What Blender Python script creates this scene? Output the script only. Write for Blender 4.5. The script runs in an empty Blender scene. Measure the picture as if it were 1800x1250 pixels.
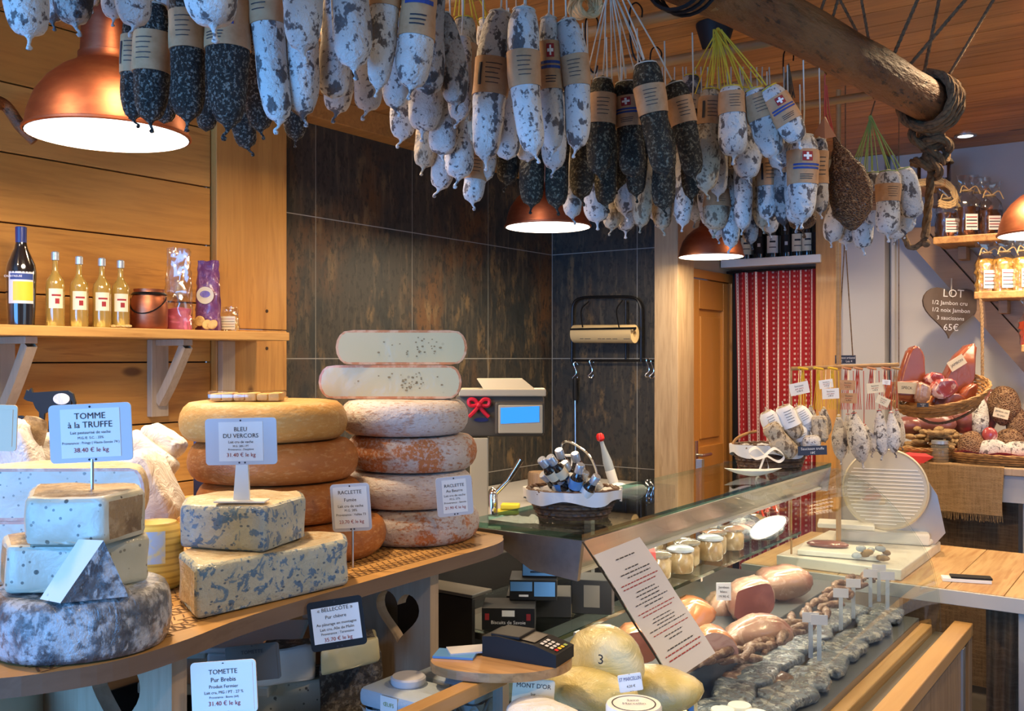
import bpy, bmesh, math, random
from mathutils import Vector, Matrix, noise
V = Vector
random.seed(7)
S = bpy.context.scene
COL = S.collection
PI = math.pi
# ------------------------------------------------------------ camera, world, light, exposure
RIGHT = V((0.8170, 0.5767, 0)); FWD = V((-0.5767, 0.8170, 0)); UP = V((0, 0, 1))
EYE = V((0, 0, 1.6)); FL = 1700.0; HOR = 630.0
cd = bpy.data.cameras.new('camera'); cam = bpy.data.objects.new('camera', cd); COL.objects.link(cam)
cd.sensor_width = 36; cd.lens = 36 * FL / 1800; cd.shift_y = 5 / 1800; cd.clip_start = 0.02
cam.matrix_world = Matrix.Translation(EYE) @ Matrix((RIGHT, UP, -FWD)).transposed().to_4x4()
S.camera = cam
S.view_settings.view_transform = 'Standard'; S.view_settings.look = 'None'
S.view_settings.gamma = 1; S.view_settings.exposure = 0.52; S.view_settings.use_curve_mapping = False
w = bpy.data.worlds.new('world'); S.world = w; w.use_nodes = True
w.node_tree.nodes['Background'].inputs[0].default_value = (0.42, 0.62, 1.0, 1)
w.node_tree.nodes['Background'].inputs[1].default_value = 0.32

def area(name, loc, target, size, power, col, sy=None, spread=180):
    l = bpy.data.lights.new(name, 'AREA'); l.energy = power; l.color = col; l.size = size
    l.spread = math.radians(spread)
    if sy: l.shape = 'RECTANGLE'; l.size_y = sy
    o = bpy.data.objects.new(name, l); COL.objects.link(o); o.location = loc
    o.rotation_euler = (V(target) - V(loc)).to_track_quat('-Z', 'Y').to_euler()
    return o
def point(name, loc, power, col, r=0.05):
    l = bpy.data.lights.new(name, 'POINT'); l.energy = power; l.color = col; l.shadow_soft_size = r
    o = bpy.data.objects.new(name, l); COL.objects.link(o); o.location = loc; return o
area('shop_window_daylight', (-1.3, -2.6, 1.45), (-1.3, 2, 1.3), 2.6, 150, (0.12, 0.42, 1.0), 1.9)
area('side_fill_light', (3.0, 1.6, 1.6), (-1.5, 2.6, 1.2), 2.2, 16, (0.40, 0.68, 1.0), 1.8)  # added fill from the right, bluish to cool the rear wall
DOWNLIGHTS = [(0.35, 0.2), (0.35, 1.9), (-2.2, 0.5), (-2.2, 2.6), (-0.9, 4.6), (0.4, 4.4), (-1.7, 1.2), (-0.3, 3.2)]
for i, (x, y) in enumerate(DOWNLIGHTS):
    area('ceiling_spot_light', (x, y, 2.675), (x, y, 0), 0.12, 12, (1.0, 0.70, 0.40), spread=140)

# ------------------------------------------------------------ projection helpers: where a thing seen in the photo stands
def at(x, y, f): return EYE + FWD * f + RIGHT * ((x - 900) / FL * f) + UP * ((HOR - y) / FL * f)
def atz(x, y, z): return at(x, y, (1.6 - z) * FL / (y - HOR))
def atX(x, y, X):
    d = at(x, y, 1) - EYE; return EYE + d * (X / d.x)
def atY(x, y, Y):
    d = at(x, y, 1) - EYE; return EYE + d * (Y / d.y)

# ------------------------------------------------------------ materials
MATS = {}
def mat(name, col, rough=0.5, metal=0.0, layers=(), bump=None, coat=0.0, emit=None, es=1.0, trans=0.0, alpha=1.0, sss=0, coatbump=None, sheen=0):
    """layers: (kind, scale, stretch, lo, hi, colour); factor = smooth step of the texture between lo and hi"""
    m = bpy.data.materials.new(name); m.use_nodes = True; MATS[name] = m
    N = m.node_tree.nodes; L = m.node_tree.links; b = N['Principled BSDF']
    b.inputs['Roughness'].default_value = rough; b.inputs['Metallic'].default_value = metal
    b.inputs['Coat Weight'].default_value = coat; b.inputs['Coat Roughness'].default_value = 0.12
    b.inputs['Transmission Weight'].default_value = trans; b.inputs['Alpha'].default_value = alpha
    if sss: b.inputs['Subsurface Weight'].default_value = sss; b.inputs['Subsurface Radius'].default_value = (0.02, 0.012, 0.008); b.inputs['Subsurface Scale'].default_value = 0.3
    if sheen: b.inputs['Sheen Weight'].default_value = sheen
    if emit: b.inputs['Emission Color'].default_value = (*emit, 1); b.inputs['Emission Strength'].default_value = es
    tc = N.new('ShaderNodeTexCoord'); oi = N.new('ShaderNodeObjectInfo')
    mul = N.new('ShaderNodeVectorMath'); mul.operation = 'MULTIPLY_ADD'
    cmb = N.new('ShaderNodeCombineXYZ')
    for k in range(3): L.new(oi.outputs['Random'], cmb.inputs[k])
    L.new(cmb.outputs[0], mul.inputs[0]); mul.inputs[1].default_value = (7.3, 11.1, 5.7); L.new(tc.outputs['Object'], mul.inputs[2])
    def tex(kind, scale, stretch):
        mp = N.new('ShaderNodeMapping'); L.new(mul.outputs[0], mp.inputs[0]); mp.inputs['Scale'].default_value = stretch
        if kind == 'noise' or kind == 'warp':
            t = N.new('ShaderNodeTexNoise'); t.inputs['Scale'].default_value = scale; t.inputs['Detail'].default_value = 6; t.inputs['Roughness'].default_value = 0.6
            if kind == 'warp': t.inputs['Distortion'].default_value = 1.6
            L.new(mp.outputs[0], t.inputs['Vector']); return t.outputs[0]
        if kind == 'soft':
            t = N.new('ShaderNodeTexNoise'); t.inputs['Scale'].default_value = scale; t.inputs['Detail'].default_value = 1.5
            L.new(mp.outputs[0], t.inputs['Vector']); return t.outputs[0]
        if kind == 'voro':
            t = N.new('ShaderNodeTexVoronoi'); t.inputs['Scale'].default_value = scale
            L.new(mp.outputs[0], t.inputs['Vector']); return t.outputs['Distance']
        if kind == 'edge':
            t = N.new('ShaderNodeTexVoronoi'); t.feature = 'DISTANCE_TO_EDGE'; t.inputs['Scale'].default_value = scale
            L.new(mp.outputs[0], t.inputs['Vector']); return t.outputs['Distance']
        if kind == 'wave':
            t = N.new('ShaderNodeTexWave'); t.inputs['Scale'].default_value = scale; t.inputs['Distortion'].default_value = 6
            t.inputs['Detail'].default_value = 3; t.inputs['Detail Scale'].default_value = 1.2
            L.new(mp.outputs[0], t.inputs['Vector']); return t.outputs[1]
        if kind in ('rings', 'bandz', 'bandy'):
            t = N.new('ShaderNodeTexWave'); t.inputs['Scale'].default_value = scale
            if kind == 'bandz': t.bands_direction = 'Z'
            if kind == 'bandy': t.bands_direction = 'Y'
            L.new(mp.outputs[0], t.inputs['Vector']); return t.outputs[1]
    cur = N.new('ShaderNodeRGB'); cur.outputs[0].default_value = (*col, 1); cur = cur.outputs[0]
    for (kind, sc, st, lo, hi, c2) in layers:
        t = tex(kind, sc, st)
        mr = N.new('ShaderNodeMapRange'); mr.interpolation_type = 'SMOOTHSTEP'
        a, z, o0, o1 = (lo, hi, 0, 1) if lo < hi else (hi, lo, 1, 0)
        mr.inputs[1].default_value = a; mr.inputs[2].default_value = z; mr.inputs[3].default_value = o0; mr.inputs[4].default_value = o1
        L.new(t, mr.inputs[0])
        mx = N.new('ShaderNodeMix'); mx.data_type = 'RGBA'
        fac = mr.outputs[0]
        if len(c2) == 4:
            mm = N.new('ShaderNodeMath'); mm.operation = 'MULTIPLY'; L.new(fac, mm.inputs[0]); mm.inputs[1].default_value = c2[3]; fac = mm.outputs[0]
        L.new(fac, mx.inputs[0]); L.new(cur, mx.inputs[6]); mx.inputs[7].default_value = (*c2[:3], 1); cur = mx.outputs[2]
    L.new(cur, b.inputs['Base Color'])
    for spec, inp in ((bump, 'Normal'), (coatbump, 'Coat Normal')):
        if spec:
            kind, sc, st, strength, dist = spec
            bp = N.new('ShaderNodeBump'); bp.inputs['Strength'].default_value = strength; bp.inputs['Distance'].default_value = dist
            L.new(tex(kind, sc, st), bp.inputs['Height']); L.new(bp.outputs[0], b.inputs[inp])
    return m
def glassmat(name, tint, fres=1.45, rough=0.02, base=0.0):
    """thin pane: mostly clear, with mirror reflections that grow at grazing angles"""
    m = bpy.data.materials.new(name); m.use_nodes = True; MATS[name] = m
    N = m.node_tree.nodes; L = m.node_tree.links; out = N['Material Output']; N.remove(N['Principled BSDF'])
    t = N.new('ShaderNodeBsdfTransparent'); t.inputs[0].default_value = (*tint, 1)
    g = N.new('ShaderNodeBsdfGlossy'); g.inputs['Roughness'].default_value = rough
    lw = N.new('ShaderNodeLayerWeight'); lw.inputs[0].default_value = 0.5
    pw = N.new('ShaderNodeMath'); pw.operation = 'POWER'; L.new(lw.outputs['Facing'], pw.inputs[0]); pw.inputs[1].default_value = 4.5
    f = N.new('ShaderNodeMath'); f.operation = 'MULTIPLY_ADD'; L.new(pw.outputs[0], f.inputs[0]); f.inputs[1].default_value = 0.75; f.inputs[2].default_value = 0.035
    ad = N.new('ShaderNodeMath'); ad.operation = 'ADD'; ad.use_clamp = True; ad.inputs[1].default_value = base; L.new(f.outputs[0], ad.inputs[0])
    mx = N.new('ShaderNodeMixShader'); L.new(ad.outputs[0], mx.inputs[0]); L.new(t.outputs[0], mx.inputs[1]); L.new(g.outputs[0], mx.inputs[2])
    L.new(mx.outputs[0], out.inputs[0]); return m

def wood(name, c, dark, axis, rough=0.5, knots=True, coat=0.0, contrast=1.0):
    st = {'x': (0.07, 1, 1), 'y': (1, 0.07, 1), 'z': (1, 1, 0.07)}[axis]
    kst = {'x': (0.45, 1, 1), 'y': (1, 0.45, 1), 'z': (1, 1, 0.45)}[axis]
    ly = [('warp', 14, st, 0.35, 0.72, (*dark, 0.6 * contrast)), ('noise', 70, st, 0.45, 0.70, (*dark, 0.5 * contrast)), ('noise', 38, st, 0.60, 0.66, (*dark, 0.6 * contrast)), ('soft', 1.3, (1, 1, 1), 0.35, 0.7, (*[min(1, v * 1.18) for v in c], 0.5))]
    if knots: ly.append(('voro', 3.4, kst, 0.085, 0.045, (dark[0] * 0.35, dark[1] * 0.28, dark[2] * 0.22, 0.85)))
    return mat(name, c, rough, 0, ly, ('noise', 60, st, 0.15, 0.003), coat=coat)
PINE_D = (0.26, 0.095, 0.018)
wood('pine_wall', (0.56, 0.26, 0.050), PINE_D, 'y', 0.42, coat=0.15)
wood('pine_wall_pale', (0.60, 0.30, 0.070), PINE_D, 'y', 0.42, coat=0.15)
wood('pine_wall_deep', (0.50, 0.22, 0.042), PINE_D, 'y', 0.42, coat=0.15)
wood('pine_post', (0.52, 0.26, 0.062), PINE_D, 'z', 0.45, coat=0.1)
wood('pine_ceiling', (0.47, 0.215, 0.052), (0.14, 0.05, 0.01), 'x', 0.5, coat=0.1)
wood('pine_ceiling_deep', (0.39, 0.175, 0.042), (0.12, 0.045, 0.01), 'x', 0.5, coat=0.1)
wood('pine_shelf', (0.54, 0.30, 0.09), PINE_D, 'y', 0.45)
wood('pine_table', (0.50, 0.34, 0.16), PINE_D, 'y', 0.5)
wood('ash_panel', (0.50, 0.35, 0.20), (0.27, 0.16, 0.075), 'z', 0.5, knots=False)
wood('support_wood', (0.42, 0.31, 0.21), (0.28, 0.19, 0.11), 'z', 0.55)
wood('door_pine', (0.46, 0.20, 0.04), (0.42, 0.18, 0.04), 'z', 0.35, coat=0.3)
wood('board_edge', (0.16, 0.105, 0.07), (0.08, 0.045, 0.025), 'y', 0.6, knots=False)
mat('log_wood', (0.25, 0.095, 0.03), 0.5, 0, [('noise', 22, (1, 0.12, 1), 0.42, 0.66, (0.07, 0.024, 0.008, 0.85)), ('noise', 60, (1, 0.3, 1), 0.56, 0.64, (0.02, 0.009, 0.004, 0.9)), ('voro', 9, (1, 0.6, 1), 0.16, 0.08, (0.015, 0.007, 0.003, 0.9)), ('noise', 6, (1, .4, 1), 0.5, 0.7, (0.36, 0.17, 0.06, 0.6))], ('noise', 26, (1, 0.2, 1), 1.0, 0.02))
wood('pole_wood', (0.42, 0.25, 0.10), (0.28, 0.15, 0.06), 'x', 0.5, knots=False)
wood('stair_wood', (0.36, 0.22, 0.11), (0.26, 0.14, 0.06), 'x', 0.5)
wood('tray_wood', (0.46, 0.27, 0.12), (0.16, 0.08, 0.03), 'x', 0.4, coat=0.2, contrast=1.3)
wood('rail_wood', (0.46, 0.27, 0.10), (0.38, 0.2, 0.06), 'y', 0.4, coat=0.2)
wood('clad_wood', (0.30, 0.20, 0.12), (0.15, 0.09, 0.05), 'z', 0.5)
wood('carved_top', (0.50, 0.28, 0.09), (0.38, 0.2, 0.06), 'y', 0.5)
mat('carving', (0.13, 0.06, 0.02), 0.8)
mat('seam_dark', (0.05, 0.025, 0.012), 0.9)
mat('tile', (0.036, 0.032, 0.026), 0.55, 0, [
    ('noise', 2.6, (1, 1, 0.6), 0.50, 0.70, (0.12, 0.052, 0.016, 0.85)), ('warp', 3.8, (1, 1, 0.6), 0.5, 0.66, (0.014, 0.019, 0.021, 0.9)),
    ('noise', 34, (1, 1, 0.12), 0.50, 0.70, (0.13, 0.10, 0.06, 0.55)), ('noise', 11, (1, 1, 0.4), 0.55, 0.68, (0.17, 0.11, 0.05, 0.7)), ('noise', 60, (1, 1, 0.5), 0.52, 0.62, (0.010, 0.011, 0.010, 0.7))], ('noise', 30, (1, 1, 0.3), 0.2, 0.003))
mat('grout', (0.33, 0.32, 0.29), 0.8)
mat('plaster', (0.50, 0.50, 0.50), 0.85, 0, [('soft', 1.5, (1, 1, 1), 0.3, 0.7, (0.56, 0.55, 0.54))], ('noise', 40, (1, 1, 1), 0.1, 0.003))
mat('plaster_cream', (0.46, 0.40, 0.29), 0.85)
mat('floor_tile', (0.10, 0.085, 0.07), 0.5, 0, [('noise', 4, (1, 1, 1), 0.4, 0.7, (0.06, 0.05, 0.04))])
mat('copper', (0.36, 0.125, 0.068), 0.46, 1.0, [('noise', 18, (1, 1, 2.5), 0.4, 0.7, (0.50, 0.20, 0.10, 0.5))], ('noise', 60, (1, 1, 4), 0.05, 0.002))
mat('lamp_inner', (0.9, 0.88, 0.82), 0.5)
mat('lamp_diffuser', (1, 1, 1), 0.5, emit=(1.0, 0.95, 0.88), es=2.6)
mat('black_plastic', (0.014, 0.014, 0.015), 0.55)
mat('black_metal', (0.02, 0.02, 0.022), 0.35, 0.6)
mat('steel', (0.55, 0.55, 0.54), 0.28, 1.0, [('noise', 40, (1, 0.04, 1), 0.4, 0.7, (0.42, 0.42, 0.42, 0.6))])
mat('chrome', (0.8, 0.8, 0.8), 0.12, 1.0)
mat('alu', (0.62, 0.62, 0.60), 0.35, 1.0)
mat('white_plastic', (0.78, 0.78, 0.74), 0.35)
mat('scale_cream', (0.54, 0.50, 0.39), 0.4)
mat('scale_dark', (0.11, 0.10, 0.085), 0.45)
mat('screen_blue', (0.02, 0.12, 0.45), 0.2, emit=(0.03, 0.26, 0.85), es=0.9)
mat('paper_white', (0.80, 0.80, 0.78), 0.6)
mat('paper_grey', (0.55, 0.56, 0.60), 0.5)
mat('paper_kraft', (0.50, 0.28, 0.14), 0.75, 0, [('noise', 60, (1, 1, 1), 0.4, 0.7, (0.42, 0.22, 0.10))])
mat('ink', (0.02, 0.02, 0.03), 0.7)
mat('ink_red', (0.30, 0.015, 0.02), 0.7)
mat('ink_blue', (0.02, 0.05, 0.22), 0.7)
mat('ink_white', (0.8, 0.8, 0.8), 0.7)
mat('ink_yellow', (0.75, 0.50, 0.03), 0.5)
mat('red_cloth', (0.50, 0.01, 0.012), 0.7, sheen=0.3)
mat('red_ribbon', (0.75, 0.02, 0.05), 0.35)
mat('white_cloth', (0.72, 0.74, 0.76), 0.85, 0, bump=('noise', 60, (1, 1, 1), 0.3, 0.004))
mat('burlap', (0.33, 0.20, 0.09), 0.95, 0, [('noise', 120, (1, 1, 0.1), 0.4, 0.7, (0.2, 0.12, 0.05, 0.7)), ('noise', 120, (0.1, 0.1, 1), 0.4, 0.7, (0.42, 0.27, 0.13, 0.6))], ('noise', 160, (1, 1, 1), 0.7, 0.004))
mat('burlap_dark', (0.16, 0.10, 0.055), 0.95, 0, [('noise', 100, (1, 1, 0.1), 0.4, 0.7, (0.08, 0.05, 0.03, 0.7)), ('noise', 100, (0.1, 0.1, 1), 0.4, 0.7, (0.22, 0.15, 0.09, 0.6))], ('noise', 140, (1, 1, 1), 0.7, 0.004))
mat('mould', (0.64, 0.625, 0.60), 0.85, 0, [('soft', 9, (1, 1, 1), 0.42, 0.72, (0.36, 0.30, 0.26, 0.6)), ('noise', 46, (1, 1, 0.75), 0.555, 0.60, (0.07, 0.058, 0.06, 0.9)), ('noise', 110, (1, 1, 1), 0.58, 0.64, (0.09, 0.07, 0.07, 0.85))], ('noise', 42, (1, 1, 1), 0.8, 0.014))
mat('mould_cream', (0.52, 0.43, 0.30), 0.85, 0, [('noise', 60, (1, 1, 0.5), 0.53, 0.60, (0.13, 0.085, 0.05, 0.85)), ('noise', 110, (1, 1, 1), 0.56, 0.64, (0.10, 0.07, 0.05, 0.8))], ('noise', 50, (1, 1, 1), 0.8, 0.014))
mat('mould_dark', (0.38, 0.34, 0.31), 0.8, 0, [('noise', 34, (1, 1, 0.8), 0.48, 0.54, (0.028, 0.024, 0.028, 0.95)), ('noise', 90, (1, 1, 1), 0.55, 0.65, (0.15, 0.10, 0.08, 0.8))], ('noise', 45, (1, 1, 1), 0.9, 0.016))
mat('pepper', (0.035, 0.028, 0.022), 0.75, 0, [('noise', 260, (1, 1, 1), 0.52, 0.59, (0.42, 0.40, 0.34, 0.85)), ('noise', 70, (1, 1, 1), 0.5, 0.66, (0.010, 0.008, 0.007, 0.8))], ('noise', 220, (1, 1, 1), 1.0, 0.02))
mat('herb', (0.045, 0.036, 0.022), 0.8, 0, [('noise', 190, (1, 1, 1), 0.52, 0.60, (0.34, 0.31, 0.21, 0.85)), ('noise', 60, (1, 1, 1), 0.48, 0.66, (0.012, 0.011, 0.008, 0.8))], ('noise', 200, (1, 1, 1), 1.0, 0.02))
mat('cord_white', (0.62, 0.56, 0.46), 0.9)
mat('cord_yellow', (0.70, 0.47, 0.03), 0.8)
mat('cord_green', (0.28, 0.38, 0.10), 0.8)
mat('cord_red', (0.45, 0.06, 0.04), 0.8)
mat('rope', (0.20, 0.12, 0.06), 0.95, 0, [('noise', 90, (1, 1, 1), 0.45, 0.7, (0.10, 0.055, 0.025))], ('noise', 120, (1, 1, 1), 0.8, 0.005))
mat('rope_pale', (0.62, 0.45, 0.22), 0.9)
mat('netted_meat', (0.085, 0.032, 0.015), 0.55, 0, [('edge', 130, (1, 1, 1.8), 0.14, 0.06, (0.22, 0.11, 0.045, 0.8)), ('noise', 12, (1, 1, 1), 0.4, 0.7, (0.035, 0.012, 0.006, 0.6))], ('edge', 130, (1, 1, 1.8), 1.0, 0.01))
mat('netted_coarse', (0.11, 0.045, 0.02), 0.55, 0, [('edge', 75, (1, 1, 1.6), 0.16, 0.06, (0.34, 0.20, 0.10, 0.85))], ('edge', 75, (1, 1, 1.6), 1.0, 0.01))
# cheeses
mat('rind_orange', (0.42, 0.15, 0.032), 0.5, 0, [('noise', 6, (1, 1, 0.7), 0.45, 0.7, (0.27, 0.075, 0.014, 0.8)), ('noise', 55, (1, 1, 3), 0.50, 0.68, (0.56, 0.29, 0.11, 0.65))], ('noise', 80, (1, 1, 1.5), 0.4, 0.006))
mat('rind_gold', (0.52, 0.28, 0.075), 0.5, 0, [('noise', 6, (1, 1, 0.7), 0.45, 0.7, (0.38, 0.17, 0.035, 0.75)), ('noise', 55, (1, 1, 3), 0.50, 0.68, (0.62, 0.42, 0.18, 0.6))], ('noise', 80, (1, 1, 1.5), 0.4, 0.006))
mat('rind_bloom', (0.52, 0.46, 0.42), 0.7, 0, [('noise', 8, (1, 1, 1.3), 0.50, 0.55, (0.46, 0.15, 0.035, 0.95)), ('noise', 70, (1, 1, 2), 0.52, 0.62, (0.36, 0.14, 0.05, 0.85)), ('noise', 160, (1, 1, 1), 0.5, 0.6, (0.62, 0.56, 0.52, 0.5))], ('noise', 70, (1, 1, 1), 0.5, 0.008))
mat('rind_bloom_pale', (0.56, 0.51, 0.48), 0.7, 0, [('noise', 7, (1, 1, 1), 0.55, 0.66, (0.50, 0.21, 0.07, 0.85)), ('noise', 70, (1, 1, 4), 0.52, 0.64, (0.36, 0.19, 0.11, 0.7))], ('noise', 70, (1, 1, 1), 0.5, 0.008))
mat('rind_ash', (0.085, 0.09, 0.10), 0.55, 0, [('noise', 16, (1, 1, 1), 0.44, 0.56, (0.50, 0.52, 0.54, 0.9)), ('noise', 60, (1, 1, 1), 0.48, 0.60, (0.035, 0.035, 0.04, 0.8)), ('noise', 90, (1, 1, 0.4), 0.56, 0.66, (0.50, 0.51, 0.52, 0.8))], ('noise', 40, (1, 1, 1), 0.8, 0.01), coat=1.0, coatbump=('warp', 22, (1, 1, 0.35), 1.0, 0.02))
mat('rind_brown', (0.34, 0.24, 0.125), 0.7, 0, [('noise', 18, (1, 1, 1), 0.45, 0.62, (0.15, 0.09, 0.04, 0.85)), ('noise', 70, (1, 1, 1), 0.53, 0.66, (0.46, 0.36, 0.23, 0.7))], ('noise', 50, (1, 1, 1), 0.7, 0.01), coat=0.5, coatbump=('warp', 18, (1, 1, 0.5), 0.9, 0.015))
mat('rind_cream', (0.68, 0.57, 0.38), 0.6, 0, [('noise', 16, (1, 1, 1), 0.50, 0.68, (0.52, 0.33, 0.15, 0.7)), ('noise', 80, (1, 1, 1), 0.53, 0.64, (0.74, 0.66, 0.50, 0.75))], ('noise', 45, (1, 1, 1), 0.9, 0.012), coat=0.6, coatbump=('warp', 18, (1, 1, 1), 1.0, 0.015))
mat('rind_edge', (0.50, 0.19, 0.06), 0.5, 0, [('noise', 30, (1, 1, 1), 0.45, 0.6, (0.66, 0.42, 0.24, 0.8))], coat=0.6)
mat('rind_grey_mould', (0.10, 0.085, 0.07), 0.85, 0, [('noise', 75, (1, 1, 1), 0.50, 0.60, (0.30, 0.27, 0.23, 0.85))], ('noise', 80, (1, 1, 1), 1.0, 0.015), coat=0.3)
mat('paste_truffle', (0.56, 0.56, 0.45), 0.45, 0, [('voro', 80, (1, 1, 1), 0.20, 0.13, (0.05, 0.042, 0.03, 0.85)), ('voro', 34, (1, 1, 1), 0.13, 0.09, (0.04, 0.035, 0.025, 0.9)), ('soft', 12, (1, 1, 1), 0.4, 0.7, (0.42, 0.40, 0.27, 0.5))], ('noise', 60, (1, 1, 1), 0.2, 0.004), coat=0.5, coatbump=('warp', 12, (1, 1, 1), 0.4, 0.01))
mat('paste_plain', (0.52, 0.46, 0.25), 0.4, 0, [('voro', 26, (1, 1, 1), 0.11, 0.06, (0.30, 0.24, 0.12, 0.7)), ('soft', 9, (1, 1, 1), 0.35, 0.7, (0.54, 0.47, 0.27, 0.6))], coat=0.5, coatbump=('warp', 9, (1, 1, 1), 0.5, 0.01))
mat('paste_white', (0.82, 0.81, 0.74), 0.45, 0, [('voro', 30, (1, 1, 1), 0.08, 0.04, (0.4, 0.36, 0.25, 0.5))], coat=0.5, coatbump=('noise', 12, (1, 1, 1), 0.3, 0.01))
mat('paste_blue', (0.44, 0.46, 0.39), 0.45, 0, [('soft', 10, (1, 1, 1), 0.42, 0.66, (0.32, 0.36, 0.32, 0.6)), ('noise', 55, (1, 1, 1), 0.55, 0.60, (0.035, 0.13, 0.28, 0.85)), ('voro', 60, (1, 1, 1.6), 0.22, 0.14, (0.03, 0.08, 0.15, 0.85)), ('warp', 30, (1, 1, 1), 0.57, 0.62, (0.05, 0.16, 0.32, 0.8))], ('noise', 55, (1, 1, 1), 0.7, 0.008), coat=0.5, coatbump=('warp', 14, (1, 1, 0.5), 0.6, 0.012))
mat('paste_yellow', (0.70, 0.50, 0.10), 0.5, 0, [('bandz', 28, (1, 1, 1), 0.6, 0.9, (0.42, 0.26, 0.04, 0.7))], coat=0.6)
mat('hole_dark', (0.26, 0.20, 0.10), 0.8)
mat('wax_paper', (0.74, 0.74, 0.73), 0.5, 0, [('soft', 12, (1, 1, 1), 0.4, 0.7, (0.58, 0.60, 0.64, 0.7))], ('warp', 14, (1, 1, 1), 0.7, 0.02))
# glass & liquids
glassmat('glass_case', (0.93, 0.97, 0.95), 1.45, 0.01, 0.03)
glassmat('glass_edge', (0.30, 0.58, 0.52), 1.5, 0.05, 0.08)
glassmat('glass_shelf', (0.88, 0.95, 0.93), 1.5, 0.02, 0.05)
glassmat('cellophane', (0.96, 0.96, 0.95), 1.5, 0.12, 0.14)
glassmat('film', (0.97, 0.97, 0.97), 1.45, 0.10, 0.05)
mat('glass_clear', (0.9, 0.93, 0.9), 0.05, 0, trans=0.9)
mat('liquor_gold', (0.62, 0.42, 0.10), 0.08, 0, trans=0.55, coat=1.0)
mat('bottle_dark', (0.012, 0.010, 0.010), 0.06, 0, coat=1.0)
mat('bottle_black', (0.010, 0.014, 0.012), 0.10, 0, coat=0.6)
mat('cap_blue', (0.02, 0.035, 0.16), 0.3)
mat('cap_silver', (0.50, 0.56, 0.64), 0.3, 0.6)
mat('label_cream', (0.72, 0.64, 0.46), 0.6)
mat('foil_purple', (0.17, 0.05, 0.16), 0.3, 0.2, coat=0.5, bump=('warp', 18, (1, 1, 1), 0.6, 0.01))
mat('pink_sweet', (0.60, 0.12, 0.20), 0.5)
mat('biscuit', (0.66, 0.43, 0.14), 0.8, 0, [('noise', 60, (1, 1, 1), 0.45, 0.7, (0.5, 0.28, 0.08))], ('noise', 60, (1, 1, 1), 0.4, 0.004))
mat('wicker', (0.42, 0.22, 0.07), 0.6, 0, [('noise', 30, (1, 1, 1), 0.4, 0.7, (0.24, 0.11, 0.03))])
mat('wicker_dark', (0.085, 0.042, 0.025), 0.5, 0, [('noise', 60, (1, 1, 1), 0.4, 0.7, (0.16, 0.09, 0.05))])
mat('ham_red', (0.27, 0.06, 0.02), 0.35, 0, [('noise', 9, (1, 1, 1), 0.4, 0.7, (0.24, 0.045, 0.02, 0.8))], coat=0.8, coatbump=('noise', 16, (1, 1, 1), 0.5, 0.01))
mat('ham_cut', (0.36, 0.05, 0.05), 0.35, 0, [('warp', 14, (1, 1, 1), 0.5, 0.6, (0.78, 0.55, 0.50, 0.85))], coat=0.8, coatbump=('noise', 16, (1, 1, 1), 0.5, 0.01))
mat('ham_pink', (0.46, 0.27, 0.19), 0.35, 0, [('warp', 26, (1, 1, 1), 0.52, 0.64, (0.66, 0.46, 0.36, 0.8)), ('noise', 10, (1, 1, 1), 0.45, 0.7, (0.34, 0.11, 0.08, 0.8)), ('soft', 6, (1, 1, 1), 0.5, 0.75, (0.72, 0.45, 0.30, 0.7))], coat=0.8, coatbump=('noise', 12, (1, 1, 1), 0.4, 0.01))
mat('ham_orange', (0.52, 0.20, 0.08), 0.3, 0, [('noise', 8, (1, 1, 1), 0.45, 0.7, (0.72, 0.42, 0.22, 0.6))], coat=0.9, coatbump=('noise', 12, (1, 1, 1), 0.4, 0.01))
mat('ham_face', (0.40, 0.20, 0.16), 0.35, 0, [('warp', 10, (1, 1, 1), 0.5, 0.62, (0.62, 0.40, 0.33, 0.7))], coat=0.7)
mat('ham_dark', (0.20, 0.06, 0.05), 0.35, 0, [('noise', 10, (1, 1, 1), 0.45, 0.7, (0.32, 0.12, 0.10, 0.8))], coat=0.8, coatbump=('noise', 16, (1, 1, 1), 0.5, 0.01))
mat('dried_meat', (0.12, 0.055, 0.03), 0.6, 0, [('noise', 50, (1, 1, 1), 0.45, 0.65, (0.34, 0.24, 0.17, 0.8))], ('noise', 40, (1, 1, 1), 0.8, 0.01), coat=0.3)
mat('dried_mushroom', (0.34, 0.22, 0.10), 0.85, 0, [('noise', 30, (1, 1, 1), 0.45, 0.65, (0.18, 0.10, 0.04, 0.8))], ('noise', 40, (1, 1, 1), 0.8, 0.01))
mat('chilli_red', (0.50, 0.05, 0.02), 0.3, coat=0.5)
mat('jam_dark', (0.06, 0.025, 0.012), 0.15, coat=0.8)
mat('pate_jar', (0.20, 0.13, 0.06), 0.2, 0, [('noise', 20, (1, 1, 1), 0.4, 0.7, (0.36, 0.27, 0.15))], coat=1.0)
mat('pasta', (0.72, 0.42, 0.09), 0.6, 0, [('voro', 45, (1, 1, 1), 0.3, 0.6, (0.45, 0.22, 0.04, 0.8))], ('voro', 45, (1, 1, 1), 0.7, 0.01))
mat('bag_yellow', (0.60, 0.50, 0.17), 0.3, 0, [('soft', 12, (1, 1, 1), 0.4, 0.7, (0.80, 0.77, 0.52, 0.8))], ('warp', 12, (1, 1, 1), 0.6, 0.015), coat=0.9, coatbump=('warp', 18, (1, 1, 1), 0.8, 0.02))
mat('vac_blue', (0.11, 0.14, 0.17), 0.15, 0, [('noise', 38, (1, 1, 1), 0.50, 0.60, (0.40, 0.40, 0.36, 0.8)), ('noise', 60, (1, 1, 1), 0.52, 0.62, (0.03, 0.04, 0.05, 0.85))], ('warp', 14, (1, 1, 1), 0.6, 0.015), coat=1.0, coatbump=('warp', 20, (1, 1, 1), 0.8, 0.02))
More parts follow.
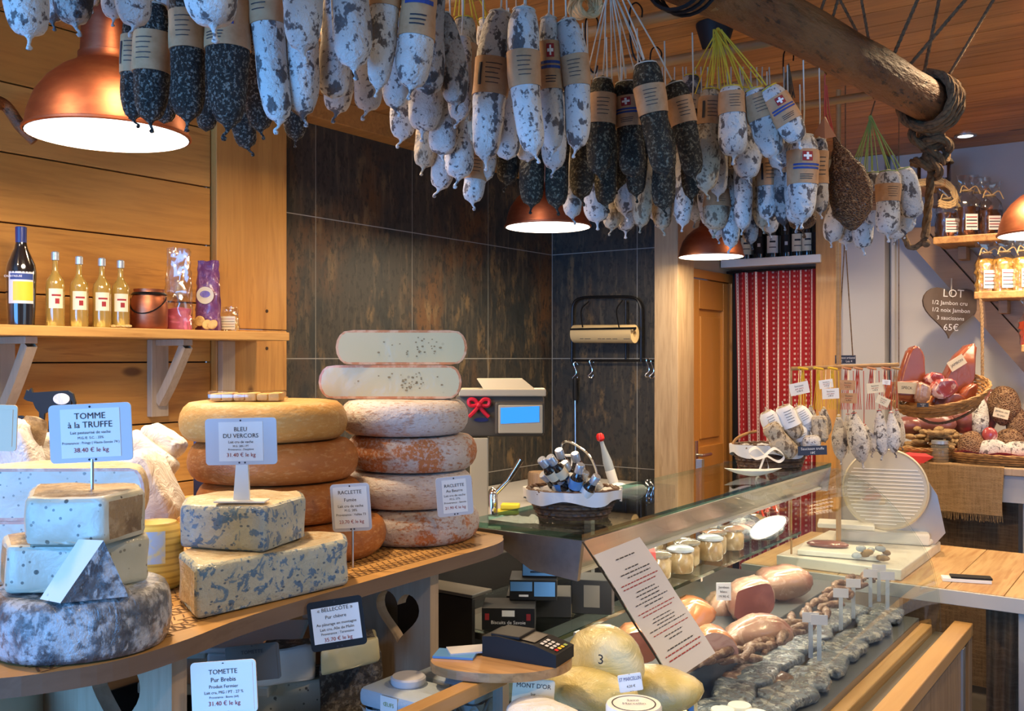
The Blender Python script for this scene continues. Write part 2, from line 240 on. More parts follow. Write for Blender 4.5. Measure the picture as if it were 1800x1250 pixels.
mat('egg_carton', (0.42, 0.50, 0.56), 0.9, 0, bump=('noise', 80, (1, 1, 1), 0.5, 0.004))
mat('marble', (0.70, 0.68, 0.62), 0.3, 0, [('warp', 6, (1, 1, 1), 0.5, 0.6, (0.52, 0.50, 0.46, 0.5))])
mat('counter_grey', (0.42, 0.41, 0.40), 0.4)
mat('desk_black', (0.014, 0.012, 0.011), 0.5)
mat('deck_white', (0.34, 0.35, 0.35), 0.3)
mat('deck_dark', (0.10, 0.11, 0.12), 0.3)
mat('leather', (0.30, 0.12, 0.06), 0.5)
mat('slate_board', (0.03, 0.04, 0.07), 0.6)
mat('heart_slate', (0.13, 0.095, 0.075), 0.8, 0, [('noise', 10, (1, 1, 0.3), 0.4, 0.7, (0.09, 0.06, 0.045, 0.8))])
mat('sponge', (0.62, 0.55, 0.05), 0.9)
mat('bottle_clear', (0.6, 0.7, 0.8), 0.1, trans=0.5)
mat('red_plastic', (0.6, 0.02, 0.02), 0.3)
mat('box_red', (0.38, 0.05, 0.05), 0.5)
mat('wax_net_glare', (0.45, 0.55, 0.65), 0.4, 0, [('noise', 60, (1, 1, 1), 0.45, 0.6, (0.7, 0.62, 0.3))], coat=0.8)
mat('blue_leaflet', (0.10, 0.28, 0.60), 0.4)
mat('denim', (0.05, 0.09, 0.25), 0.8)

for k_ in ('black_plastic', 'desk_black', 'black_metal', 'deck_dark', 'scale_dark'): MATS[k_].node_tree.nodes['Principled BSDF'].inputs['Specular IOR Level'].default_value = 0.22
# curtain cloth: stripes follow the cloth through its UVs
def curtain_mat():
    m = bpy.data.materials.new('curtain_cloth'); m.use_nodes = True; MATS['curtain_cloth'] = m
    N = m.node_tree.nodes; L = m.node_tree.links; b = N['Principled BSDF']; b.inputs['Roughness'].default_value = 0.9
    uv = N.new('ShaderNodeUVMap'); sp = N.new('ShaderNodeSeparateXYZ'); L.new(uv.outputs[0], sp.inputs[0])
    def mth(op, a, bb=None):
        n = N.new('ShaderNodeMath'); n.operation = op
        for i, v in enumerate((a, bb)):
            if v is None: continue
            if isinstance(v, (int, float)): n.inputs[i].default_value = v
            else: L.new(v, n.inputs[i])
        return n.outputs[0]
    u = mth('FRACT', mth('MULTIPLY', sp.outputs[0], 8.0)); v = sp.outputs[1]
    def band(c, hw): return mth('LESS_THAN', mth('ABSOLUTE', mth('SUBTRACT', u, c)), hw)
    def dash(n, duty): return mth('LESS_THAN', mth('FRACT', mth('MULTIPLY', v, n)), duty)
    white = mth('MAXIMUM', band(0.12, 0.07), mth('MULTIPLY', mth('MAXIMUM', band(0.52, 0.022), mth('MAXIMUM', band(0.60, 0.022), band(0.84, 0.012))), dash(70, 0.4)))
    red_in = mth('MULTIPLY', band(0.12, 0.015), dash(110, 0.5))
    fac = mth('SUBTRACT', white, red_in)
    mx = N.new('ShaderNodeMix'); mx.data_type = 'RGBA'; L.new(fac, mx.inputs[0])
    mx.inputs[6].default_value = (0.30, 0.008, 0.012, 1); mx.inputs[7].default_value = (0.72, 0.60, 0.54, 1)
    L.new(mx.outputs[2], b.inputs['Base Color'])
curtain_mat()

# ------------------------------------------------------------ mesh building
class MB:
    def __init__(s): s.v = []; s.f = []; s.m = []; s.mats = []; s.uv = {}
    def mi(s, m):
        if m not in s.mats: s.mats.append(m)
        return s.mats.index(m)
    def add(s, vs, fs, m):
        o = len(s.v); s.v += [V(p) for p in vs]; k = s.mi(m)
        for f in fs: s.f.append([i + o for i in f]); s.m.append(k)
    def box(s, c, size, m, R=None, bev=0.0):
        c = V(c); R = R or Matrix.Identity(3)
        bm = bmesh.new(); bmesh.ops.create_cube(bm, size=1.0)
        for v in bm.verts: v.co = V((v.co.x * size[0], v.co.y * size[1], v.co.z * size[2]))
        if bev: bmesh.ops.bevel(bm, geom=list(bm.edges), offset=bev, segments=2, affect='EDGES', profile=0.5)
        bm.verts.index_update()
        s.add([c + R @ v.co for v in bm.verts], [[v.index for v in f.verts] for f in bm.faces], m); bm.free()
    def box2(s, a, b, m, bev=0.0):
        s.box([(a[i] + b[i]) / 2 for i in range(3)], [abs(b[i] - a[i]) for i in range(3)], m, None, bev)
    def tube(s, pts, r, m, n=8, cap=True):
        pts = [V(p) for p in pts]; k = len(pts); rs = r if isinstance(r, (list, tuple)) else [r] * k
        vs = []; t0 = (pts[1] - pts[0]).normalized(); u = t0.orthogonal().normalized()
        for i, p in enumerate(pts):
            t = (pts[min(i + 1, k - 1)] - pts[max(i - 1, 0)])
            if t.length < 1e-9: t = t0
            t = t.normalized(); u = (u - t * u.dot(t))
            u = u.normalized() if u.length > 1e-6 else t.orthogonal().normalized(); w_ = t.cross(u)
            for j in range(n):
                a = 2 * PI * j / n; vs.append(p + (u * math.cos(a) + w_ * math.sin(a)) * rs[i])
        fs = [[i * n + j, i * n + (j + 1) % n, (i + 1) * n + (j + 1) % n, (i + 1) * n + j] for i in range(k - 1) for j in range(n)]
        if cap: fs += [list(range(n))[::-1], [(k - 1) * n + j for j in range(n)]]
        s.add(vs, fs, m)
    def lathe(s, prof, c, m, n=24, A=None, a0=0.0, a1=2 * PI, warp=0.0):
        """prof: (r, z) pairs, c base centre, A 3x3 orientation"""
        c = V(c); A = A or Matrix.Identity(3); full = abs(a1 - a0 - 2 * PI) < 1e-6; cols = n if full else n + 1; vs = []
        for (r, z) in prof:
            for j in range(cols):
                a = a0 + (a1 - a0) * j / n
                p = V((r * math.cos(a), r * math.sin(a), z))
                if warp: p += p.normalized() * warp * noise.noise(p * 9 + c * 3)
                vs.append(c + A @ p)
        k = len(prof); fs = []
        for i in range(k - 1):
            for j in range(n):
                j2 = (j + 1) % cols
                fs.append([i * cols + j, i * cols + j2, (i + 1) * cols + j2, (i + 1) * cols + j])
        s.add(vs, fs, m)
    def grid(s, fn, nu, nv, m, uv=False):
        o = len(s.v)
        vs = [fn(i / nu, j / nv) for j in range(nv + 1) for i in range(nu + 1)]
        fs = [[j * (nu + 1) + i, j * (nu + 1) + i + 1, (j + 1) * (nu + 1) + i + 1, (j + 1) * (nu + 1) + i] for j in range(nv) for i in range(nu)]
        s.add(vs, fs, m)
        if uv:
            for j in range(nv + 1):
                for i in range(nu + 1): s.uv[o + j * (nu + 1) + i] = (i / nu, j / nv)
    def prism(s, poly, z0, z1, m, mtop=None, R=None, c=None):
        """poly: xy points counter-clockwise; extruded along local z"""
        c = V(c) if c is not None else V((0, 0, 0)); R = R or Matrix.Identity(3); n = len(poly)
        vs = [c + R @ V((p[0], p[1], z0)) for p in poly] + [c + R @ V((p[0], p[1], z1)) for p in poly]
        s.add(vs, [[i, (i + 1) % n, n + (i + 1) % n, n + i] for i in range(n)] + [list(range(n))[::-1]], m)
        s.add(vs[n:], [list(range(n))], mtop or m)
    def ball(s, c, r, m, sub=2, sc=(1, 1, 1), R=None, warp=0.0, freq=20):
        bm = bmesh.new(); bmesh.ops.create_icosphere(bm, subdivisions=sub, radius=1.0); c = V(c); R = R or Matrix.Identity(3)
        bm.verts.index_update(); vs = []
        for v in bm.verts:
            p = V((v.co.x * sc[0], v.co.y * sc[1], v.co.z * sc[2])) * r
            if warp: p *= 1 + warp * noise.noise((c + p) * freq)
            vs.append(c + R @ p)
        s.add(vs, [[v.index for v in f.verts] for f in bm.faces], m); bm.free()
    def text(s, body, size, m, O, X, Y, align='CENTER', lift=0.0006, maxw=None):
        """flat lettering on the plane through O with axes X, Y"""
        cu = bpy.data.curves.new('t', 'FONT'); cu.body = body; cu.size = size; cu.align_x = align; cu.align_y = 'CENTER'; cu.resolution_u = 2
        o = bpy.data.objects.new('t', cu); COL.objects.link(o)
        me = o.to_mesh(); X = V(X).normalized(); Y = V(Y).normalized(); Nn = X.cross(Y)
        xs = [v.co.x for v in me.vertices] or [0]; wd = max(xs) - min(xs); k = 1.0
        if maxw and wd > maxw: k = maxw / wd
        s.add([V(O) + X * v.co.x * k + Y * v.co.y + Nn * lift for v in me.vertices], [list(p.vertices) for p in me.polygons], m)
        o.to_mesh_clear(); bpy.data.objects.remove(o); bpy.data.curves.remove(cu)
    def build(s, name, parent=None, loc=None, smooth=True, angle=40):
        if parent is not None:
            r = parent
            while r.parent: r = r.parent
            org = V(r.location)
        else:
            if loc is None:
                lo = V([min(p[i] for p in s.v) for i in range(3)]); hi = V([max(p[i] for p in s.v) for i in range(3)])
                loc = V(((lo.x + hi.x) / 2, (lo.y + hi.y) / 2, lo.z))
            org = V(loc)
        me = bpy.data.meshes.new(name); me.from_pydata([p - org for p in s.v], [], s.f)
        for m in s.mats: me.materials.append(MATS[m])
        me.polygons.foreach_set('material_index', s.m)
        if s.uv:
            ul = me.uv_layers.new(name='UVMap')
            for lp in me.loops: ul.data[lp.index].uv = s.uv.get(lp.vertex_index, (0, 0))
        if smooth:
            me.polygons.foreach_set('use_smooth', [True] * len(me.polygons))
            me.set_sharp_from_angle(angle=math.radians(angle))
        me.update()
        o = bpy.data.objects.new(name, me); COL.objects.link(o)
        if parent is not None: o.parent = parent
        else: o.location = org
        return o
def tag(o, label=None, cat=None, group=None, kind=None):
    if label: o['label'] = label
    if cat: o['category'] = cat
    if group: o['group'] = group
    if kind: o['kind'] = kind
    return o
def thing(name, loc, label, cat, group=None):
    o = bpy.data.objects.new(name, None); COL.objects.link(o); o.location = V(loc); o.empty_display_size = 0.05
    return tag(o, label, cat, group)
def struct(mb, name, smooth=False):
    return tag(mb.build(name, smooth=smooth), kind='structure')
def frame(yaw=0, pitch=0, roll=0):
    """columns: right, up, towards the viewer; yaw turns about the vertical"""
    B = Matrix((RIGHT, UP, -FWD)).transposed()
    return Matrix.Rotation(math.radians(yaw), 3, 'Z') @ B @ Matrix.Rotation(math.radians(pitch), 3, 'X') @ Matrix.Rotation(math.radians(roll), 3, 'Z')
def rotz(d): return Matrix.Rotation(math.radians(d), 3, 'Z')
def rrect(w_, h_, r, n=4):
    p = []
    for cx, cy, a in ((w_ / 2 - r, h_ / 2 - r, 0), (-w_ / 2 + r, h_ / 2 - r, 90), (-w_ / 2 + r, -h_ / 2 + r, 180), (w_ / 2 - r, -h_ / 2 + r, 270)):
        for k in range(n + 1):
            t = math.radians(a + 90 * k / n); p.append((cx + r * math.cos(t), cy + r * math.sin(t)))
    return p
def heart(w_, n=40):
    p = []
    for k in range(n):
        t = 2 * PI * k / n; p.append((w_ / 32 * 16 * math.sin(t) ** 3, w_ / 32 * (13 * math.cos(t) - 5 * math.cos(2 * t) - 2 * math.cos(3 * t) - math.cos(4 * t))))
    return p[::-1]
def bez(pts, n=16):
    """smooth curve through points"""
    pts = [V(p) for p in pts]; out = []
    P = [pts[0] * 2 - pts[1]] + pts + [pts[-1] * 2 - pts[-2]]
    for i in range(1, len(P) - 2):
        for k in range(n):
            t = k / n; a, b, c, d = P[i - 1], P[i], P[i + 1], P[i + 2]
            out.append(0.5 * ((2 * b) + (c - a) * t + (2 * a - 5 * b + 4 * c - d) * t * t + (3 * b - a - 3 * c + d) * t ** 3))
    out.append(pts[-1]); return out
ORD = ['first', 'second', 'third', 'fourth', 'fifth', 'sixth', 'seventh', 'eighth', 'ninth', 'tenth', 'eleventh', 'twelfth', 'thirteenth', 'fourteenth', 'fifteenth', 'sixteenth', 'seventeenth', 'eighteenth', 'nineteenth', 'twentieth']
# ============================================================ ROOM
XW = -3.08          # left wall
mb = MB(); mb.box2((-3.3, -2.9, -0.06), (3.2, 7.2, 0), 'floor_tile'); struct(mb, 'floor')
# ceiling: boards running across the room
mb = MB(); mb.box2((-3.3, -2.9, 2.72), (3.2, 7.2, 2.76), 'seam_dark'); y = -2.9; k = 0
while y < 7.1:
    mb.box2((-3.3, y + 0.002, 2.70), (3.2, y + 0.132, 2.72), random.choice(['pine_ceiling', 'pine_ceiling', 'pine_ceiling_deep'])); y += 0.135
struct(mb, 'ceiling')
# left wall: wide horizontal boards
mb = MB(); mb.box2((XW - 0.12, -2.9, 0), (XW - 0.03, 2.36, 2.7), 'seam_dark')
zs = [0.03 + 0.2225 * i for i in range(13)]
for z in zs:
    z2 = min(z + 0.2185, 2.7); mb.box2((XW - 0.03, -2.9, z + 0.001), (XW, 2.36, z2), random.choice(['pine_wall', 'pine_wall_pale', 'pine_wall_deep', 'pine_wall']), bev=0.002)
struct(mb, 'wall_left')
# timber post between boards and tiles
mb = MB(); mb.box2((XW - 0.03, 2.365, 1.716), (XW + 0.03, 2.715, 2.70), 'pine_post', 0.003); mb.box2((XW - 0.03, 2.365, 0), (XW + 0.03, 2.715, 1.713), 'pine_post', 0.003)
for zz in (1.79, 1.64): mb.tube([(XW + 0.028, 2.61, zz), (XW + 0.0315, 2.61, zz)], 0.007, 'seam_dark', 10)
struct(mb, 'trim_1')
# tiles on the left wall and on the return wall
mb = MB(); mb.box2((XW - 0.12, 2.715, 0), (XW - 0.0012, 4.90, 2.7), 'grout')
ys = [2.717, 2.904, 3.53, 4.143, 4.77]; zt = [0.0, 0.385, 0.992, 1.599, 2.206, 2.69]
for i in range(4):
    for j in range(5): mb.box2((XW - 0.012, ys[i] + 0.0022, zt[j] + 0.0022), (XW, ys[i + 1] - 0.0022, zt[j + 1] - 0.0022), 'tile')
struct(mb, 'wall_tiled')
mb = MB(); mb.box2((XW - 0.1, 4.7712, 0), (-2.38, 4.88, 2.7), 'grout'); xs = [XW + 0.0, -2.47 - 0.62 * 0.0, -2.38]
xs = [XW + 0.001, -2.52, -2.383]
for i in range(2):
    for j in range(5): mb.box2((xs[i] + 0.0022, 4.77, zt[j] + 0.0022), (xs[i + 1] - 0.0022, 4.782, zt[j + 1] - 0.0022), 'tile')
struct(mb, 'wall_return')
mb = MB(); mb.box2((XW + 0.001, 2.72, 2.60), (XW + 0.10, 4.768, 2.699), 'pine_ceiling', 0.003); struct(mb, 'trim_2')
# ash panel closing the end of the return wall
mb = MB(); mb.box2((-2.379, 4.70, 0), (-2.24, 4.90, 2.699), 'ash_panel', 0.003); struct(mb, 'trim_3')
# passage wall with the pine door (plane x = -2.27)
mb = MB(); mb.box2((-2.42, 4.905, 2.10), (-2.28, 5.62, 2.699), 'plaster_cream'); mb.box2((-2.42, 5.53, 0), (-2.28, 5.62, 2.10), 'plaster_cream'); struct(mb, 'wall_passage')
dr = MB(); dr.box2((-2.42, 4.905, 2.05), (-2.262, 5.53, 2.099), 'door_pine', 0.003); dr.box2((-2.42, 4.905, 0), (-2.262, 4.95, 2.05), 'ash_panel', 0.003)
dr.box2((-2.42, 5.485, 0), (-2.262, 5.53, 2.05), 'door_pine', 0.003); tag(dr.build('trim_4', smooth=False), kind='structure')
dl = MB(); X0, X1 = -2.315, -2.275
dl.box2((X0, 4.952, 0.01), (X1, 5.05, 2.045), 'door_pine', 0.003); dl.box2((X0, 5.39, 0.01), (X1, 5.483, 2.045), 'door_pine', 0.003)
for z0, z1 in ((0.01, 0.2), (0.93, 1.10), (1.88, 2.045)): dl.box2((X0, 5.052, z0), (X1, 5.388, z1), 'door_pine', 0.003)
for z0, z1 in ((0.2, 0.93), (1.10, 1.88)):
    dl.box2((X0 + 0.012, 5.05, z0), (X1 - 0.018, 5.39, z1), 'door_pine'); dl.box2((X0 + 0.01, 5.085, z0 + 0.04), (X1 - 0.008, 5.355, z1 - 0.04), 'door_pine', 0.006)
d = tag(dl.build('door_1', smooth=False), kind='structure')
dh = MB(); dh.box2((-2.275, 4.985, 0.95), (-2.268, 5.02, 1.14), 'alu', 0.002); dh.tube([(-2.27, 5.0, 1.06), (-2.235, 5.0, 1.06), (-2.232, 5.02, 1.06), (-2.232, 5.11, 1.06)], 0.009, 'alu', 10); dh.build('door_handle', d)
# rear walls
mb = MB(); mb.box2((-2.42, 5.62, 0), (-1.72, 5.72, 2.699), 'plaster_cream'); struct(mb, 'wall_alcove')
mb = MB(); mb.box2((-1.358, 5.50, 0), (3.2, 5.60, 2.70), 'plaster'); struct(mb, 'wall_rear')
mb = MB(); mb.box2((-1.72, 5.36, 0), (-1.60, 5.50, 2.699), 'pine_post', 0.004); struct(mb, 'trim_5')
mb = MB(); mb.box2((-1.598, 5.40, 0), (-1.36, 5.52, 2.699), 'counter_grey', 0.004); struct(mb, 'trim_6')
mb = MB(); mb.tube([(-1.335, 5.47, 0.9), (-1.335, 5.47, 2.7)], 0.012, 'plaster', 10); struct(mb, 'trim_7')
# shop-front wall behind the viewer with two openings, and the right-hand wall
mb = MB(); mb.box2((-3.2, -2.9, 0), (3.2, -2.8, 0.4), 'plaster'); mb.box2((-3.2, -2.9, 2.45), (3.2, -2.8, 2.7), 'plaster')
for a, b in ((-3.2, -2.7), (0.1, 0.5), (2.8, 3.2)): mb.box2((a, -2.9, 0.4), (b, -2.8, 2.45), 'plaster')
struct(mb, 'wall_front')
mb = MB(); mb.box2((3.1, -2.8, 0), (3.2, 0.4, 2.7), 'plaster'); mb.box2((3.1, 2.9, 0), (3.2, 5.6, 2.7), 'plaster'); mb.box2((3.1, 0.4, 0), (3.2, 2.9, 0.6), 'plaster'); mb.box2((3.1, 0.4, 2.45), (3.2, 2.9, 2.7), 'plaster'); struct(mb, 'wall_right')
# recessed spots seen in the ceiling
for (px, py, lab) in ((1697, 237, 'white round ceiling spot nearest the rear wall'), (1657, 185, 'white round ceiling spot beside the end of the log')):
    p = atz(px, py, 2.6999) if py > 630 else at(px, py, 1.1 * FL / (HOR - py))
    t = thing('ceiling_spot', (p.x, p.y, 2.67), lab, 'ceiling light', 'recessed ceiling spots')
    a = MB(); a.lathe([(0.036, 2.698), (0.036, 2.692), (0.052, 2.692), (0.052, 2.6995)], (p.x, p.y, 0), 'alu', 24); a.build('ring', t)
    b = MB(); b.lathe([(0, 2.696), (0.036, 2.696)], (p.x, p.y, 0), 'lamp_diffuser', 24); b.build('lens', t)

# ---------------------------------------------------------------- bottle shelf on the left wall
t = thing('wall_shelf', (-2.96, 1.7, 1.66), 'long pine shelf on triangular brackets carrying bottles on the boarded wall', 'shelf')
a = MB(); a.box2((XW + 0.001, -0.8, 1.668), (-2.86, 2.56, 1.70), 'pine_shelf', 0.003); a.build('board', t, smooth=False)
def bracket(y, par):
    a = MB(); a.box2((XW + 0.0005, y - 0.035, 1.39), (XW + 0.03, y + 0.035, 1.667), 'support_wood', 0.002)
    a.box2((XW + 0.03, y - 0.02, 1.645), (-2.89, y + 0.02, 1.667), 'support_wood', 0.002)
    def f(u, v):
        return None
    pts = bez([(XW + 0.03, y, 1.44), (-3.0, y, 1.50), (-2.95, y, 1.57), (-2.90, y, 1.645)], 5)
    n = len(pts); vs = []
    for i, p in enumerate(pts):
        tt = (pts[min(i + 1, n - 1)] - pts[max(i - 1, 0)]).normalized(); nn = V((-tt.z, 0, tt.x)) * 0.018
        for s_, q in ((-1, -1), (1, -1), (1, 1), (-1, 1)): vs.append(p + nn * s_ + V((0, 0.016 * q, 0)))
    fs = [[i * 4 + j, i * 4 + (j + 1) % 4, i * 4 + 4 + (j + 1) % 4, i * 4 + 4 + j] for i in range(n - 1) for j in range(4)]
    a.add(vs, fs, 'support_wood'); a.build('bracket', par, smooth=False)
for y_ in (0.25, 1.02, 2.03): pass
bracket(1.56, t); bracket(2.03 + 0.09, t); bracket(0.5, t)
a = MB(); a.box2((XW + 0.0005, 2.364, 1.2), (XW + 0.055, 2.40, 1.667), 'support_wood', 0.002); 
b_ = MB(); b_.box2((XW + 0.031, 2.37, 1.15), (XW + 0.06, 2.43, 1.667), 'support_wood', 0.002); b_.build('upright', t, smooth=False)

ZS = 1.70
def on_shelf(px, X=-2.95):
    d_ = at(px, 600, 1) - EYE; k = X / d_.x; return V((X, d_.y * k, ZS)), k
# dark liqueur bottle
p, k = on_shelf(37); t = thing('liqueur_bottle', p, 'tall black liqueur bottle with blue cap and yellow label on the shelf', 'bottle')
s = k / FL; H = 174 * s
a = MB(); R_ = 25 * s
a.lathe([(0, 0), (R_ * .8, 0), (R_ * .88, .01 * H), (R_ * .96, .3 * H), (R_, .54 * H), (R_ * .92, .62 * H), (R_ * .45, .78 * H), (R_ * .36, .84 * H), (R_ * .33, .96 * H), (0, .96 * H)], p, 'bottle_dark', 28); bt = a.build('glass', t)
a = MB(); a.lathe([(R_ * .37, .84 * H), (R_ * .37, .85 * H), (R_ * .38, .995 * H), (R_ * .34, 1.0 * H), (0, 1.0 * H)], p, 'cap_blue', 20); a.build('cap', t)
Fm = frame(8)
def cyl_patch(mb, c, R, z0, z1, a0, a1, m, n=10, base=None):
    """patch on a vertical cylinder; angles in degrees from the camera-facing side"""
    f0 = math.atan2(-(EYE.y * 0 + c[1]), -c[0])
    def fn(u, v):
        a = f0 + math.radians(a0 + (a1 - a0) * u); return V((c[0] + R * math.cos(a), c[1] + R * math.sin(a), c[2] + z0 + (z1 - z0) * v))
    mb.grid(fn, n, 1, m)
a = MB(); cyl_patch(a, p, R_ * 1.0, .22 * H, .54 * H, -50, 50, 'paper_grey'); cyl_patch(a, p, R_ * 1.01, .25 * H, .44 * H, -30, 48, 'ink_yellow'); cyl_patch(a, p, R_ * 1.012, .46 * H, .52 * H, -42, 48, 'ink_blue')
fr = frame(0); a.text('CHARTREUSE', .03 * H, 'ink_white', p + V((0, 0, .49 * H)) - FWD * R_ * 1.08, fr.col[0], UP, maxw=R_ * 1.5); a.build('label', t)
# four golden bottles
for i, (px, y0) in enumerate(((97, 440), (139, 447), (179, 449), (212, 452))):
    p, k = on_shelf(px, -2.93 - 0.0 * i); s = k / FL; H = (572 - y0) * s; R_ = 15.5 * s
    lab = ['small square-shouldered bottle of golden liqueur nearest the tall black bottle', 'golden liqueur bottle with cream label, second from the tall black bottle',
           'golden liqueur bottle with cream label, third from the tall black bottle', 'golden liqueur bottle partly behind the copper pail'][i]
    t = thing('liqueur_bottle', p, lab, 'bottle', 'small golden liqueur bottles on the shelf')
    a = MB(); a.lathe([(0, 0), (R_ * .95, 0), (R_, .02 * H), (R_, .55 * H), (R_ * .9, .62 * H), (R_ * .45, .70 * H), (R_ * .3, .76 * H), (R_ * .28, .9 * H), (0, .9 * H)], p, 'liquor_gold', 24); a.build('glass', t)
    a = MB(); a.lathe([(R_ * .30, .88 * H), (R_ * .42, .885 * H), (R_ * .42, .985 * H), (R_ * .3, H), (0, H)], p, 'cap_silver', 16); a.build('cap', t)
    a = MB(); cyl_patch(a, p, R_ * 1.02, .24 * H, .50 * H, -40, 50, 'label_cream'); cyl_patch(a, p, R_ * 1.035, .40 * H, .425 * H, -20, 35, 'ink_red'); cyl_patch(a, p, R_ * 1.035, .30 * H, .37 * H, 0, 25, 'ink_red'); a.build('label', t)
# copper pail
p, k = on_shelf(262, -2.94); s = k / FL; t = thing('copper_pail', p, 'small copper pail with iron handle between bottles and cellophane bag', 'pail')
H = 70 * s; R_ = 31 * s
a = MB(); a.lathe([(0, 0), (R_ * .92, 0), (R_, .05 * H), (R_ * 1.02, .5 * H), (R_ * .97, .75 * H), (R_ * .8, .9 * H), (R_ * .84, H), (R_ * .78, H), (R_ * .74, .9 * H), (R_ * .9, .7 * H), (R_ * .9, .1 * H), (0, .08 * H)], p, 'copper', 32); a.build('body', t)
a = MB(); hp = [p + RIGHT * (R_ * 1.03 * math.cos(q)) - FWD * (R_ * 1.06) * max(0.15, math.sin(q)) + V((0, 0, H * (.8 - .42 * math.sin(q)))) for q in [PI * i / 16 for i in range(17)]]
a.tube(hp, 0.0022, 'black_metal', 6); a.build('handle', t)
a = MB(); a.lathe([(R_ * .99, .86 * H), (R_ * .86, .92 * H)], p, 'black_metal', 28); a.build('band', t)
def bag(name, p, w_, d_, h_, mfill, mfilm, fillh, label, cat, yaw=0, group=None, labelpatch=None, tie=None):
    """cellophane or foil bag: stuffed base and a crumpled top"""
    t = thing(name, p, label, cat, group); R = frame(yaw)
    def fn(u, v, sc=1.0, hh=1.0, sd=0.0):
        a = 2 * PI * u; sq = 0.35
        ca, sa = math.cos(a), math.sin(a); q = (abs(ca) ** 4 + abs(sa) ** 4) ** -0.25 * (1 - sq) + sq
        neck = 1 - 0.62 * max(0, 1 - abs(v - 0.74) / 0.16) if tie else 1 - 0.15 * v
        flat = 1 if v < 0.5 else 1 - 0.75 * (v - 0.5) / 0.5
        pt = V((ca * w_ / 2 * q * neck * sc, v * h_ * hh, sa * d_ / 2 * q * neck * flat * sc)); pt += V((1, 0, 1)) * 0.0
        nz = noise.noise(pt * 60 + V((p.x * 9, sd, 3))) * 0.10 * w_; pt += V((nz, nz * 0.5 if v > 0.02 else 0, nz))
        return V(p) + R @ pt
    if mfill:
        a = MB(); a.grid(lambda u, v: fn(u, v * fillh, 0.92), 24, 8, mfill); ring = [fn(i / 24, fillh, 0.92) for i in range(24)]; c = sum(ring, V()) / 24 + UP * 0.01
        a.add(ring + [c], [[i, (i + 1) % 24, 24] for i in range(24)], mfill); a.build('contents', t)
    a = MB(); a.grid(fn, 28, 16, mfilm); a.build('wrapper_or_glare', t)
    if labelpatch:
        m_, x0, x1, y0, y1 = labelpatch; a = MB(); zf = d_ / 2 + 0.003
        P = lambda x, y: V(p) + R @ V((x * w_, y * h_, zf))
        a.add([P(x0, y0), P(x1, y0), P(x1, y1), P(x0, y1)], [[0, 1, 2, 3]], m_)
        for q in range(4):
            yy = y1 - (y1 - y0) * (0.2 + 0.2 * q); a.add([P(x0 + .03, yy - .008), P(x1 - .03, yy - .008), P(x1 - .03, yy + .008), P(x0 + .03, yy + .008)], [[0, 1, 2, 3]], 'ink' if q % 2 else 'ink_red')
        for i_ in range(4, len(a.v)): a.v[i_] += R @ V((0, 0, 0.0008))
        a.build('label', t)
    if tie:
        a = MB(); zc = 0.74 * h_; rr = w_ * 0.24
        a.tube([V(p) + R @ V((rr * math.cos(q), zc, rr * math.sin(q) * .7)) for q in [2 * PI * i / 14 for i in range(15)]], 0.004, tie, 6)
        a.tube(bez([V(p) + R @ V(q) for q in ((0, zc, rr * .75), (-w_ * .3, zc + .02, rr), (-w_ * .45, zc - .015, rr * 1.1))], 5), 0.003, tie, 6)
        a.tube(bez([V(p) + R @ V(q) for q in ((0, zc, rr * .75), (w_ * .3, zc + .018, rr), (w_ * .5, zc - .02, rr * 1.1))], 5), 0.003, tie, 6)
        a.build('tie', t)
    return t
p, k = on_shelf(314, -2.95); s = k / FL
bag('sweets_bag', p, 48 * s, 34 * s, 145 * s, 'pink_sweet', 'cellophane', 0.25, 'clear cellophane bag of pink sweets beside the copper pail', 'bag')
p, k = on_shelf(366, -2.97); s = k / FL
t = bag('foil_packet', p, 44 * s, 30 * s, 124 * s, None, 'foil_purple', 0.9, 'purple foil packet with round cream emblem at the end of the shelf', 'packet')
a = MB(); c = p + UP * (62 * s) - FWD * 16.5 * s; fr = frame(0)
a.prism([(15 * s * math.cos(2 * PI * i / 24), 15 * s * math.sin(2 * PI * i / 24)) for i in range(24)], 0, 0.002, 'label_cream', R=fr, c=c)
a.prism([(9 * s * math.cos(PI * i / 12), 6 * s * math.sin(PI * i / 12) + 2 * s) for i in range(24)], 0.0021, 0.003, 'foil_purple', R=fr, c=c); a.build('emblem', t)
t = thing('biscuits', p - FWD * 0.06, 'small pile of round golden biscuits leaning on the purple packet', 'biscuits')
for i, (dx, dz, ry) in enumerate(((-0.04, 0.026, 70), (-0.012, 0.035, 75), (0.018, 0.022, 60), (0.04, 0.022, 50))):
    a = MB(); A = frame(random.uniform(-20, 20), ry - 75, 0); q = p + RIGHT * dx - FWD * (0.052 + 0.008 * i) + UP * dz
    a.lathe([(0, -.004), (.017, -.004), (.019, 0), (.017, .004), (0, .004)], q, 'biscuit', 20, A); a.build('biscuit', t)
p, k = on_shelf(404, -2.95); s = k / FL
bag('small_pouch', p, 32 * s, 22 * s, 44 * s, 'biscuit', 'cellophane', 0.55, 'tiny clear pouch with yellow label at the shelf end', 'pouch', labelpatch=('label_cream', -.4, .4, .08, .6))
p, k = on_shelf(212, -2.885); a = MB()
for i in range(7): a.ball(p + RIGHT * random.uniform(-.03, .04) - V((0, 0, 0)) + UP * 0.006, 0.008, 'biscuit', 1, (1.5, 1, .7), rotz(random.uniform(0, 90)))
tag(a.build('biscuit_crumbs'), 'little heap of golden crumbs in front of the fourth golden bottle', 'crumbs', kind='stuff')
# ============================================================ CHEESE BOARD AND CHEESES
ZB = 1.20
XB0 = -1.80
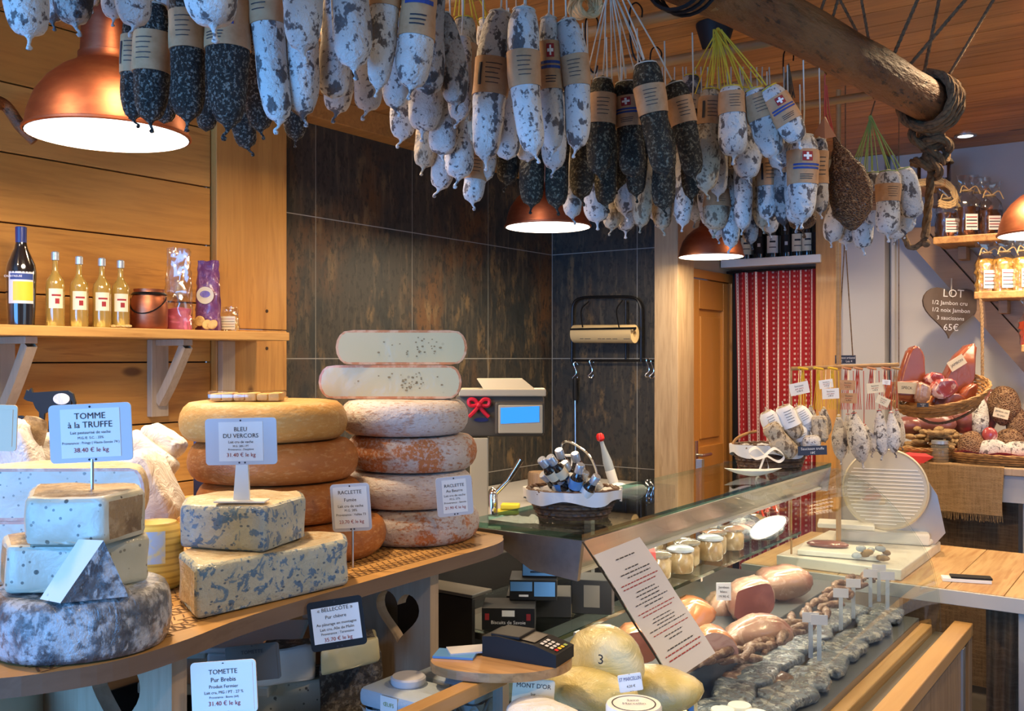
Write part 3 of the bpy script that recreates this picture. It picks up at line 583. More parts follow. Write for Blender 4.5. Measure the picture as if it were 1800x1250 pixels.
# outline of the board top (z = 1.20), counter-clockwise from the front left
pts = [V((-1.80, 0.62, 0)), V((-1.62, 0.53, 0)), V((-1.36, 0.55, 0)), V((-1.24, 0.60, 0)), V((-1.185, 0.68, 0)), V((-1.163, 0.76, 0)), V((-1.172, 0.86, 0)), V((-1.20, 1.0, 0)), V((-1.215, 1.3, 0)), V((-1.222, 1.60, 0)), V((-1.232, 1.70, 0)), V((-1.265, 1.755, 0)), V((-1.32, 1.78, 0)), V((-1.66, 1.785, 0)), V((-1.78, 1.70, 0))]
pts = bez(pts + [pts[0]], 4)[:-1]
outline = [(p.x, p.y) for p in pts]
board = thing('cheese_board', (-1.45, 1.1, 0.80), 'long wooden board with carved zigzag pattern on heart-cut supports, carrying the cheeses', 'cheese stand')
a = MB(); n = len(outline)
a.add([V((x, y, ZB - .026)) for x, y in outline] + [V((x, y, ZB)) for x, y in outline], [[i, (i + 1) % n, n + (i + 1) % n, n + i] for i in range(n)] + [list(range(n))[::-1]], 'board_edge')
a.add([V((x, y, ZB)) for x, y in outline], [list(range(n))], 'carved_top'); top = a.build('board', board, smooth=False)
# carved rows of triangles and lines running along the board
a = MB()
def stroke(p, q, w_=0.0028):
    p = V(p); q = V(q); d_ = (q - p).normalized(); nn = V((-d_.y, d_.x, 0)) * w_ / 2
    a.add([p - nn, q - nn, q + nn, p + nn], [[0, 1, 2, 3]], 'carving')
zc = ZB + 0.0006
def xfront(y): return -1.16 - (0.05 if y > 0.95 else 0.05 * max(0, (y - .8) / .15))
for r in range(9):
    off = 0.018 + r * 0.062
    y = 0.66
    while y < 1.72:
        x = xfront(y) - 0.022 - off if y < 1.62 or r > 0 else -1.27
        if not (r == 0 and y > 1.66):
            stroke((x, y, zc), (x, y + .05, zc), 0.002); stroke((x - .030, y, zc), (x - .030, y + .05, zc), 0.002)
            for q in range(3):
                yy = y + q * .0167; stroke((x - .004, yy, zc), (x - .026, yy + .008, zc), .0032); stroke((x - .026, yy + .008, zc), (x - .004, yy + .0155, zc), .0032)
                stroke((x - .036, yy, zc), (x - .053, yy + .010, zc), .0022)
        y += 0.05
a.build('carving', top, smooth=False)
def panel_heart(y, x0, x1, z0, z1, hw, hx, hz, par):
    """upright board in the plane y = const with a heart cut through it"""
    cu = bpy.data.curves.new('h', 'CURVE'); cu.dimensions = '2D'; cu.fill_mode = 'BOTH'; cu.extrude = 0.013
    for poly in ([(x0, z0), (x1, z0), (x1, z1), (x0, z1)], [(hx + px, hz + py) for px, py in heart(hw)]):
        sp = cu.splines.new('POLY'); sp.points.add(len(poly) - 1)
        for i, (px, py) in enumerate(poly): sp.points[i].co = (px, py, 0, 1)
        sp.use_cyclic_u = True
    o = bpy.data.objects.new('h', cu); COL.objects.link(o); me = o.to_mesh()
    a = MB(); a.add([V((v.co.x, y - v.co.z, v.co.y)) for v in me.vertices], [list(p.vertices) for p in me.polygons], 'support_wood')
    o.to_mesh_clear(); bpy.data.objects.remove(o); bpy.data.curves.remove(cu); return a.build('support', par, smooth=False)
panel_heart(1.50, -1.62, -1.25, 0.80, 1.173, 0.118, -1.338, 1.075, board)
panel_heart(0.88, -1.62, -1.22, 0.80, 1.173, 0.135, -1.365, 1.085, board)
# ---- cheese shapes
def wheel_profile(R, h, rnd):
    pr = [(0, 0), (R - rnd * 1.3, 0)]
    for i in range(1, 8):
        q = -PI / 2 + PI * i / 8; pr.append((R - rnd + rnd * math.cos(q), h / 2 + (h / 2) * math.sin(q)))
    pr += [(R - rnd * 1.3, h), (0, h)]; return pr
def cheese_wheel(c, R, h, m, label, group=None, rnd=0.03, tilt=0, name='round_cheese'):
    a = MB(); pr = wheel_profile(R, h, rnd); A = Matrix.Rotation(math.radians(tilt), 3, RIGHT) if tilt else None
    # finer side rows so the surface can be uneven
    a.lathe(pr, c, m, 64, A, warp=0.004); o = a.build(name, loc=c, angle=60); return tag(o, label, 'cheese', group)
def half_wheel(c, R, h, yaw, rind, paste, label, group=None, rnd=0.03, sweep=180, holes=(), name='half_cheese'):
    """cut cheese; its cut face looks along yaw (0 = at the viewer)"""
    t = thing(name, c, label, 'cheese', group); pr = wheel_profile(R, h, rnd)
    n0 = -FWD; base = math.atan2(n0.y, n0.x) + math.radians(yaw)      # direction of the cut face normal
    a0 = base + PI / 2; a1 = a0 + math.radians(sweep)
    a = MB(); a.lathe(pr, c, rind, 40, None, a0, a1, warp=0.004); a.build('rind', t, angle=60)
    a = MB()
    for ang in (a0, a1):
        d_ = V((math.cos(ang), math.sin(ang), 0)); e = .0055
        po = [V(c) + d_ * r + V((0, 0, z)) for r, z in pr]; ps = [V(c) + d_ * max(0, r - e) + V((0, 0, min(h - e, max(e, z)))) for r, z in pr]
        k = len(ps); a.add(ps, [list(range(k)) if ang == a0 else list(range(k))[::-1]], paste)
        a.add(po + ps, [[i, i + 1, k + i + 1, k + i] for i in range(k - 1)], 'rind_edge')
    nrm = V((math.cos(base), math.sin(base), 0)); ax = V((-nrm.y, nrm.x, 0))
    for (u, v, s) in holes:
        c0 = V(c) + ax * (u * R) + UP * (v * h) + nrm * 0.0006
        rr = s; k = 9; a.add([c0] + [c0 + ax * rr * math.cos(q) * random.uniform(.8, 1.2) + UP * rr * .75 * math.sin(q) for q in [2 * PI * i / k for i in range(k)]], [[0, 1 + i, 1 + (i + 1) % k] for i in range(k)], 'hole_dark')
    a.build('cut_face', t, smooth=False); return t
def chunk(name, poly, z0, h, sides, top_m, label, cat='cheese', group=None, bev=0.008, rough=0.004, lean=None):
    """block cut from a wheel: poly is its footprint (xy, counter-clockwise), sides gives each edge's material; cut faces become a part"""
    c = V((sum(p[0] for p in poly) / len(poly), sum(p[1] for p in poly) / len(poly), z0)); t = thing(name, c, label, cat, group)
    bm = bmesh.new(); n = len(poly); bot = [bm.verts.new((p[0], p[1], z0)) for p in poly]; tp = [bm.verts.new((p[0], p[1], z0 + h)) for p in poly]
    ms = list(dict.fromkeys(list(sides) + [top_m])); bm.faces.new(bot[::-1]).material_index = ms.index(top_m); bm.faces.new(tp).material_index = ms.index(top_m)
    for i in range(n): bm.faces.new([bot[i], bot[(i + 1) % n], tp[(i + 1) % n], tp[i]]).material_index = ms.index(sides[i])
    bmesh.ops.bevel(bm, geom=list(bm.edges), offset=bev, segments=2, affect='EDGES', profile=0.5, clamp_overlap=True)
    for v in bm.verts: pass
    bmesh.ops.triangulate(bm, faces=list(bm.faces)); 
    for _ in range(3):
        es = [e for e in bm.edges if e.calc_length() > 0.02]
        if es: bmesh.ops.subdivide_edges(bm, edges=es, cuts=1)
        bmesh.ops.triangulate(bm, faces=[f for f in bm.faces if len(f.verts) > 3])
    bm.verts.index_update(); bm.normal_update()
    for v in bm.verts:
        if v.co.z > z0 + 0.004: v.co += v.normal * rough * noise.noise(v.co * 22)
    parts = {}
    for f in bm.faces:
        m_ = ms[f.material_index]; parts.setdefault('paste' in m_, []).append((m_, [v.co.copy() for v in f.verts]))
    for is_p, fl in parts.items():
        a = MB(); idx = {}
        for m_, cs in fl:
            ids = []
            for co in cs:
                key = (round(co.x, 6), round(co.y, 6), round(co.z, 6))
                if key not in idx: idx[key] = len(a.v); a.v.append(co)
                ids.append(idx[key])
            a.f.append(ids); a.m.append(a.mi(m_))
        a.build('cut_face' if is_p else 'rind', t, angle=50)
    bm.free(); return t
# ---- left stack (smoked raclette wheels)
cL = V((-1.537, 1.339, ZB))
LB = [('third', 0), ]
cheese_wheel(cL + V((0.035, 0.045, 0)), .168, .076, 'rind_orange', 'deep orange cheese wheel at the bottom of the left stack on the board', 'smoked cheese wheels in the left stack')
cheese_wheel(cL + V((0.01, 0.005, .0765)), .166, .078, 'rind_orange', 'deep orange cheese wheel second from the bottom of the left stack', 'smoked cheese wheels in the left stack')
cheese_wheel(cL + V((-0.005, 0, .155)), .170, .080, 'rind_orange', 'orange cheese wheel under the golden top wheel of the left stack', 'smoked cheese wheels in the left stack')
cheese_wheel(cL + V((-0.02, -.012, .2355)), .168, .078, 'rind_gold', 'golden cheese wheel on top of the left stack behind the large white sign', 'smoked cheese wheels in the left stack')
# ---- right stack
cR = V((-1.43, 1.634, ZB))
lab = ['bloomed orange and white cheese wheel at the bottom of the right stack', 'whitish cheese wheel second from the bottom of the right stack, behind the bluish sign',
       'patchy orange and white cheese wheel third from the bottom of the right stack', 'pinkish white cheese wheel directly under the two halves on the right stack']
for i, m in enumerate(['rind_bloom', 'rind_bloom_pale', 'rind_bloom', 'rind_bloom_pale']):
    cheese_wheel(cR + V(((.006, -.002, .0, -.008)[i], (.006, -.003, .004, -.012)[i], i * .0775)), (.147, .143, .146, .142)[i], .077, m, lab[i], 'bloomed wheels in the right stack')
hs = [(random.uniform(.15, .45), random.uniform(.25, .8), random.uniform(.001, .003)) for _ in range(26)] + [(random.uniform(-.8, .8), random.uniform(.2, .8), random.uniform(.0015, .0035)) for _ in range(12)]
half_wheel(cR + V((-.03, -.03, .311)) - FWD * .03, .158, .074, -2, 'rind_cream', 'paste_plain', 'lower half cheese wheel with pale cut face and small holes on the right stack', 'half wheels on the right stack', holes=hs)
hs = [(random.uniform(.2, .55), random.uniform(.35, .8), random.uniform(.001, .003)) for _ in range(18)] + [(random.uniform(-.8, .8), random.uniform(.2, .8), random.uniform(.0015, .0035)) for _ in range(12)]
half_wheel(cR + V((-.012, -.012, .386)) - FWD * .03, .144, .076, 3, 'rind_cream', 'paste_plain', 'topmost half cheese wheel with orange rind and small holes, on the right stack', 'half wheels on the right stack', holes=hs)
# waffle-like wrapped cheese on the left stack
p = at(436, 716, 1.93); a = MB()
A = frame(6)
t = thing('wrapped_wafers', V((p.x, p.y, cL.z + .3145)), 'flat wrapped pack of golden wafers on top of the left cheese stack', 'pack')
for i in range(6): a.box(V((p.x, p.y, cL.z + .3235)) + RIGHT * (-.058 + .023 * i), (.022, .05, .014 + .003 * (i % 2)), 'biscuit', rotz(35.2), .004)
a.build('wafers', t)
a = MB(); a.box(V((p.x, p.y, cL.z + .3253)), (.150, .056, .021), 'film', rotz(35.2), .006); a.build('film', t)
# ---- blue cheese wedges
def pz(*L, z=ZB): return [tuple(atz(x, y, z)[:2]) for x, y in L]
poly = pz((345, 1093), (612, 1030), (606, 1012), (490, 1010), (365, 1026), (314, 1058))
chunk('blue_cheese_wedge', poly, ZB + .001, .080, ['paste_blue', 'rind_cream', 'rind_cream', 'rind_cream', 'rind_cream', 'rind_cream'], 'rind_cream', 'large lower wedge of blue-veined cheese lying on the board', group='blue cheese wedges')
ZU = ZB + .0825
poly = pz((316, 963), (463, 973), (538, 945), (528, 932), (400, 930), (325, 945), z=ZU)
chunk('blue_cheese_wedge', poly, ZU, .074, ['paste_blue', 'paste_blue', 'rind_cream', 'rind_cream', 'rind_cream', 'rind_cream'], 'rind_cream', 'smaller upper wedge of blue-veined cheese under the large white sign', group='blue cheese wedges')
# ---- ash wheel with truffle cheese blocks
cA = V((-1.278, .763, ZB))
cheese_wheel(cA, .120, .083, 'rind_ash', 'round ash-grey mouldy cheese wrapped in film at the front left of the board', rnd=.014)
z1 = ZB + .0845
poly = pz((8, 1046), (150, 1044), (262, 1022), (252, 1008), (60, 1008), (2, 1020), z=z1)
chunk('truffle_cheese_block', poly, z1, .066, ['paste_truffle', 'paste_truffle', 'rind_brown', 'rind_brown', 'rind_brown', 'rind_brown'], 'rind_brown', 'lower black-flecked cheese block lying on the ash-grey wheel', group='truffle cheese blocks')
z2 = z1 + .0665
poly = pz((44, 960), (184, 961), (256, 940), (246, 928), (62, 926), z=z2)
chunk('truffle_cheese_block', poly, z2, .066, ['paste_truffle', 'rind_brown', 'rind_brown', 'rind_brown', 'rind_brown'], 'rind_brown', 'upper black-flecked cheese block carrying the blue sign', group='truffle cheese blocks')
# triangular wedge standing upright in front
t = thing('cheese_wedge', atz(150, 1065, z1 + .001), 'small triangular wedge with white cut side and dark rind leaning before the flecked blocks', 'cheese')
f_ = 1.195
A_ = atz(106, 1062, z1); B_ = atz(226, 1050, z1); T_ = at(182, 950, (A_ - EYE).dot(FWD) + .01)
off = at(70, 1052, (A_ - EYE).dot(FWD) + .022); D_ = V((off.x, off.y, z1 + .001)); T2 = at(138, 948, (A_ - EYE).dot(FWD) + .032); E_ = B_ + FWD * .02 - RIGHT * .002
A_.z = B_.z = E_.z = z1 + .001
a = MB(); a.add([A_, B_, T_], [[0, 1, 2]], 'rind_ash'); a.add([B_, E_, T2, T_], [[0, 1, 2, 3]], 'rind_ash'); a.add([A_, D_, E_, B_], [[0, 1, 2, 3]], 'rind_ash'); a.add([D_, T2, E_], [[0, 1, 2]], 'paste_white'); a.build('rind', t, smooth=False)
a = MB(); a.add([D_, A_, T_, T2], [[0, 1, 2, 3]], 'paste_white'); a.build('cut_face', t, smooth=False)
# ---- half wheels behind
half_wheel(V((-1.642, .93, ZB + .001)), .150, .112, 2, 'rind_brown', 'paste_truffle', 'flecked half cheese wheel underneath another at the back left', 'truffle half wheels', rnd=.018)
half_wheel(V((-1.655, .915, ZB + .114)), .176, .092, 2, 'rind_cream', 'paste_truffle', 'wide half wheel of flecked cheese behind the blue sign', 'truffle half wheels', rnd=.022)
t = thing('waxed_cheese', (-1.483, 1.02, ZB), 'small yellow netted cheese between the truffle blocks and the blue cheese', 'cheese')
a = MB(); a.lathe([(0, 0), (.038, 0), (.048, .012), (.048, .10), (.036, .115), (0, .118)], (-1.483, 1.02, ZB), 'paste_yellow', 28); a.build('body', t)
a = MB(); cyl_patch(a, (-1.483, 1.02, ZB), .0488, .05, .105, -35, 20, 'wax_net_glare'); a.build('wrapper_or_glare', t)  # blue-white glare on the waxed net, painted as a coloured patch
# ---- back bench with paper-wrapped cheeses, wheaten log and cow boards
mb = MB(); mb.box2((-2.28, 0.2, 1.18), (-1.86, 1.86, 1.22), 'pine_shelf', 0.004)
t = thing('rear_bench', (-2.16, 1.1, 0), 'plain pine bench between the cheese board and the boarded wall', 'bench'); mb.build('top', t, smooth=False)
for x, y in ((-2.2, .25), (-1.94, .25), (-2.2, 1.66), (-1.94, 1.66)):
    a = MB(); a.box2((x - .03, y - .03, .9565), (x + .03, y + .03, 1.179), 'support_wood'); a.build('leg', t, smooth=False)
ZR = 1.221
def superpack(a, c, R, w_, h_, d_, m, crumple=.004, freq=22, e=.38, seed=0):
    def sg(v, p): return math.copysign(abs(v) ** p, v)
    def fn(u, v):
        q = 2 * PI * u; ph = -PI / 2 + PI * v; p = V((w_ / 2 * sg(math.cos(ph), e) * sg(math.cos(q), e), h_ / 2 * sg(math.sin(ph), e), d_ / 2 * sg(math.cos(ph), e) * sg(math.sin(q), e)))
        k = noise.noise(p * freq + V(c) * 3 + V((seed, 0, 0))); k2 = abs(noise.noise(p * freq * 2.3 + V((seed, 5, 0))))
        return V(c) + R @ (p * (1 + 0 * k) + p.normalized() * crumple * (k - 1.2 * k2))
    a.grid(fn, 44, 26, m)
def wrapped(px, py, f, w_, h_, d_, yaw, roll, label):
    c = at(px, py, f); a = MB(); R = frame(yaw, 0, roll)
    superpack(a, c, R, w_, h_, d_, 'wax_paper', .006); lo = min(v.z for v in a.v)
    if lo < ZR: c = c + UP * 0
    for v in a.v: v.z += (ZR + .001 - lo) if lo < ZR + .03 else 0
    o = a.build('wrapped_cheese', angle=60); return tag(o, label, 'wrapped cheese', 'paper-wrapped cheeses on the bench'), lo
def prop(px, py, f, w_, h_, d_, yaw, roll, label):
    """lower the wrapped cheese onto the bench"""
    o, lo = wrapped(px, py, f, w_, h_, d_, yaw, roll, label); return o
prop(250, 815, 2.25, .145, .11, .10, 10, -38, 'white paper-wrapped cheese leaning at the right of the blue sign')
prop(285, 778, 2.30, .10, .06, .09, 0, -30, 'white paper-wrapped cheese peeping over the leaning one')
prop(95, 800, 2.12, .15, .10, .09, 0, 12, 'white paper-wrapped cheese behind the large blue sign')
prop(262, 905, 2.12, .10, .17, .12, 0, 28, 'white paper-wrapped cheese standing low beside the truffle half wheel')
prop(95, 885, 2.14, .16, .11, .10, 0, 0, 'white paper-wrapped cheese low behind the flecked half wheel')
prop(12, 885, 2.0, .14, .10, .10, 0, 4, 'white paper-wrapped cheese low at the left edge behind the half wheel')
prop(10, 800, 1.98, .13, .12, .09, 0, 20, 'white paper-wrapped cheese at the left edge behind the half wheel')
a = MB(); q0 = at(62, 742, 2.02); q1 = at(28, 838, 1.99); ax = (q1 - q0).normalized(); L_ = (q1 - q0).length; u = ax.orthogonal().normalized(); A = Matrix((u, ax.cross(u), ax)).transposed()
a.lathe([(0, -.012), (.02, -.008), (.028, .01), (.03, .05), (.031, L_ - .03), (.024, L_), (0, L_ + .008)], q0, 'rind_brown', 24, A, warp=.004)
tag(a.build('cheese_log'), 'rust-brown cheese log leaning at the back left beside the cow silhouette', 'cheese')
# cow silhouettes
cow = [(-.5, .12), (-.47, .2), (-.44, .30), (-.40, .27), (-.36, .33), (-.33, .24), (-.2, .25), (.1, .27), (.36, .28), (.45, .22), (.50, .05), (.48, -.1), (.46, -.1), (.45, .05), (.42, .10), (.42, -.02), (.38, -.12), (.38, -.36), (.31, -.36), (.30, -.16), (.2, -.12), (-.02, -.12), (-.1, -.17), (-.12, -.36), (-.19, -.36), (-.2, -.14), (-.27, -.06), (-.32, .06), (-.42, .08)]
for (px, py, f, w_, lab) in ((88, 712, 2.25, .12, 'black cow silhouette standing behind the large blue sign'), (12, 752, 2.22, .10, 'black cow silhouette half hidden by the cream sign at the left edge')):
    c = at(px, py, f); t = thing('cow_cutout', V((c.x, c.y, ZR)), lab, 'cow figure', 'cow cutouts')
    a = MB(); a.prism([(x * w_, y * w_) for x, y in cow[::-1]], -.004, .004, 'black_plastic', R=frame(0), c=c); a.build('silhouette', t, smooth=False)
    a = MB(); a.prism([(w_ * .16 * math.cos(q) + w_ * .24, w_ * .11 * math.sin(q) + w_ * .12) for q in [2 * PI * i / 20 for i in range(20)]], .0042, .006, 'wax_paper', R=frame(0), c=c); a.build('patch', t)
    a = MB(); a.tube([V((c.x, c.y, c.z - .04 * w_ / .13)), V((c.x, c.y, ZR + .001))], .004, 'black_metal'); a.build('stem', t)
# dark blue box behind the stack
p = at(372, 728, 2.32); a = MB(); a.box((p.x, p.y, (ZR + p.z + .026) / 2), (.07, .06, p.z + .026 - ZR), 'cap_blue', rotz(35), .004); tag(a.build('box', smooth=False), 'dark blue box behind the left cheese stack', 'box')

# ---------------------------------------------------------------- price signs
def sign(px, py, f, w_, h_, yaw, pitch, roll, lines, label, plate='paper_grey', paper='paper_white', stand=None, inset=.80, name='price_sign', ph=None, pinl=.045):
    c = at(px, py, f); R = frame(yaw, pitch, roll)
    low = c + R @ V((0, -h_ / 2, 0)); t = thing(name, low, label, 'price sign')
    a = MB(); a.prism(rrect(w_, h_, h_ * .08), -.0012, .0012, plate, R=R, c=c)
    for q in ((0, h_ * .45), (-w_ * .03, -h_ * .455), (w_ * .05, -h_ * .455)):
        a.prism([(q[0] + .0016 * math.cos(s), q[1] + .0016 * math.sin(s)) for s in [2 * PI * i / 8 for i in range(8)]], .0013, .0016, 'ink', R=R, c=c)
    a.build('plate', t, smooth=False)
    iw, ih = w_ * inset, h_ * (ph or inset); a = MB(); a.prism([(-iw / 2, -ih / 2), (iw / 2, -ih / 2), (iw / 2, ih / 2), (-iw / 2, ih / 2)], .0013, .0019, paper, R=R, c=c); a.build('paper', t, smooth=False)
    a = MB(); 
    for (body, yy, sz, m) in lines: a.text(body, sz * h_, m, c + R @ V((0, yy * h_, .002)), R.col[0], R.col[1], maxw=iw * .96)
    a.build('lettering', t, smooth=False)
    if stand == 'pin':
        a = MB(); a.tube([low + UP * .004, low - UP * pinl], .0022, 'steel', 8); a.build('pin', t)
    if stand == 'prong':
        a = MB(); a.tube([c - R.col[2] * .001, c - R.col[2] * .09], .002, 'steel', 8); a.build('prong', t)
    if stand == 'foot':
        b0 = atz(425, 884, ZU + .0755); a = MB()
        P = lambda q, o: q + R.col[0] * o
        tp = low - R.col[2] * .003 + UP * .004; th = R.col[2] * .003; bb = V((b0.x, b0.y, ZU + .0775))
        qs = [P(tp, -.010), P(tp, .010), P(bb, .014), P(bb, -.014)]
        a.add([q + th for q in qs] + [q - th for q in qs], [[3, 2, 1, 0], [4, 5, 6, 7], [0, 1, 5, 4], [1, 2, 6, 5], [2, 3, 7, 6], [3, 0, 4, 7]], 'white_plastic')
        a.box(bb + UP * .0015, (.085, .035, .003), 'white_plastic', rotz(35), .001); a.build('foot', t, smooth=False)
    return t
sign(160, 761, 1.36, .113, .082, 4, 0, 2.5, [('TOMME', .29, .15, 'ink'), ('à la TRUFFE', .14, .15, 'ink'), ('Lait pasteurisé de vache', .01, .07, 'ink'), ('M.G./E. S.C. : 33%', -.08, .06, 'ink'), ('Provenance : Pringy ( Haute-Savoie 74 )', -.165, .06, 'ink'), ('38.40 € le kg', -.29, .11, 'ink_red')],
     'bluish sign reading TOMME à la TRUFFE 38.40 on a pin in the flecked cheese', stand='pin', inset=.72, ph=.84)
sign(424, 776, 1.62, .122, .078, -4, 0, 1.5, [('BLEU', .26, .13, 'ink'), ('DU VERCORS', .12, .13, 'ink'), ('Lait cru de vache', -.01, .08, 'ink'), ('M.G. 28% / PT', -.10, .06, 'ink'), ('Provenance : Dauphiné', -.17, .06, 'ink'), ('31.40 € le kg', -.29, .12, 'ink_red')],
     'white framed sign reading BLEU DU VERCORS 31.40 on a white foot', stand='foot', inset=.62, ph=.84)
sign(617, 892, 1.83, .076, .090, -6, 0, 4, [('RACLETTE', .32, .11, 'ink'), ('Fumée', .16, .10, 'ink'), ('Lait cru de vache', .03, .08, 'ink'), ('M.G. 28%', -.06, .07, 'ink'), ('Provenance : Vallée 73', -.15, .07, 'ink'), ('23.70 € le kg', -.30, .10, 'ink_red')],
     'upright pale sign reading RACLETTE Fumée leaning on the left stack', inset=.86, paper='paper_white', plate='paper_grey', stand='pin', pinl=.07)
sign(799, 872, 1.985, .075, .081, 14, 0, 4, [('RACLETTE', .27, .11, 'ink'), ('Au Beurre', .14, .10, 'ink'), ('Lait cru de vache', .02, .08, 'ink'), ('M.G. 27%', -.07, .07, 'ink'), ('Provenance : Savoie', -.16, .07, 'ink'), ('21.90 € le kg', -.29, .10, 'ink_red')],
     'square bluish sign clipped to the right stack of bloomed wheels', inset=.68, ph=.84, stand='prong')
sign(-8, 752, 1.38, .060, .066, 4, 0, -2, [('€', -.3, .1, 'ink_red'), ('cru', .1, .1, 'ink')], 'cream sign cut off by the left edge', plate='label_cream', paper='label_cream', stand='pin')
# ============================================================ HANGING RACK, SAUCISSONS, LAMPS
# log on the customer side
def wobble_tube(mb, pts, r, m, n=20, amp=.08, fr=6):
    pts = bez(pts, 8); k = len(pts); u0 = None; vs = []
    for i, p in enumerate(pts):
        t = (pts[min(i + 1, k - 1)] - pts[max(i - 1, 0)]).normalized(); u = (UP - t * UP.dot(t)).normalized(); w_ = t.cross(u)
        for j in range(n):
            a = 2 * PI * j / n; q = u * math.cos(a) + w_ * math.sin(a); rr = r * (1 + amp * noise.noise(p * fr + q * 1.2)); vs.append(p + q * rr)
    fs = [[i * n + j, i * n + (j + 1) % n, (i + 1) * n + (j + 1) % n, (i + 1) * n + j] for i in range(k - 1) for j in range(n)] + [list(range(n))[::-1], [(k - 1) * n + j for j in range(n)]]
    mb.add(vs, fs, m)
LG0, LG1 = V((-.90, 1.35, 2.36)), V((-.615, 2.95, 2.33))
lg = thing('hanging_log', (LG0 + LG1) / 2, 'thick dark rounded log hung overhead on ropes across the customer side', 'log')
a = MB(); wobble_tube(a, [LG0 - (LG1 - LG0) * .5, LG0, (LG0 + LG1) / 2 + V((.01, 0, .012)), LG1], .058, 'log_wood'); a.build('log', lg)
def loc_log(t, up=0): return LG0.lerp(LG1, t) + UP * up
a = MB()
for k_ in range(3):
    tt = .245 + .013 * k_; c = loc_log(tt); ax = (LG1 - LG0).normalized(); u = UP - ax * UP.dot(ax); u.normalize(); w_ = ax.cross(u)
    a.tube([c + (u * math.cos(q) + w_ * math.sin(q)) * .066 + ax * .01 * math.sin(q) for q in [2 * PI * i / 24 for i in range(25)]], .0042, 'black_plastic', 6)
a.build('strap', lg)
def rope(mb, pts, r, m='rope', turns=60, n=6):
    P = bez(pts, 14); L_ = sum((P[i + 1] - P[i]).length for i in range(len(P) - 1)); k = max(24, int(L_ / (r * .9)))
    # resample
    acc = [0]
    for i in range(len(P) - 1): acc.append(acc[-1] + (P[i + 1] - P[i]).length)
    Q = []; j = 0
    for i in range(k + 1):
        s = L_ * i / k
        while j < len(P) - 2 and acc[j + 1] < s: j += 1
        q = (s - acc[j]) / max(1e-9, acc[j + 1] - acc[j]); Q.append(P[j].lerp(P[j + 1], min(1, q)))
    u = (Q[1] - Q[0]).normalized().orthogonal().normalized(); F = []
    for i, p in enumerate(Q):
        t = (Q[min(i + 1, k)] - Q[max(i - 1, 0)]).normalized(); u = (u - t * u.dot(t)).normalized(); F.append((u.copy(), t.cross(u)))
    for s_ in range(3):
        mb.tube([Q[i] + (F[i][0] * math.cos(i * .55 + s_ * 2.094) + F[i][1] * math.sin(i * .55 + s_ * 2.094)) * r * .5 for i in range(k + 1)], r * .62, m, n)
# rope bound and knotted round the log's end, its free end hanging down
kn = thing('knotted_rope', LG1 + V((0, 0, -.3)), 'heavy brown rope knotted round the overhead log end with hanging tail', 'rope')
a = MB(); ax = (LG1 - LG0).normalized(); u = V((0, 0, 1)); w_ = ax.cross(u).normalized()
P = []
for i in range(64):
    q = i * .42; P.append(LG1 + ax * (-.055 + .0016 * i) + (u * math.cos(q) + w_ * math.sin(q)) * .076)
rope(a, P[::2], .0115)
for (cx, cy, cz, R1, th, ph) in ((0, 0, 0, .032, 0, 0), (.004, 0, -.01, .030, 60, 30), (0, .004, .006, .034, 120, 70), (-.008, 0, -.075, .040, 20, 80), (.010, 0, -.10, .040, 80, 20), (0, .01, -.085, .036, 140, 50), (.012, 0, -.125, .034, 50, 60), (-.01, 0, -.155, .032, 10, 30), (.004, 0, -.165, .036, 100, 75), (-.014, 0, -.05, .036, 70, 40)):
    base = at(1636, 190, 2.80) + V((0, 0, 0)); c = base + RIGHT * cx * 1.6 + UP * cz + FWD * cy
    A = Matrix.Rotation(math.radians(th), 3, 'Z') @ Matrix.Rotation(math.radians(ph), 3, 'X')
    rope(a, [c + A @ V((R1 * math.cos(q), R1 * math.sin(q), .012 * math.sin(2 * q))) for q in [2 * PI * i / 10 for i in range(11)]], .0115)
rope(a, [at(1602, 190, 2.72), at(1625, 165, 2.72), at(1645, 140, 2.74), at(1655, 150, 2.76), at(1640, 185, 2.76)], .013)
rope(a, [at(1640, 262, 2.80), at(1637, 300, 2.80), at(1633, 350, 2.80), at(1626, 418, 2.80)], .0115)
rope(a, [at(1632, 392, 2.81), at(1622, 425, 2.81), at(1600, 435, 2.82), at(1588, 412, 2.83)], .008)
a.ball(at(1628, 428, 2.80), .012, 'rope', 2)
a.build('rope', kn)
# suspension ropes from the log to the ceiling
rl = [((1435, 33), (1447, 0)), ((1457, 48), (1471, 0)), ((1527, 88), (1479, 0)), ((1532, 90), (1515, 0)), ((1562, 110), (1611, 0)), ((1585, 123), (1694, 0)), ((1622, 132), (1650, 0)), ((1653, 150), (1745, 0))]
for i, ((x0, y0), (x1, y1)) in enumerate(rl):
    f = 2.30 + (x0 - 1435) / 218 * .48; ytop = HOR - 1.099 * FL / f; k_ = (y0 - ytop) / (y0 - y1); xt = x0 + (x1 - x0) * k_
    a = MB(); rope(a, [at(x0, y0 + 8, f), at(xt, ytop, f)], .0048 if i > 3 else .0036, n=5)
    tag(a.build('suspension_rope'), 'brown rope from ceiling to log, %s from the left of those above the log' % ORD[i], 'rope', 'ropes holding up the log')
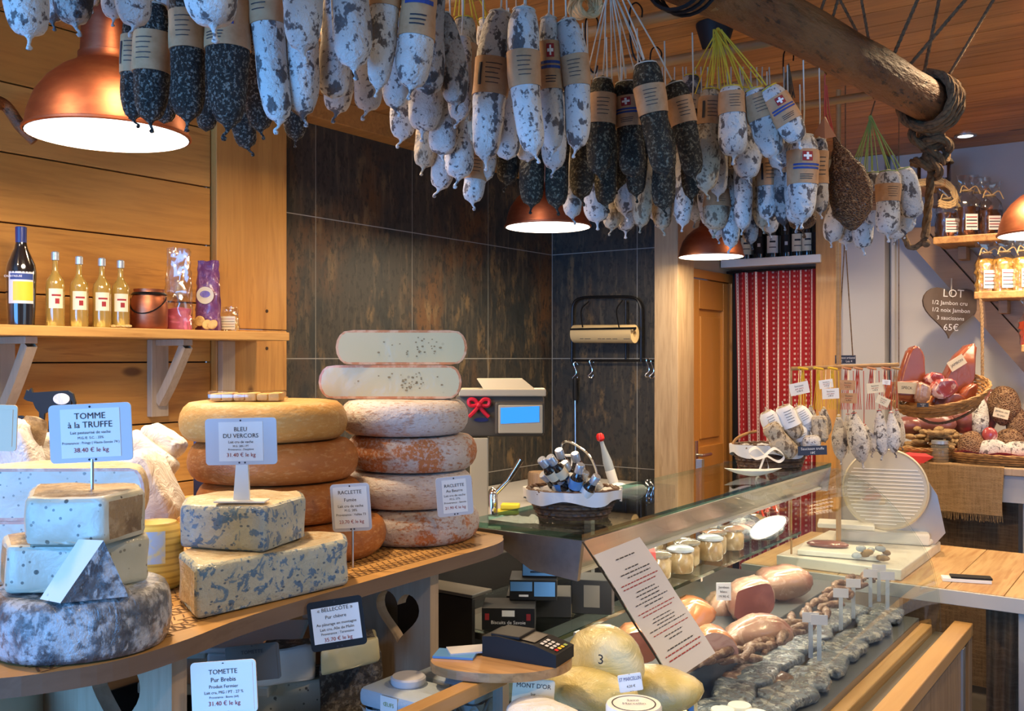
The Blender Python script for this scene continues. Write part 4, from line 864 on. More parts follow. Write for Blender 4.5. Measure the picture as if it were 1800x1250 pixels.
# cross poles
poles = [((1000, 50), (1236, -4), 1.97, 'nearest the viewer'), ((1110, 112), (1340, 65), 2.196, 'second, above the pepper saucissons'), ((1215, 170), (1430, 118), 2.42, 'third, behind the yellow strings'), ((1395, 190), (1515, 160), 2.64, 'farthest from the viewer')]
ZP = 2.315
POLEY = []
for i, (p0, p1, f, lab) in enumerate(poles):
    e = at(p1[0], p1[1], f); yy = e.y; POLEY.append(yy)
    a = MB(); wobble_tube(a, [V((-1.75, yy - .02, ZP)), V((-1.2, yy + .005, ZP + .004)), V((e.x + .03, yy, ZP))], .0115, 'pole_wood', 12, .12, 14)
    tag(a.build('rack_pole'), 'pale wooden pole crossing to the log, ' + lab, 'pole', 'poles of the hanging rack')
a = MB(); wobble_tube(a, [V((-1.70, .2, ZP + .025)), V((-1.68, 1.6, ZP + .022)), V((-1.66, 3.0, ZP + .025))], .014, 'pole_wood', 12, .12, 10); tag(a.build('rack_rail'), 'long pole carrying the cross poles on the seller side', 'pole')
for yy in (.5, 1.83, 2.71):
    a = MB(); a.tube([V((-1.68, yy + .05, ZP + .03)), V((-1.68, yy + .05, 2.70))], .004, 'rope'); tag(a.build('rack_rope'), 'cord holding the seller-side pole to the ceiling above ' + {.5: 'the ash cheese', 1.83: 'the stacked wheels', 2.71: 'the slicer end'}[yy], 'cord', 'rack cords')
for yy in (.35, .75, 1.15, 1.5):
    a = MB(); wobble_tube(a, [V((-1.75, yy, ZP)), V((-.90, yy, ZP + .004))], .0115, 'pole_wood', 12, .12, 14); tag(a.build('rack_pole'), 'wooden rack pole above the hanging saucissons, ' + {.35: 'nearest the wall of the shop front', .75: 'above the ash-grey cheese', 1.15: 'above the blue cheese', 1.5: 'above the stacked wheels'}[yy], 'pole', 'poles of the hanging rack')
# upright stick behind
a = MB(); p = at(1474, 155, 3.6); p = at(1474, 155, 3.9); a.tube([at(1474, 158, 3.9), V((p.x, p.y, .8415))], .010, 'pole_wood', 10); tag(a.build('upright_stick'), 'slim upright wooden stick seen behind the netted ham', 'stick')
# coil of pale rope on the pole
a = MB(); c = at(1020, 14, 1.95)
for k_ in range(5): rope(a, [c + V((.006 * k_, 0, 0)) + RIGHT * (.022 * math.cos(q)) + UP * (.020 * math.sin(q)) + FWD * .008 * math.sin(2 * q + k_) for q in [2 * PI * i / 8 for i in range(9)]], .0045, 'rope_pale', n=5)
tag(a.build('rope_coil'), 'pale coiled rope at the top near the first pole', 'rope')
# ---- saucissons
def sau_geo(P, R, seed, prof='s'):
    """ring centres, frames and radii along the centre line P"""
    k = len(P); C = []
    for i, p in enumerate(P):
        t = (P[min(i + 1, k - 1)] - P[max(i - 1, 0)]).normalized(); n_ = -FWD; n_ = (n_ - t * n_.dot(t)).normalized(); s_ = n_.cross(t) * -1
        C.append((p, n_, s_))
    return C
def sau_r(t, R, kind, seed):
    if kind == 'drop': f = max(0.0, math.sin(PI * min(1, t * .92 + .04))) ** .75 * (.55 + .6 * t)
    else:
        e = 6.0 if t < .5 else 5.6; f = max(0.0, 1 - abs(2 * t - 1) ** e) ** .5
        f *= 1 + .07 * math.sin(6 * t + seed)
    return R * f
def saucisson(kind, x0, y0, x1, y1, w_, d_, label, group, band=None, bend=0.0, cord=None, cordm='cord_white', apex=None, emb=None, d2=None, shape='s', tail=True, detail=True, name='saucisson', bandm='paper_kraft', wob=1.0):
    A0 = at(x0, y0, d_); B0 = at(x1, y1, d2 or d_); R = w_ / 2 / FL * d_; n = 22; seed = x0 * .37 + y1 * .11
    mid = (A0 + B0) / 2 + RIGHT * bend * (B0 - A0).length
    P = [A0 * (1 - t) ** 2 + mid * 2 * t * (1 - t) + B0 * t * t for t in [i / n for i in range(n + 1)]]
    G = sau_geo(P, R, seed); NS = 20 if detail else 14
    def rp(i, j, off=0.0, ns=None, nz=True):
        p, n_, s_ = G[i]; a_ = 2 * PI * j / (ns or NS); q = n_ * math.cos(a_) + s_ * math.sin(a_); r = sau_r(i / n, R, shape, seed) + off
        if nz: r *= 1 + (.075 if kind.startswith('mould') else .06) * wob * noise.noise(p * 38 + q * 1.1 + V((seed, 0, 0)))
        return p + q * r
    def body(mb):
        vs = [rp(i, j) for i in range(n + 1) for j in range(NS)]
        fs = [[i * NS + j, i * NS + (j + 1) % NS, (i + 1) * NS + (j + 1) % NS, (i + 1) * NS + j] for i in range(n) for j in range(NS)]
        fs += [list(range(NS))[::-1], [n * NS + j for j in range(NS)]]; mb.add(vs, fs, kind)
        if tail:
            t_ = (P[-1] - P[-2]).normalized(); b = P[-1] - t_ * R * .25; sd = RIGHT * random.uniform(-1, 1) * .009
            mb.tube(bez([b, b + t_ * R * .40 + sd * .3, b + t_ * R * .62 + sd, b + t_ * R * .85 + sd * .6], 3), [R * .42, R * .26, R * .13, R * .09, R * .08, R * .08, R * .09, R * .13, R * .16, R * .05], kind, 8)
    top = P[0]
    hang = apex if apex is not None else top + UP * .15
    def cords(mb):
        mb.tube([P[1], top + (hang - top) * .3 + RIGHT * .002, hang], .0016 if detail else .0013, cordm, 5)
        if detail: mb.tube([G[1][0] + (G[1][1] * math.cos(q) + G[1][2] * math.sin(q)) * (sau_r(1 / n, R, shape, seed) + .001) for q in [2 * PI * i / 12 for i in range(13)]], .0013, cordm, 5)
    if not detail:
        mb = MB(); body(mb); cords(mb)
        if band: bandgeo(mb, rp, band, n, NS, bandm, False)
        return tag(mb.build(name, loc=top, angle=70), label, 'saucisson', group)
    t = thing(name, top, label, 'saucisson', group)
    mb = MB(); body(mb); mb.build('casing', t, angle=80)
    mb = MB(); cords(mb); mb.build('cord', t)
    if band:
        mb = MB(); bandgeo(mb, rp, band, n, NS, bandm, True); bd = mb.build('paper_band', t, angle=60)
        mb = MB()
        def patch(t0, t1, a0, a1, m, off):
            i0 = t0 * n; i1 = t1 * n; nu = max(2, int(abs(a1 - a0) / 15)); nv = 2
            def fn(u_, v_):
                ii = i0 + (i1 - i0) * v_; i_ = min(n - 1, int(ii)); fr_ = ii - i_; an = (a0 + (a1 - a0) * u_) / 360 * NS
                j_ = math.floor(an); fj = an - j_
                pa = rp(i_, j_, off).lerp(rp(i_, j_ + 1, off), fj); pb = rp(i_ + 1, j_, off).lerp(rp(i_ + 1, j_ + 1, off), fj); return pa.lerp(pb, fr_)
            mb.grid(fn, nu, nv, m)
        b0, b1 = band; bl = b1 - b0; a_s = emb[1] if emb and len(emb) > 1 else 0
        if emb and emb[0] == 'cross':
            h_ = bl * .28; patch(b0 + bl * .08, b0 + bl * .08 + h_, a_s - 18, a_s + 18, 'ink_red', .0028)
            patch(b0 + bl * .08 + h_ * .12, b0 + bl * .08 + h_ * .88, a_s - 4, a_s + 4, 'paper_white', .0034); patch(b0 + bl * .08 + h_ * .38, b0 + bl * .08 + h_ * .62, a_s - 14, a_s + 14, 'paper_white', .0034)
            patch(b0 + bl * .43, b0 + bl * .49, a_s - 50, a_s + 50, 'ink_blue', .0028); patch(b0 + bl * .53, b0 + bl * .59, a_s - 50, a_s + 50, 'ink_blue', .0028)
            for q in (.74, .80, .86): patch(b0 + bl * q, b0 + bl * (q + .02), a_s - 22 + 40 * (q - .8), a_s + 26, 'ink', .0028)
        else:
            for q in range(5): patch(b0 + bl * (.2 + .13 * q), b0 + bl * (.2 + .13 * q + .022), a_s - 26 + (q * 37 % 11), a_s + 24 - (q * 53 % 13), 'ink', .0028)
            if emb and emb[0] == 'side': patch(b0 + bl * .2, b0 + bl * .8, a_s + 34, a_s + 46, 'ink', .0028)
        mb.build('printing', bd, smooth=False)
    return t
def bandgeo(mb, rp, band, n, NS, m, solid):
    i0 = band[0] * n; i1 = band[1] * n; nv = 6; vs = []
    for v_ in range(nv + 1):
        ii = i0 + (i1 - i0) * v_ / nv; i_ = min(n - 1, int(ii)); fr_ = ii - i_
        for j in range(NS): vs.append(rp(i_, j, .0018).lerp(rp(i_ + 1, j, .0018), fr_))
    fs = [[v_ * NS + j, v_ * NS + (j + 1) % NS, (v_ + 1) * NS + (j + 1) % NS, (v_ + 1) * NS + j] for v_ in range(nv) for j in range(NS)]
    # turned-in rims so the sleeve has thickness
    for v_ in (0, nv):
        ii = i0 + (i1 - i0) * v_ / nv; i_ = min(n - 1, int(ii)); fr_ = ii - i_; o = len(vs)
        for j in range(NS): vs.append(rp(i_, j, -.001).lerp(rp(i_ + 1, j, -.001), fr_))
        fs += [[v_ * NS + j, v_ * NS + (j + 1) % NS, o + (j + 1) % NS, o + j] for j in range(NS)]
    mb.add(vs, fs, m)
def AP(x, y, f): return at(x, y, f)
GW = 'white saucissons hanging nearest the viewer'; GP = 'pepper-coated saucissons in the front left bunch'; GM = 'long white saucissons in the middle of the front row'
GH = 'dark herb-coated saucissons on white strings'; GY = 'white saucissons on yellow strings'; GS = 'small saucissons hanging low behind the front row'; GG = 'saucissons on green strings'
m = 'mould'
# far left, cut by the frame
saucisson(m, 30, -130, 52, 66, 76, 1.12, 'white mouldy saucisson hanging at the top left corner of the photo', GW, bend=.02)
saucisson('mould_dark', 118, -120, 132, 45, 66, 1.30, 'grey-brown saucisson left of the large copper lamp neck', GW)
saucisson('mould_dark', 165, -110, 160, 12, 40, 1.5, 'thin saucisson crossing the lamp neck at the top edge', GW)
saucisson(m, 232, -130, 236, 48, 58, 1.22, 'white saucisson right of the lamp neck above the pepper ones', GW)
saucisson(m, 358, -150, 376, 48, 96, 1.10, 'broadest white saucisson, overlapping the banded pepper saucisson', GW)
saucisson('mould', 84, -110, 92, 40, 50, 1.34, 'white saucisson between the corner one and the grey-brown one', GW)
saucisson('mould', 196, -110, 200, 34, 44, 1.42, 'white saucisson stub in front of the lamp neck', GW)
saucisson('mould', 290, -110, 296, 30, 46, 1.40, 'white saucisson stub above the kraft-banded pepper one', GW)
# pepper
saucisson('pepper', 236, 10, 234, 212, 42, 1.42, 'leftmost pepper saucisson, squeezed behind a banded one', GP, band=(.27, .60), emb=('side', 0))
saucisson('pepper', 272, 0, 264, 216, 60, 1.36, 'pepper saucisson with kraft band in front of the leftmost one', GP, band=(.28, .60), emb=('lines', 10))
saucisson('pepper', 330, -70, 330, 214, 62, 1.34, 'pepper saucisson with straight tail, second broad one of the front left bunch', GP, band=(.33, .56), emb=('lines',))
saucisson('pepper', 405, -80, 402, 226, 70, 1.33, 'knobbly pepper saucisson with red cross on its band', GP, band=(.27, .55), emb=('cross', 20), bend=-.02)
saucisson('pepper', 448, 20, 458, 232, 46, 1.46, 'pepper saucisson partly behind the bluish white one', GP)
saucisson('pepper', 400, 90, 436, 262, 44, 1.60, 'pepper saucisson whose tip pokes out lowest of the front left bunch', GP)
saucisson('pepper', 372, 60, 362, 232, 42, 1.58, 'thin pepper saucisson in the gap behind the knobbly one', GP, tail=False)
saucisson('pepper', 300, 60, 288, 218, 40, 1.60, 'thin pepper saucisson in the gap behind the straight-tailed one', GP, tail=False)
saucisson('pepper', 512, 60, 520, 248, 40, 1.66, 'pepper saucisson with curled tail hanging against the dark tiles', GP)
# white front
saucisson(m, 463, -90, 492, 218, 60, 1.34, 'bluish white saucisson beside the pepper bunch with kraft band at its top', GW, band=(.20, .44), emb=('lines', 15), bend=-.03)
saucisson(m, 532, -140, 532, 92, 70, 1.22, 'short thick white saucisson overlapping a longer one below', GW, band=(.2, .52), emb=('lines',))
saucisson(m, 528, -20, 532, 206, 58, 1.36, 'white saucisson hanging lower directly beneath the short thick one', GW)
saucisson(m, 600, -150, 622, 122, 66, 1.25, 'thick white saucisson with dark spots over the beam end', GW, bend=.02)
saucisson(m, 598, -20, 584, 174, 58, 1.40, 'white saucisson with rounded tip behind the spotted one', GW, tail=False)
saucisson(m, 680, -110, 664, 157, 50, 1.30, 'slim white saucisson with printed band at the top edge', GW, band=(.18, .47), emb=('lines', 0), bend=.02)
saucisson(m, 742, -90, 722, 158, 62, 1.30, 'white saucisson with blue double stripe on its band', GW, band=(.12, .64), emb=('cross', -8), bend=.02)
saucisson(m, 700, 30, 694, 192, 46, 1.48, 'white saucisson tip peeping between the slim and the striped ones', GW)
saucisson('mould_dark', 752, -60, 752, 168, 62, 1.44, 'dark mottled saucisson behind the blue-striped one', GW, tail=False)
saucisson('mould_dark', 772, 20, 802, 186, 50, 1.48, 'dark mottled saucisson slanting down towards the brown bands', GW, bend=.05)
# lower cluster left
low = [('mould', 600, 40, 592, 200, 56, 1.62, 'rounded tip just left of the wooden beam end'), ('mould', 655, 50, 645, 196, 54, 1.60, 'rounded tip over the wooden beam'),
       ('mould', 718, 100, 706, 247, 46, 1.72, 'greyish tip at the right of the beam'), ('mould', 760, 90, 742, 232, 62, 1.66, 'broad pinkish saucisson below the dark mottled pair'),
       ('mould_cream', 762, 160, 744, 296, 44, 1.84, 'cream saucisson with frayed end against the tiles'), ('mould', 790, 120, 776, 274, 52, 1.70, 'bluish saucisson with long tied tail'),
       ('mould', 812, 130, 806, 316, 52, 1.74, 'long bluish saucisson left of the kraft-banded one'), ('mould', 800, 190, 772, 334, 46, 1.86, 'slanting saucisson lowest over the dark tiles'),
       ('mould', 812, 60, 806, 214, 40, 1.60, 'pale saucisson behind the slanting dark one')]
for kd, x0, y0, x1, y1, w_, d_, lab in low: saucisson(kd, x0, y0, x1, y1, w_, d_, 'small white saucisson, ' + lab, GS)
saucisson(m, 848, 210, 830, 358, 40, 1.80, 'small saucisson with reddish band pointing down over the tiles', GS, band=(.40, .72), emb=('side',))
# middle front
ap = AP(812, -60, 1.62)
saucisson('mould_cream', 815, 25, 822, 200, 46, 1.64, 'cream saucisson on yellow cord with kraft band and rounded top', GM, band=(.32, .85), emb=('lines',), cordm='cord_yellow', apex=ap)
for dx in (12,): saucisson('mould_cream', 850 + dx * .4, 28, 842 + dx * .4, 180, 34, 1.86 + dx * .002, 'saucisson mostly hidden behind the kraft-banded one, its cord %s' % {-25: 'leftmost', 12: 'central', 30: 'rightmost'}[dx], GM, cordm='cord_yellow', apex=ap + RIGHT * .02, tail=False)
saucisson('mould', 882, 12, 854, 284, 58, 1.56, 'white saucisson with wide orange-brown kraft band, left of the middle row', GM, band=(.35, .58), emb=('side', -5), bend=-.04)
saucisson('mould_cream', 848, 100, 842, 260, 42, 1.66, 'cream saucisson behind the orange-brown banded one', GM, band=(.1, .5), emb=('lines', 0))
saucisson('mould', 922, 6, 940, 272, 54, 1.52, 'long white saucisson with mauve band in the centre of the middle row', GM, band=(.33, .56), emb=('lines', 0), bend=-.07)
saucisson('mould', 964, 22, 972, 268, 40, 1.60, 'narrow white saucisson with red cross and blue stripes on its band', GM, band=(.22, .56), emb=('cross', 0), bend=0)
saucisson('mould', 992, 28, 1012, 264, 48, 1.60, 'white saucisson at the right of the middle row with plain band', GM, band=(.31, .53), emb=('lines', 10), bend=.10)
saucisson('mould', 972, 140, 974, 300, 42, 1.74, 'white saucisson tip hanging below the cross-banded one', GM)
saucisson('mould', 924, 130, 928, 285, 46, 1.76, 'white saucisson tip hanging below the central one', GM, tail=False)
saucisson('mould', 890, 120, 892, 282, 44, 1.72, 'white saucisson tip behind the orange-brown banded one', GM, tail=False)
saucisson('mould', 856, 180, 854, 318, 38, 1.80, 'white saucisson stub below the orange-brown banded one', GM)
for i, (x, y, w_, d_) in enumerate(((892, 326, 40, 1.86), (934, 364, 42, 1.84), (978, 366, 44, 1.84), (1022, 350, 42, 1.90), (905, 300, 36, 2.0), (1000, 330, 40, 2.02))):
    saucisson('herb', x + 2, y - 175, x, y, w_, d_, 'dark herb saucisson above the middle lamp, ' + ['leftmost of the dark row', 'long one at the lamp left', 'thin-tipped over the lamp centre', 'right of the lamp beside the band', 'stub half hidden at the left', 'stub half hidden over the lamp'][i], GH)
saucisson('mould', 1010, 230, 1006, 384, 36, 1.96, 'small pinkish white saucisson overlapping the right half of the middle lamp', GS)
# herb on white strings
ap = AP(1072, -50, 1.80)
def hs_(x0, y0, x1, y1, w_, d_, lab, band, emb, bend=0.0, kind='herb'): saucisson(kind, x0, y0, x1, y1, w_, d_, lab, GH, band=band, emb=emb, bend=bend, apex=ap + RIGHT * random.uniform(-.008, .008), cordm='cord_white')
hs_(1060, 132, 1052, 308, 48, 1.78, 'dark herb saucisson with tan band, first under the white strings', (.20, .50), ('lines',))
hs_(1100, 138, 1114, 312, 50, 1.80, 'dark herb saucisson with red cross band under the white strings', (.20, .50), ('cross', 15))
hs_(1134, 104, 1172, 308, 52, 1.74, 'grey-green herb saucisson with mauve band, nearest under the white strings', (.24, .48), ('lines', 10), -.03)
hs_(1182, 140, 1220, 312, 44, 1.84, 'dark herb saucisson with mauve band at the right of the white strings', (.20, .46), ('lines', 0), .04)
for i, (x, y, w_, d_) in enumerate(((1064, 362, 42, 1.94), (1118, 345, 40, 1.96), (1166, 368, 44, 1.95), (1030, 330, 40, 1.98), (1215, 350, 36, 2.0), (1088, 330, 38, 2.04))):
    saucisson('herb', x + 2, y - 165, x, y, w_, d_, 'unbanded dark herb saucisson below, ' + ['under the tan-banded one', 'under the cross-banded one', 'under the nearest grey-green one', 'beside the last white one of the middle row', 'under the mauve-banded right one', 'in the gap between the first two'][i], GH)
# yellow strings
ap = AP(1262, 52, 2.02)
def ys_(kind, x0, y0, x1, y1, w_, d_, lab, band=None, emb=None, bend=0.0): saucisson(kind, x0, y0, x1, y1, w_, d_, lab, GY, band=band, emb=emb, bend=bend, apex=ap + RIGHT * random.uniform(-.01, .01), cordm='cord_yellow')
ys_('mould_dark', 1216, 128, 1206, 262, 34, 2.08, 'pinkish saucisson at the left of the yellow strings', (.3, .7), ('lines',))
ys_('mould_cream', 1250, 150, 1240, 338, 44, 1.98, 'tan-speckled long saucisson, left under the yellow strings', (.12, .38), ('side', 0))
ys_('mould', 1285, 148, 1290, 276, 48, 1.94, 'short bluish white saucisson in the centre under the yellow strings', (.12, .42), ('lines',))
ys_('mould', 1324, 152, 1362, 278, 48, 1.94, 'slanting bluish white saucisson with mauve band under the yellow strings', (.12, .46), ('lines', 10))
ys_('mould', 1348, 150, 1406, 250, 46, 1.92, 'most slanting white saucisson with red cross band under the yellow strings', (.22, .66), ('cross', 5))
ys_('mould', 1310, 170, 1314, 316, 50, 2.04, 'white saucisson tip hanging between the two slanting ones')
ys_('mould', 1362, 180, 1372, 298, 38, 2.06, 'small white saucisson tip with curled end under the yellow strings')
ys_('mould_cream', 1305, 150, 1300, 300, 36, 2.12, 'cream saucisson glimpsed behind the short bluish one', (.3, .6), ('lines',))
# banded group right
GB = 'saucissons with kraft bands hanging before the wine bottles'
for (x0, y0, x1, y1, w_, d_, bnd, emb, lab, kd) in (
    (1412, 232, 1410, 388, 50, 2.02, (.22, .60), ('cross', 0), 'white saucisson with red cross kraft band, foremost before the wine bottles', 'mould'),
    (1384, 235, 1382, 372, 38, 2.12, (.2, .52), ('lines',), 'narrow saucisson left of the foremost cross-banded one', 'mould'),
    (1440, 240, 1441, 376, 30, 2.12, (.2, .62), ('lines',), 'narrow saucisson right of the foremost cross-banded one beside the ham', 'mould'),
    (1348, 245, 1350, 388, 38, 2.14, (.25, .58), ('side',), 'speckled saucisson with dark-printed kraft band, third left of the cross-banded one', 'mould'),
    (1320, 250, 1322, 386, 34, 2.20, (.3, .52), ('lines',), 'speckled saucisson with yellow-brown band near the lamp', 'mould_cream'),
    (1264, 290, 1258, 406, 44, 2.16, (.38, .64), ('lines',), 'short saucisson with bright orange kraft band above the far lamp', 'mould_cream'),
    (1290, 260, 1286, 380, 38, 2.26, (.3, .62), ('lines',), 'saucisson with orange band just right of the short bright one', 'mould_cream')):
    saucisson(kd, x0, y0, x1, y1, w_, d_, lab, GB, band=bnd, emb=emb)
saucisson('mould', 1406, 270, 1402, 396, 46, 2.10, 'white saucisson tip just below the foremost cross-banded one', GB)
# low back row of small ones
lowx = [(1050, 392, 44, 'mould'), (1098, 378, 40, 'mould'), (1150, 386, 48, 'mould'), (1100, 408, 40, 'mould'), (1164, 404, 36, 'mould_cream'), (1186, 378, 34, 'mould'), (1206, 344, 38, 'mould'), (1232, 342, 34, 'mould'), (1200, 398, 34, 'mould'),
        (1222, 390, 38, 'mould_cream'), (1244, 398, 30, 'mould'), (1278, 408, 32, 'mould'), (1285, 436, 34, 'mould'), (1306, 404, 32, 'mould'), (1320, 430, 32, 'mould_dark'), (1340, 402, 32, 'mould_cream'), (1352, 412, 34, 'mould'), (1378, 396, 32, 'mould_dark'), (1330, 380, 32, 'mould'), (1075, 405, 32, 'mould_cream'), (1262, 420, 30, 'mould'), (1126, 400, 34, 'mould_cream'), (1300, 350, 34, 'mould'), (1262, 345, 32, 'mould'), (1134, 350, 38, 'mould'), (1094, 350, 36, 'mould_dark')]
lowx.sort()
for i, (x, y, w_, kd) in enumerate(lowx):
    d_ = 2.12 + (i * 7 % 5) * .045; L_ = 120 + (i * 13 % 4) * 12; dx = (i * 11 % 7 - 3) * 2.5
    saucisson(kd, x + dx, y - L_, x, y, w_, d_, 'small mould-dusted saucisson in the low back row, %s from the left' % (ORD[i] if i < 20 else {20: 'twenty-first', 21: 'twenty-second', 22: 'twenty-third', 23: 'twenty-fourth', 24: 'twenty-fifth', 25: 'twenty-sixth'}[i]), GS, apex=at(x, 118, 2.28), wob=1.6)
# brown dried thing low right
saucisson('netted_meat', 1408, 330, 1410, 404, 50, 2.3, 'small rust-brown dried sausage below the kraft-banded group', GB, wob=2)
# netted ham
t = thing('netted_ham', at(1488, 245, 2.15), 'large dark brown netted ham hanging between kraft-banded and green-stringed saucissons', 'ham')
a = MB(); n = 26; NS = 28; A0 = at(1466, 240, 2.15); B0 = at(1500, 405, 2.15); P = [A0.lerp(B0, i / n) + RIGHT * .012 * math.sin(PI * i / n) for i in range(n + 1)]; vs = []
pr = [(0, .06), (.08, .16), (.2, .45), (.4, .86), (.6, 1.0), (.8, .88), (.93, .5), (1, .12)]
def interp(t_):
    for (a_, b_), (c_, e_) in zip(pr, pr[1:]):
        if t_ <= c_: q = (t_ - a_) / (c_ - a_); q = q * q * (3 - 2 * q); return b_ + (e_ - b_) * q
    return pr[-1][1]
ax = (B0 - A0).normalized(); n_ = (-FWD - ax * (-FWD).dot(ax)).normalized(); s_ = ax.cross(n_)
for i in range(n + 1):
    for j in range(NS):
        q = 2 * PI * j / NS; dirn = n_ * math.cos(q) * .62 + s_ * math.sin(q); vs.append(P[i] + dirn * .050 * interp(i / n) * (1 + .06 * noise.noise(P[i] * 30 + dirn * 2)))
a.add(vs, [[i * NS + j, i * NS + (j + 1) % NS, (i + 1) * NS + (j + 1) % NS, (i + 1) * NS + j] for i in range(n) for j in range(NS)] + [list(range(NS))[::-1], [n * NS + j for j in range(NS)]], 'netted_meat'); a.build('meat', t)
a = MB(); a.tube([A0, at(1452, 200, 2.15), at(1452, 150, 2.16)], .002, 'cord_red'); a.tube([A0, at(1458, 200, 2.15), at(1453, 150, 2.16)], .0015, 'cord_red'); a.build('cord', t)
a = MB(); a.add([at(1449, 205, 2.05), at(1430, 236, 2.05), at(1450, 244, 2.04), at(1470, 240, 2.06), at(1452, 206, 2.09), at(1440, 236, 2.09), at(1466, 238, 2.09)], [[0, 1, 2], [0, 2, 3], [4, 6, 5], [0, 4, 5, 1], [0, 3, 6, 4], [1, 5, 6, 3, 2]], 'leather')
o = a.build('leather_pouch', smooth=False); tag(o, 'small folded brown leather pouch hanging on a red cord above the netted ham', 'pouch')
a = MB(); a.tube([at(1449, 206, 2.06), at(1450, 130, 2.07)], .0015, 'cord_red'); a.build('cord', o)
# green-string bunch
ap = AP(1530, 205, 2.50)
for (x0, y0, x1, y1, w_, d_, bnd, lab) in (
    (1534, 300, 1535, 396, 32, 2.50, (.4, .75), 'white saucisson left of the foremost banded one on green strings'),
    (1562, 297, 1560, 414, 42, 2.42, (.24, .50), 'foremost white saucisson with kraft band on green strings'),
    (1583, 294, 1608, 384, 42, 2.46, None, 'slanting white saucisson at the right of the green strings'),
    (1590, 330, 1592, 410, 34, 2.52, None, 'white saucisson below the slanting one on green strings'),
    (1480, 330, 1460, 426, 34, 2.56, None, 'greyish saucisson leftmost under the netted ham'),
    (1490, 340, 1486, 430, 34, 2.60, None, 'white saucisson second under the netted ham'),
    (1516, 340, 1516, 438, 38, 2.54, None, 'white saucisson lowest under the netted ham'),
    (1576, 350, 1574, 422, 30, 2.62, None, 'stubby white saucisson lowest behind the foremost banded one')):
    saucisson('mould', x0, y0, x1, y1, w_, d_, lab, GG, band=bnd, emb=('lines',) if bnd else None, apex=ap + RIGHT * random.uniform(-.004, .004), cordm='cord_green')
a = MB(); a.tube([ap, at(1538, 178, 2.52)], .002, 'steel'); tag(a.build('hook'), 'small hook gathering the green strings', 'hook')
# metal hooks on the poles
for i, (x, y, f, lab) in enumerate(((1040, 42, 1.97, 'left of the white strings'), (1118, 22, 1.97, 'on the nearest pole right of the white strings'), (1153, 98, 2.19, 'at the left end of the second pole'), (1386, 100, 2.42, 'hanging from the log above the slanting saucissons'))):
    c = at(x, y, f); a = MB(); a.tube(bez([c + RIGHT * .012 - UP * .01, c + RIGHT * .012 + UP * .008, c + UP * .02, c - RIGHT * .012 + UP * .006, c - RIGHT * .012 - UP * .05, c - RIGHT * .004 - UP * .09, c + RIGHT * .008 - UP * .10, c + RIGHT * .012 - UP * .085], 4), .0018, 'black_metal', 6); tag(a.build('wire_hook'), 'dark wire hook ' + lab, 'hook', 'wire hooks on the rack')
# bundle of dark thread
a = MB()
for i in range(7): a.tube([at(1386, 112, 2.3), at(1376 + i * 3.5, 190 - abs(i - 3) * 6, 2.3)], .0016, 'rope', 4)
tag(a.build('thread_tassel'), 'dark thread tassel hanging between log and saucissons', 'tassel')
# extra string strands so the bundles read as bundles
for (cx, cy, f, xs_, m_, lab, grp) in ((1072, -30, 1.82, [1030, 1042, 1075, 1090, 1120, 1140, 1150], 'cord_white', 'white string bundle above the herb saucissons', 'w'), (1262, 52, 2.03, [1222, 1236, 1250, 1262, 1275, 1290, 1310, 1330, 1242, 1268, 1283], 'cord_yellow', 'yellow string bundle above the white saucissons', 'y'),
                                (1530, 205, 2.5, [1500, 1508, 1516, 1524, 1532, 1544, 1570], 'cord_green', 'green string bundle beside the knotted rope', 'g'), (812, -60, 1.66, [798, 806, 832, 842, 858], 'cord_yellow', 'yellow strings at the top edge left of the middle row', 'y2')):
    a = MB(); top_ = at(cx, cy, f)
    yb = {'w': 140, 'y': 165, 'g': 300, 'y2': 28}[grp]
    for i, x in enumerate(xs_): a.tube([top_, at((cx + x) / 2 + (i % 3 - 1), (cy + yb) / 2, f), at(x, yb + (i % 4) * 6, f + .01)], .0013, m_, 4)
    a.ball(top_, .005, m_, 1); tag(a.build('string_bundle'), lab, 'strings')
    for q in (0,): pass
# ---- copper pendant lamps
def dome_lamp(cx, cy, f, wpx, label, cut=None):
    c = at(cx, cy, f); R = wpx / 2 / FL * f; t = thing('pendant_lamp', c, label, 'pendant lamp', 'copper pendant lamps')
    pr = [(R, 0), (R * 1.0, R * .04), (R * .985, R * .10), (R * .96, R * .25), (R * .88, R * .48), (R * .74, R * .68), (R * .56, R * .84), (R * .40, R * .93), (R * .36, R * .97)]
    a = MB(); a.lathe(pr, c, 'copper', 56); a.lathe([(R * 1.0, R * .0), (R * 1.022, R * .012), (R * 1.022, R * .04), (R * 1.0, R * .05)], c, 'copper', 56); a.build('shade', t)
    a = MB(); a.lathe([(r * .985, z - .001) for r, z in pr], c + UP * .001, 'lamp_inner', 40); a.build('inner_lining', t)
    a = MB(); a.lathe([(R * .40, R * .93), (R * .37, R * .98), (R * .37, R * 1.05), (R * .345, R * 1.06), (R * .33, R * 1.4), (R * .28, R * 1.75), (R * .18, R * 1.85), (0, R * 1.85)], c, 'copper', 40); a.build('neck', t)
    a = MB(); a.lathe([(0, R * .05), (R * .97, R * .05)], c, 'lamp_diffuser', 40); a.build('diffuser', t)
    a = MB(); a.tube([c + UP * R * 1.84, V((c.x, c.y, 2.70))], .004, 'black_plastic'); a.build('cable', t)
    l = area('lamp_light', c + UP * .004, c - UP, R * 1.8, (11 if cx < 1700 else 4.5) * (R / .2) ** 2, (1.0, .78, .50)); l.data.shape = 'DISK'
    return t
dome_lamp(191, 240, 2.5, 272, 'large copper dome lamp at the upper left before the boarded wall')
dome_lamp(963, 400, 4.4, 150, 'copper dome lamp before the dark tiles under the herb saucissons')
dome_lamp(1250, 452, 4.85, 113, 'copper dome lamp over the pine door, partly behind saucissons')
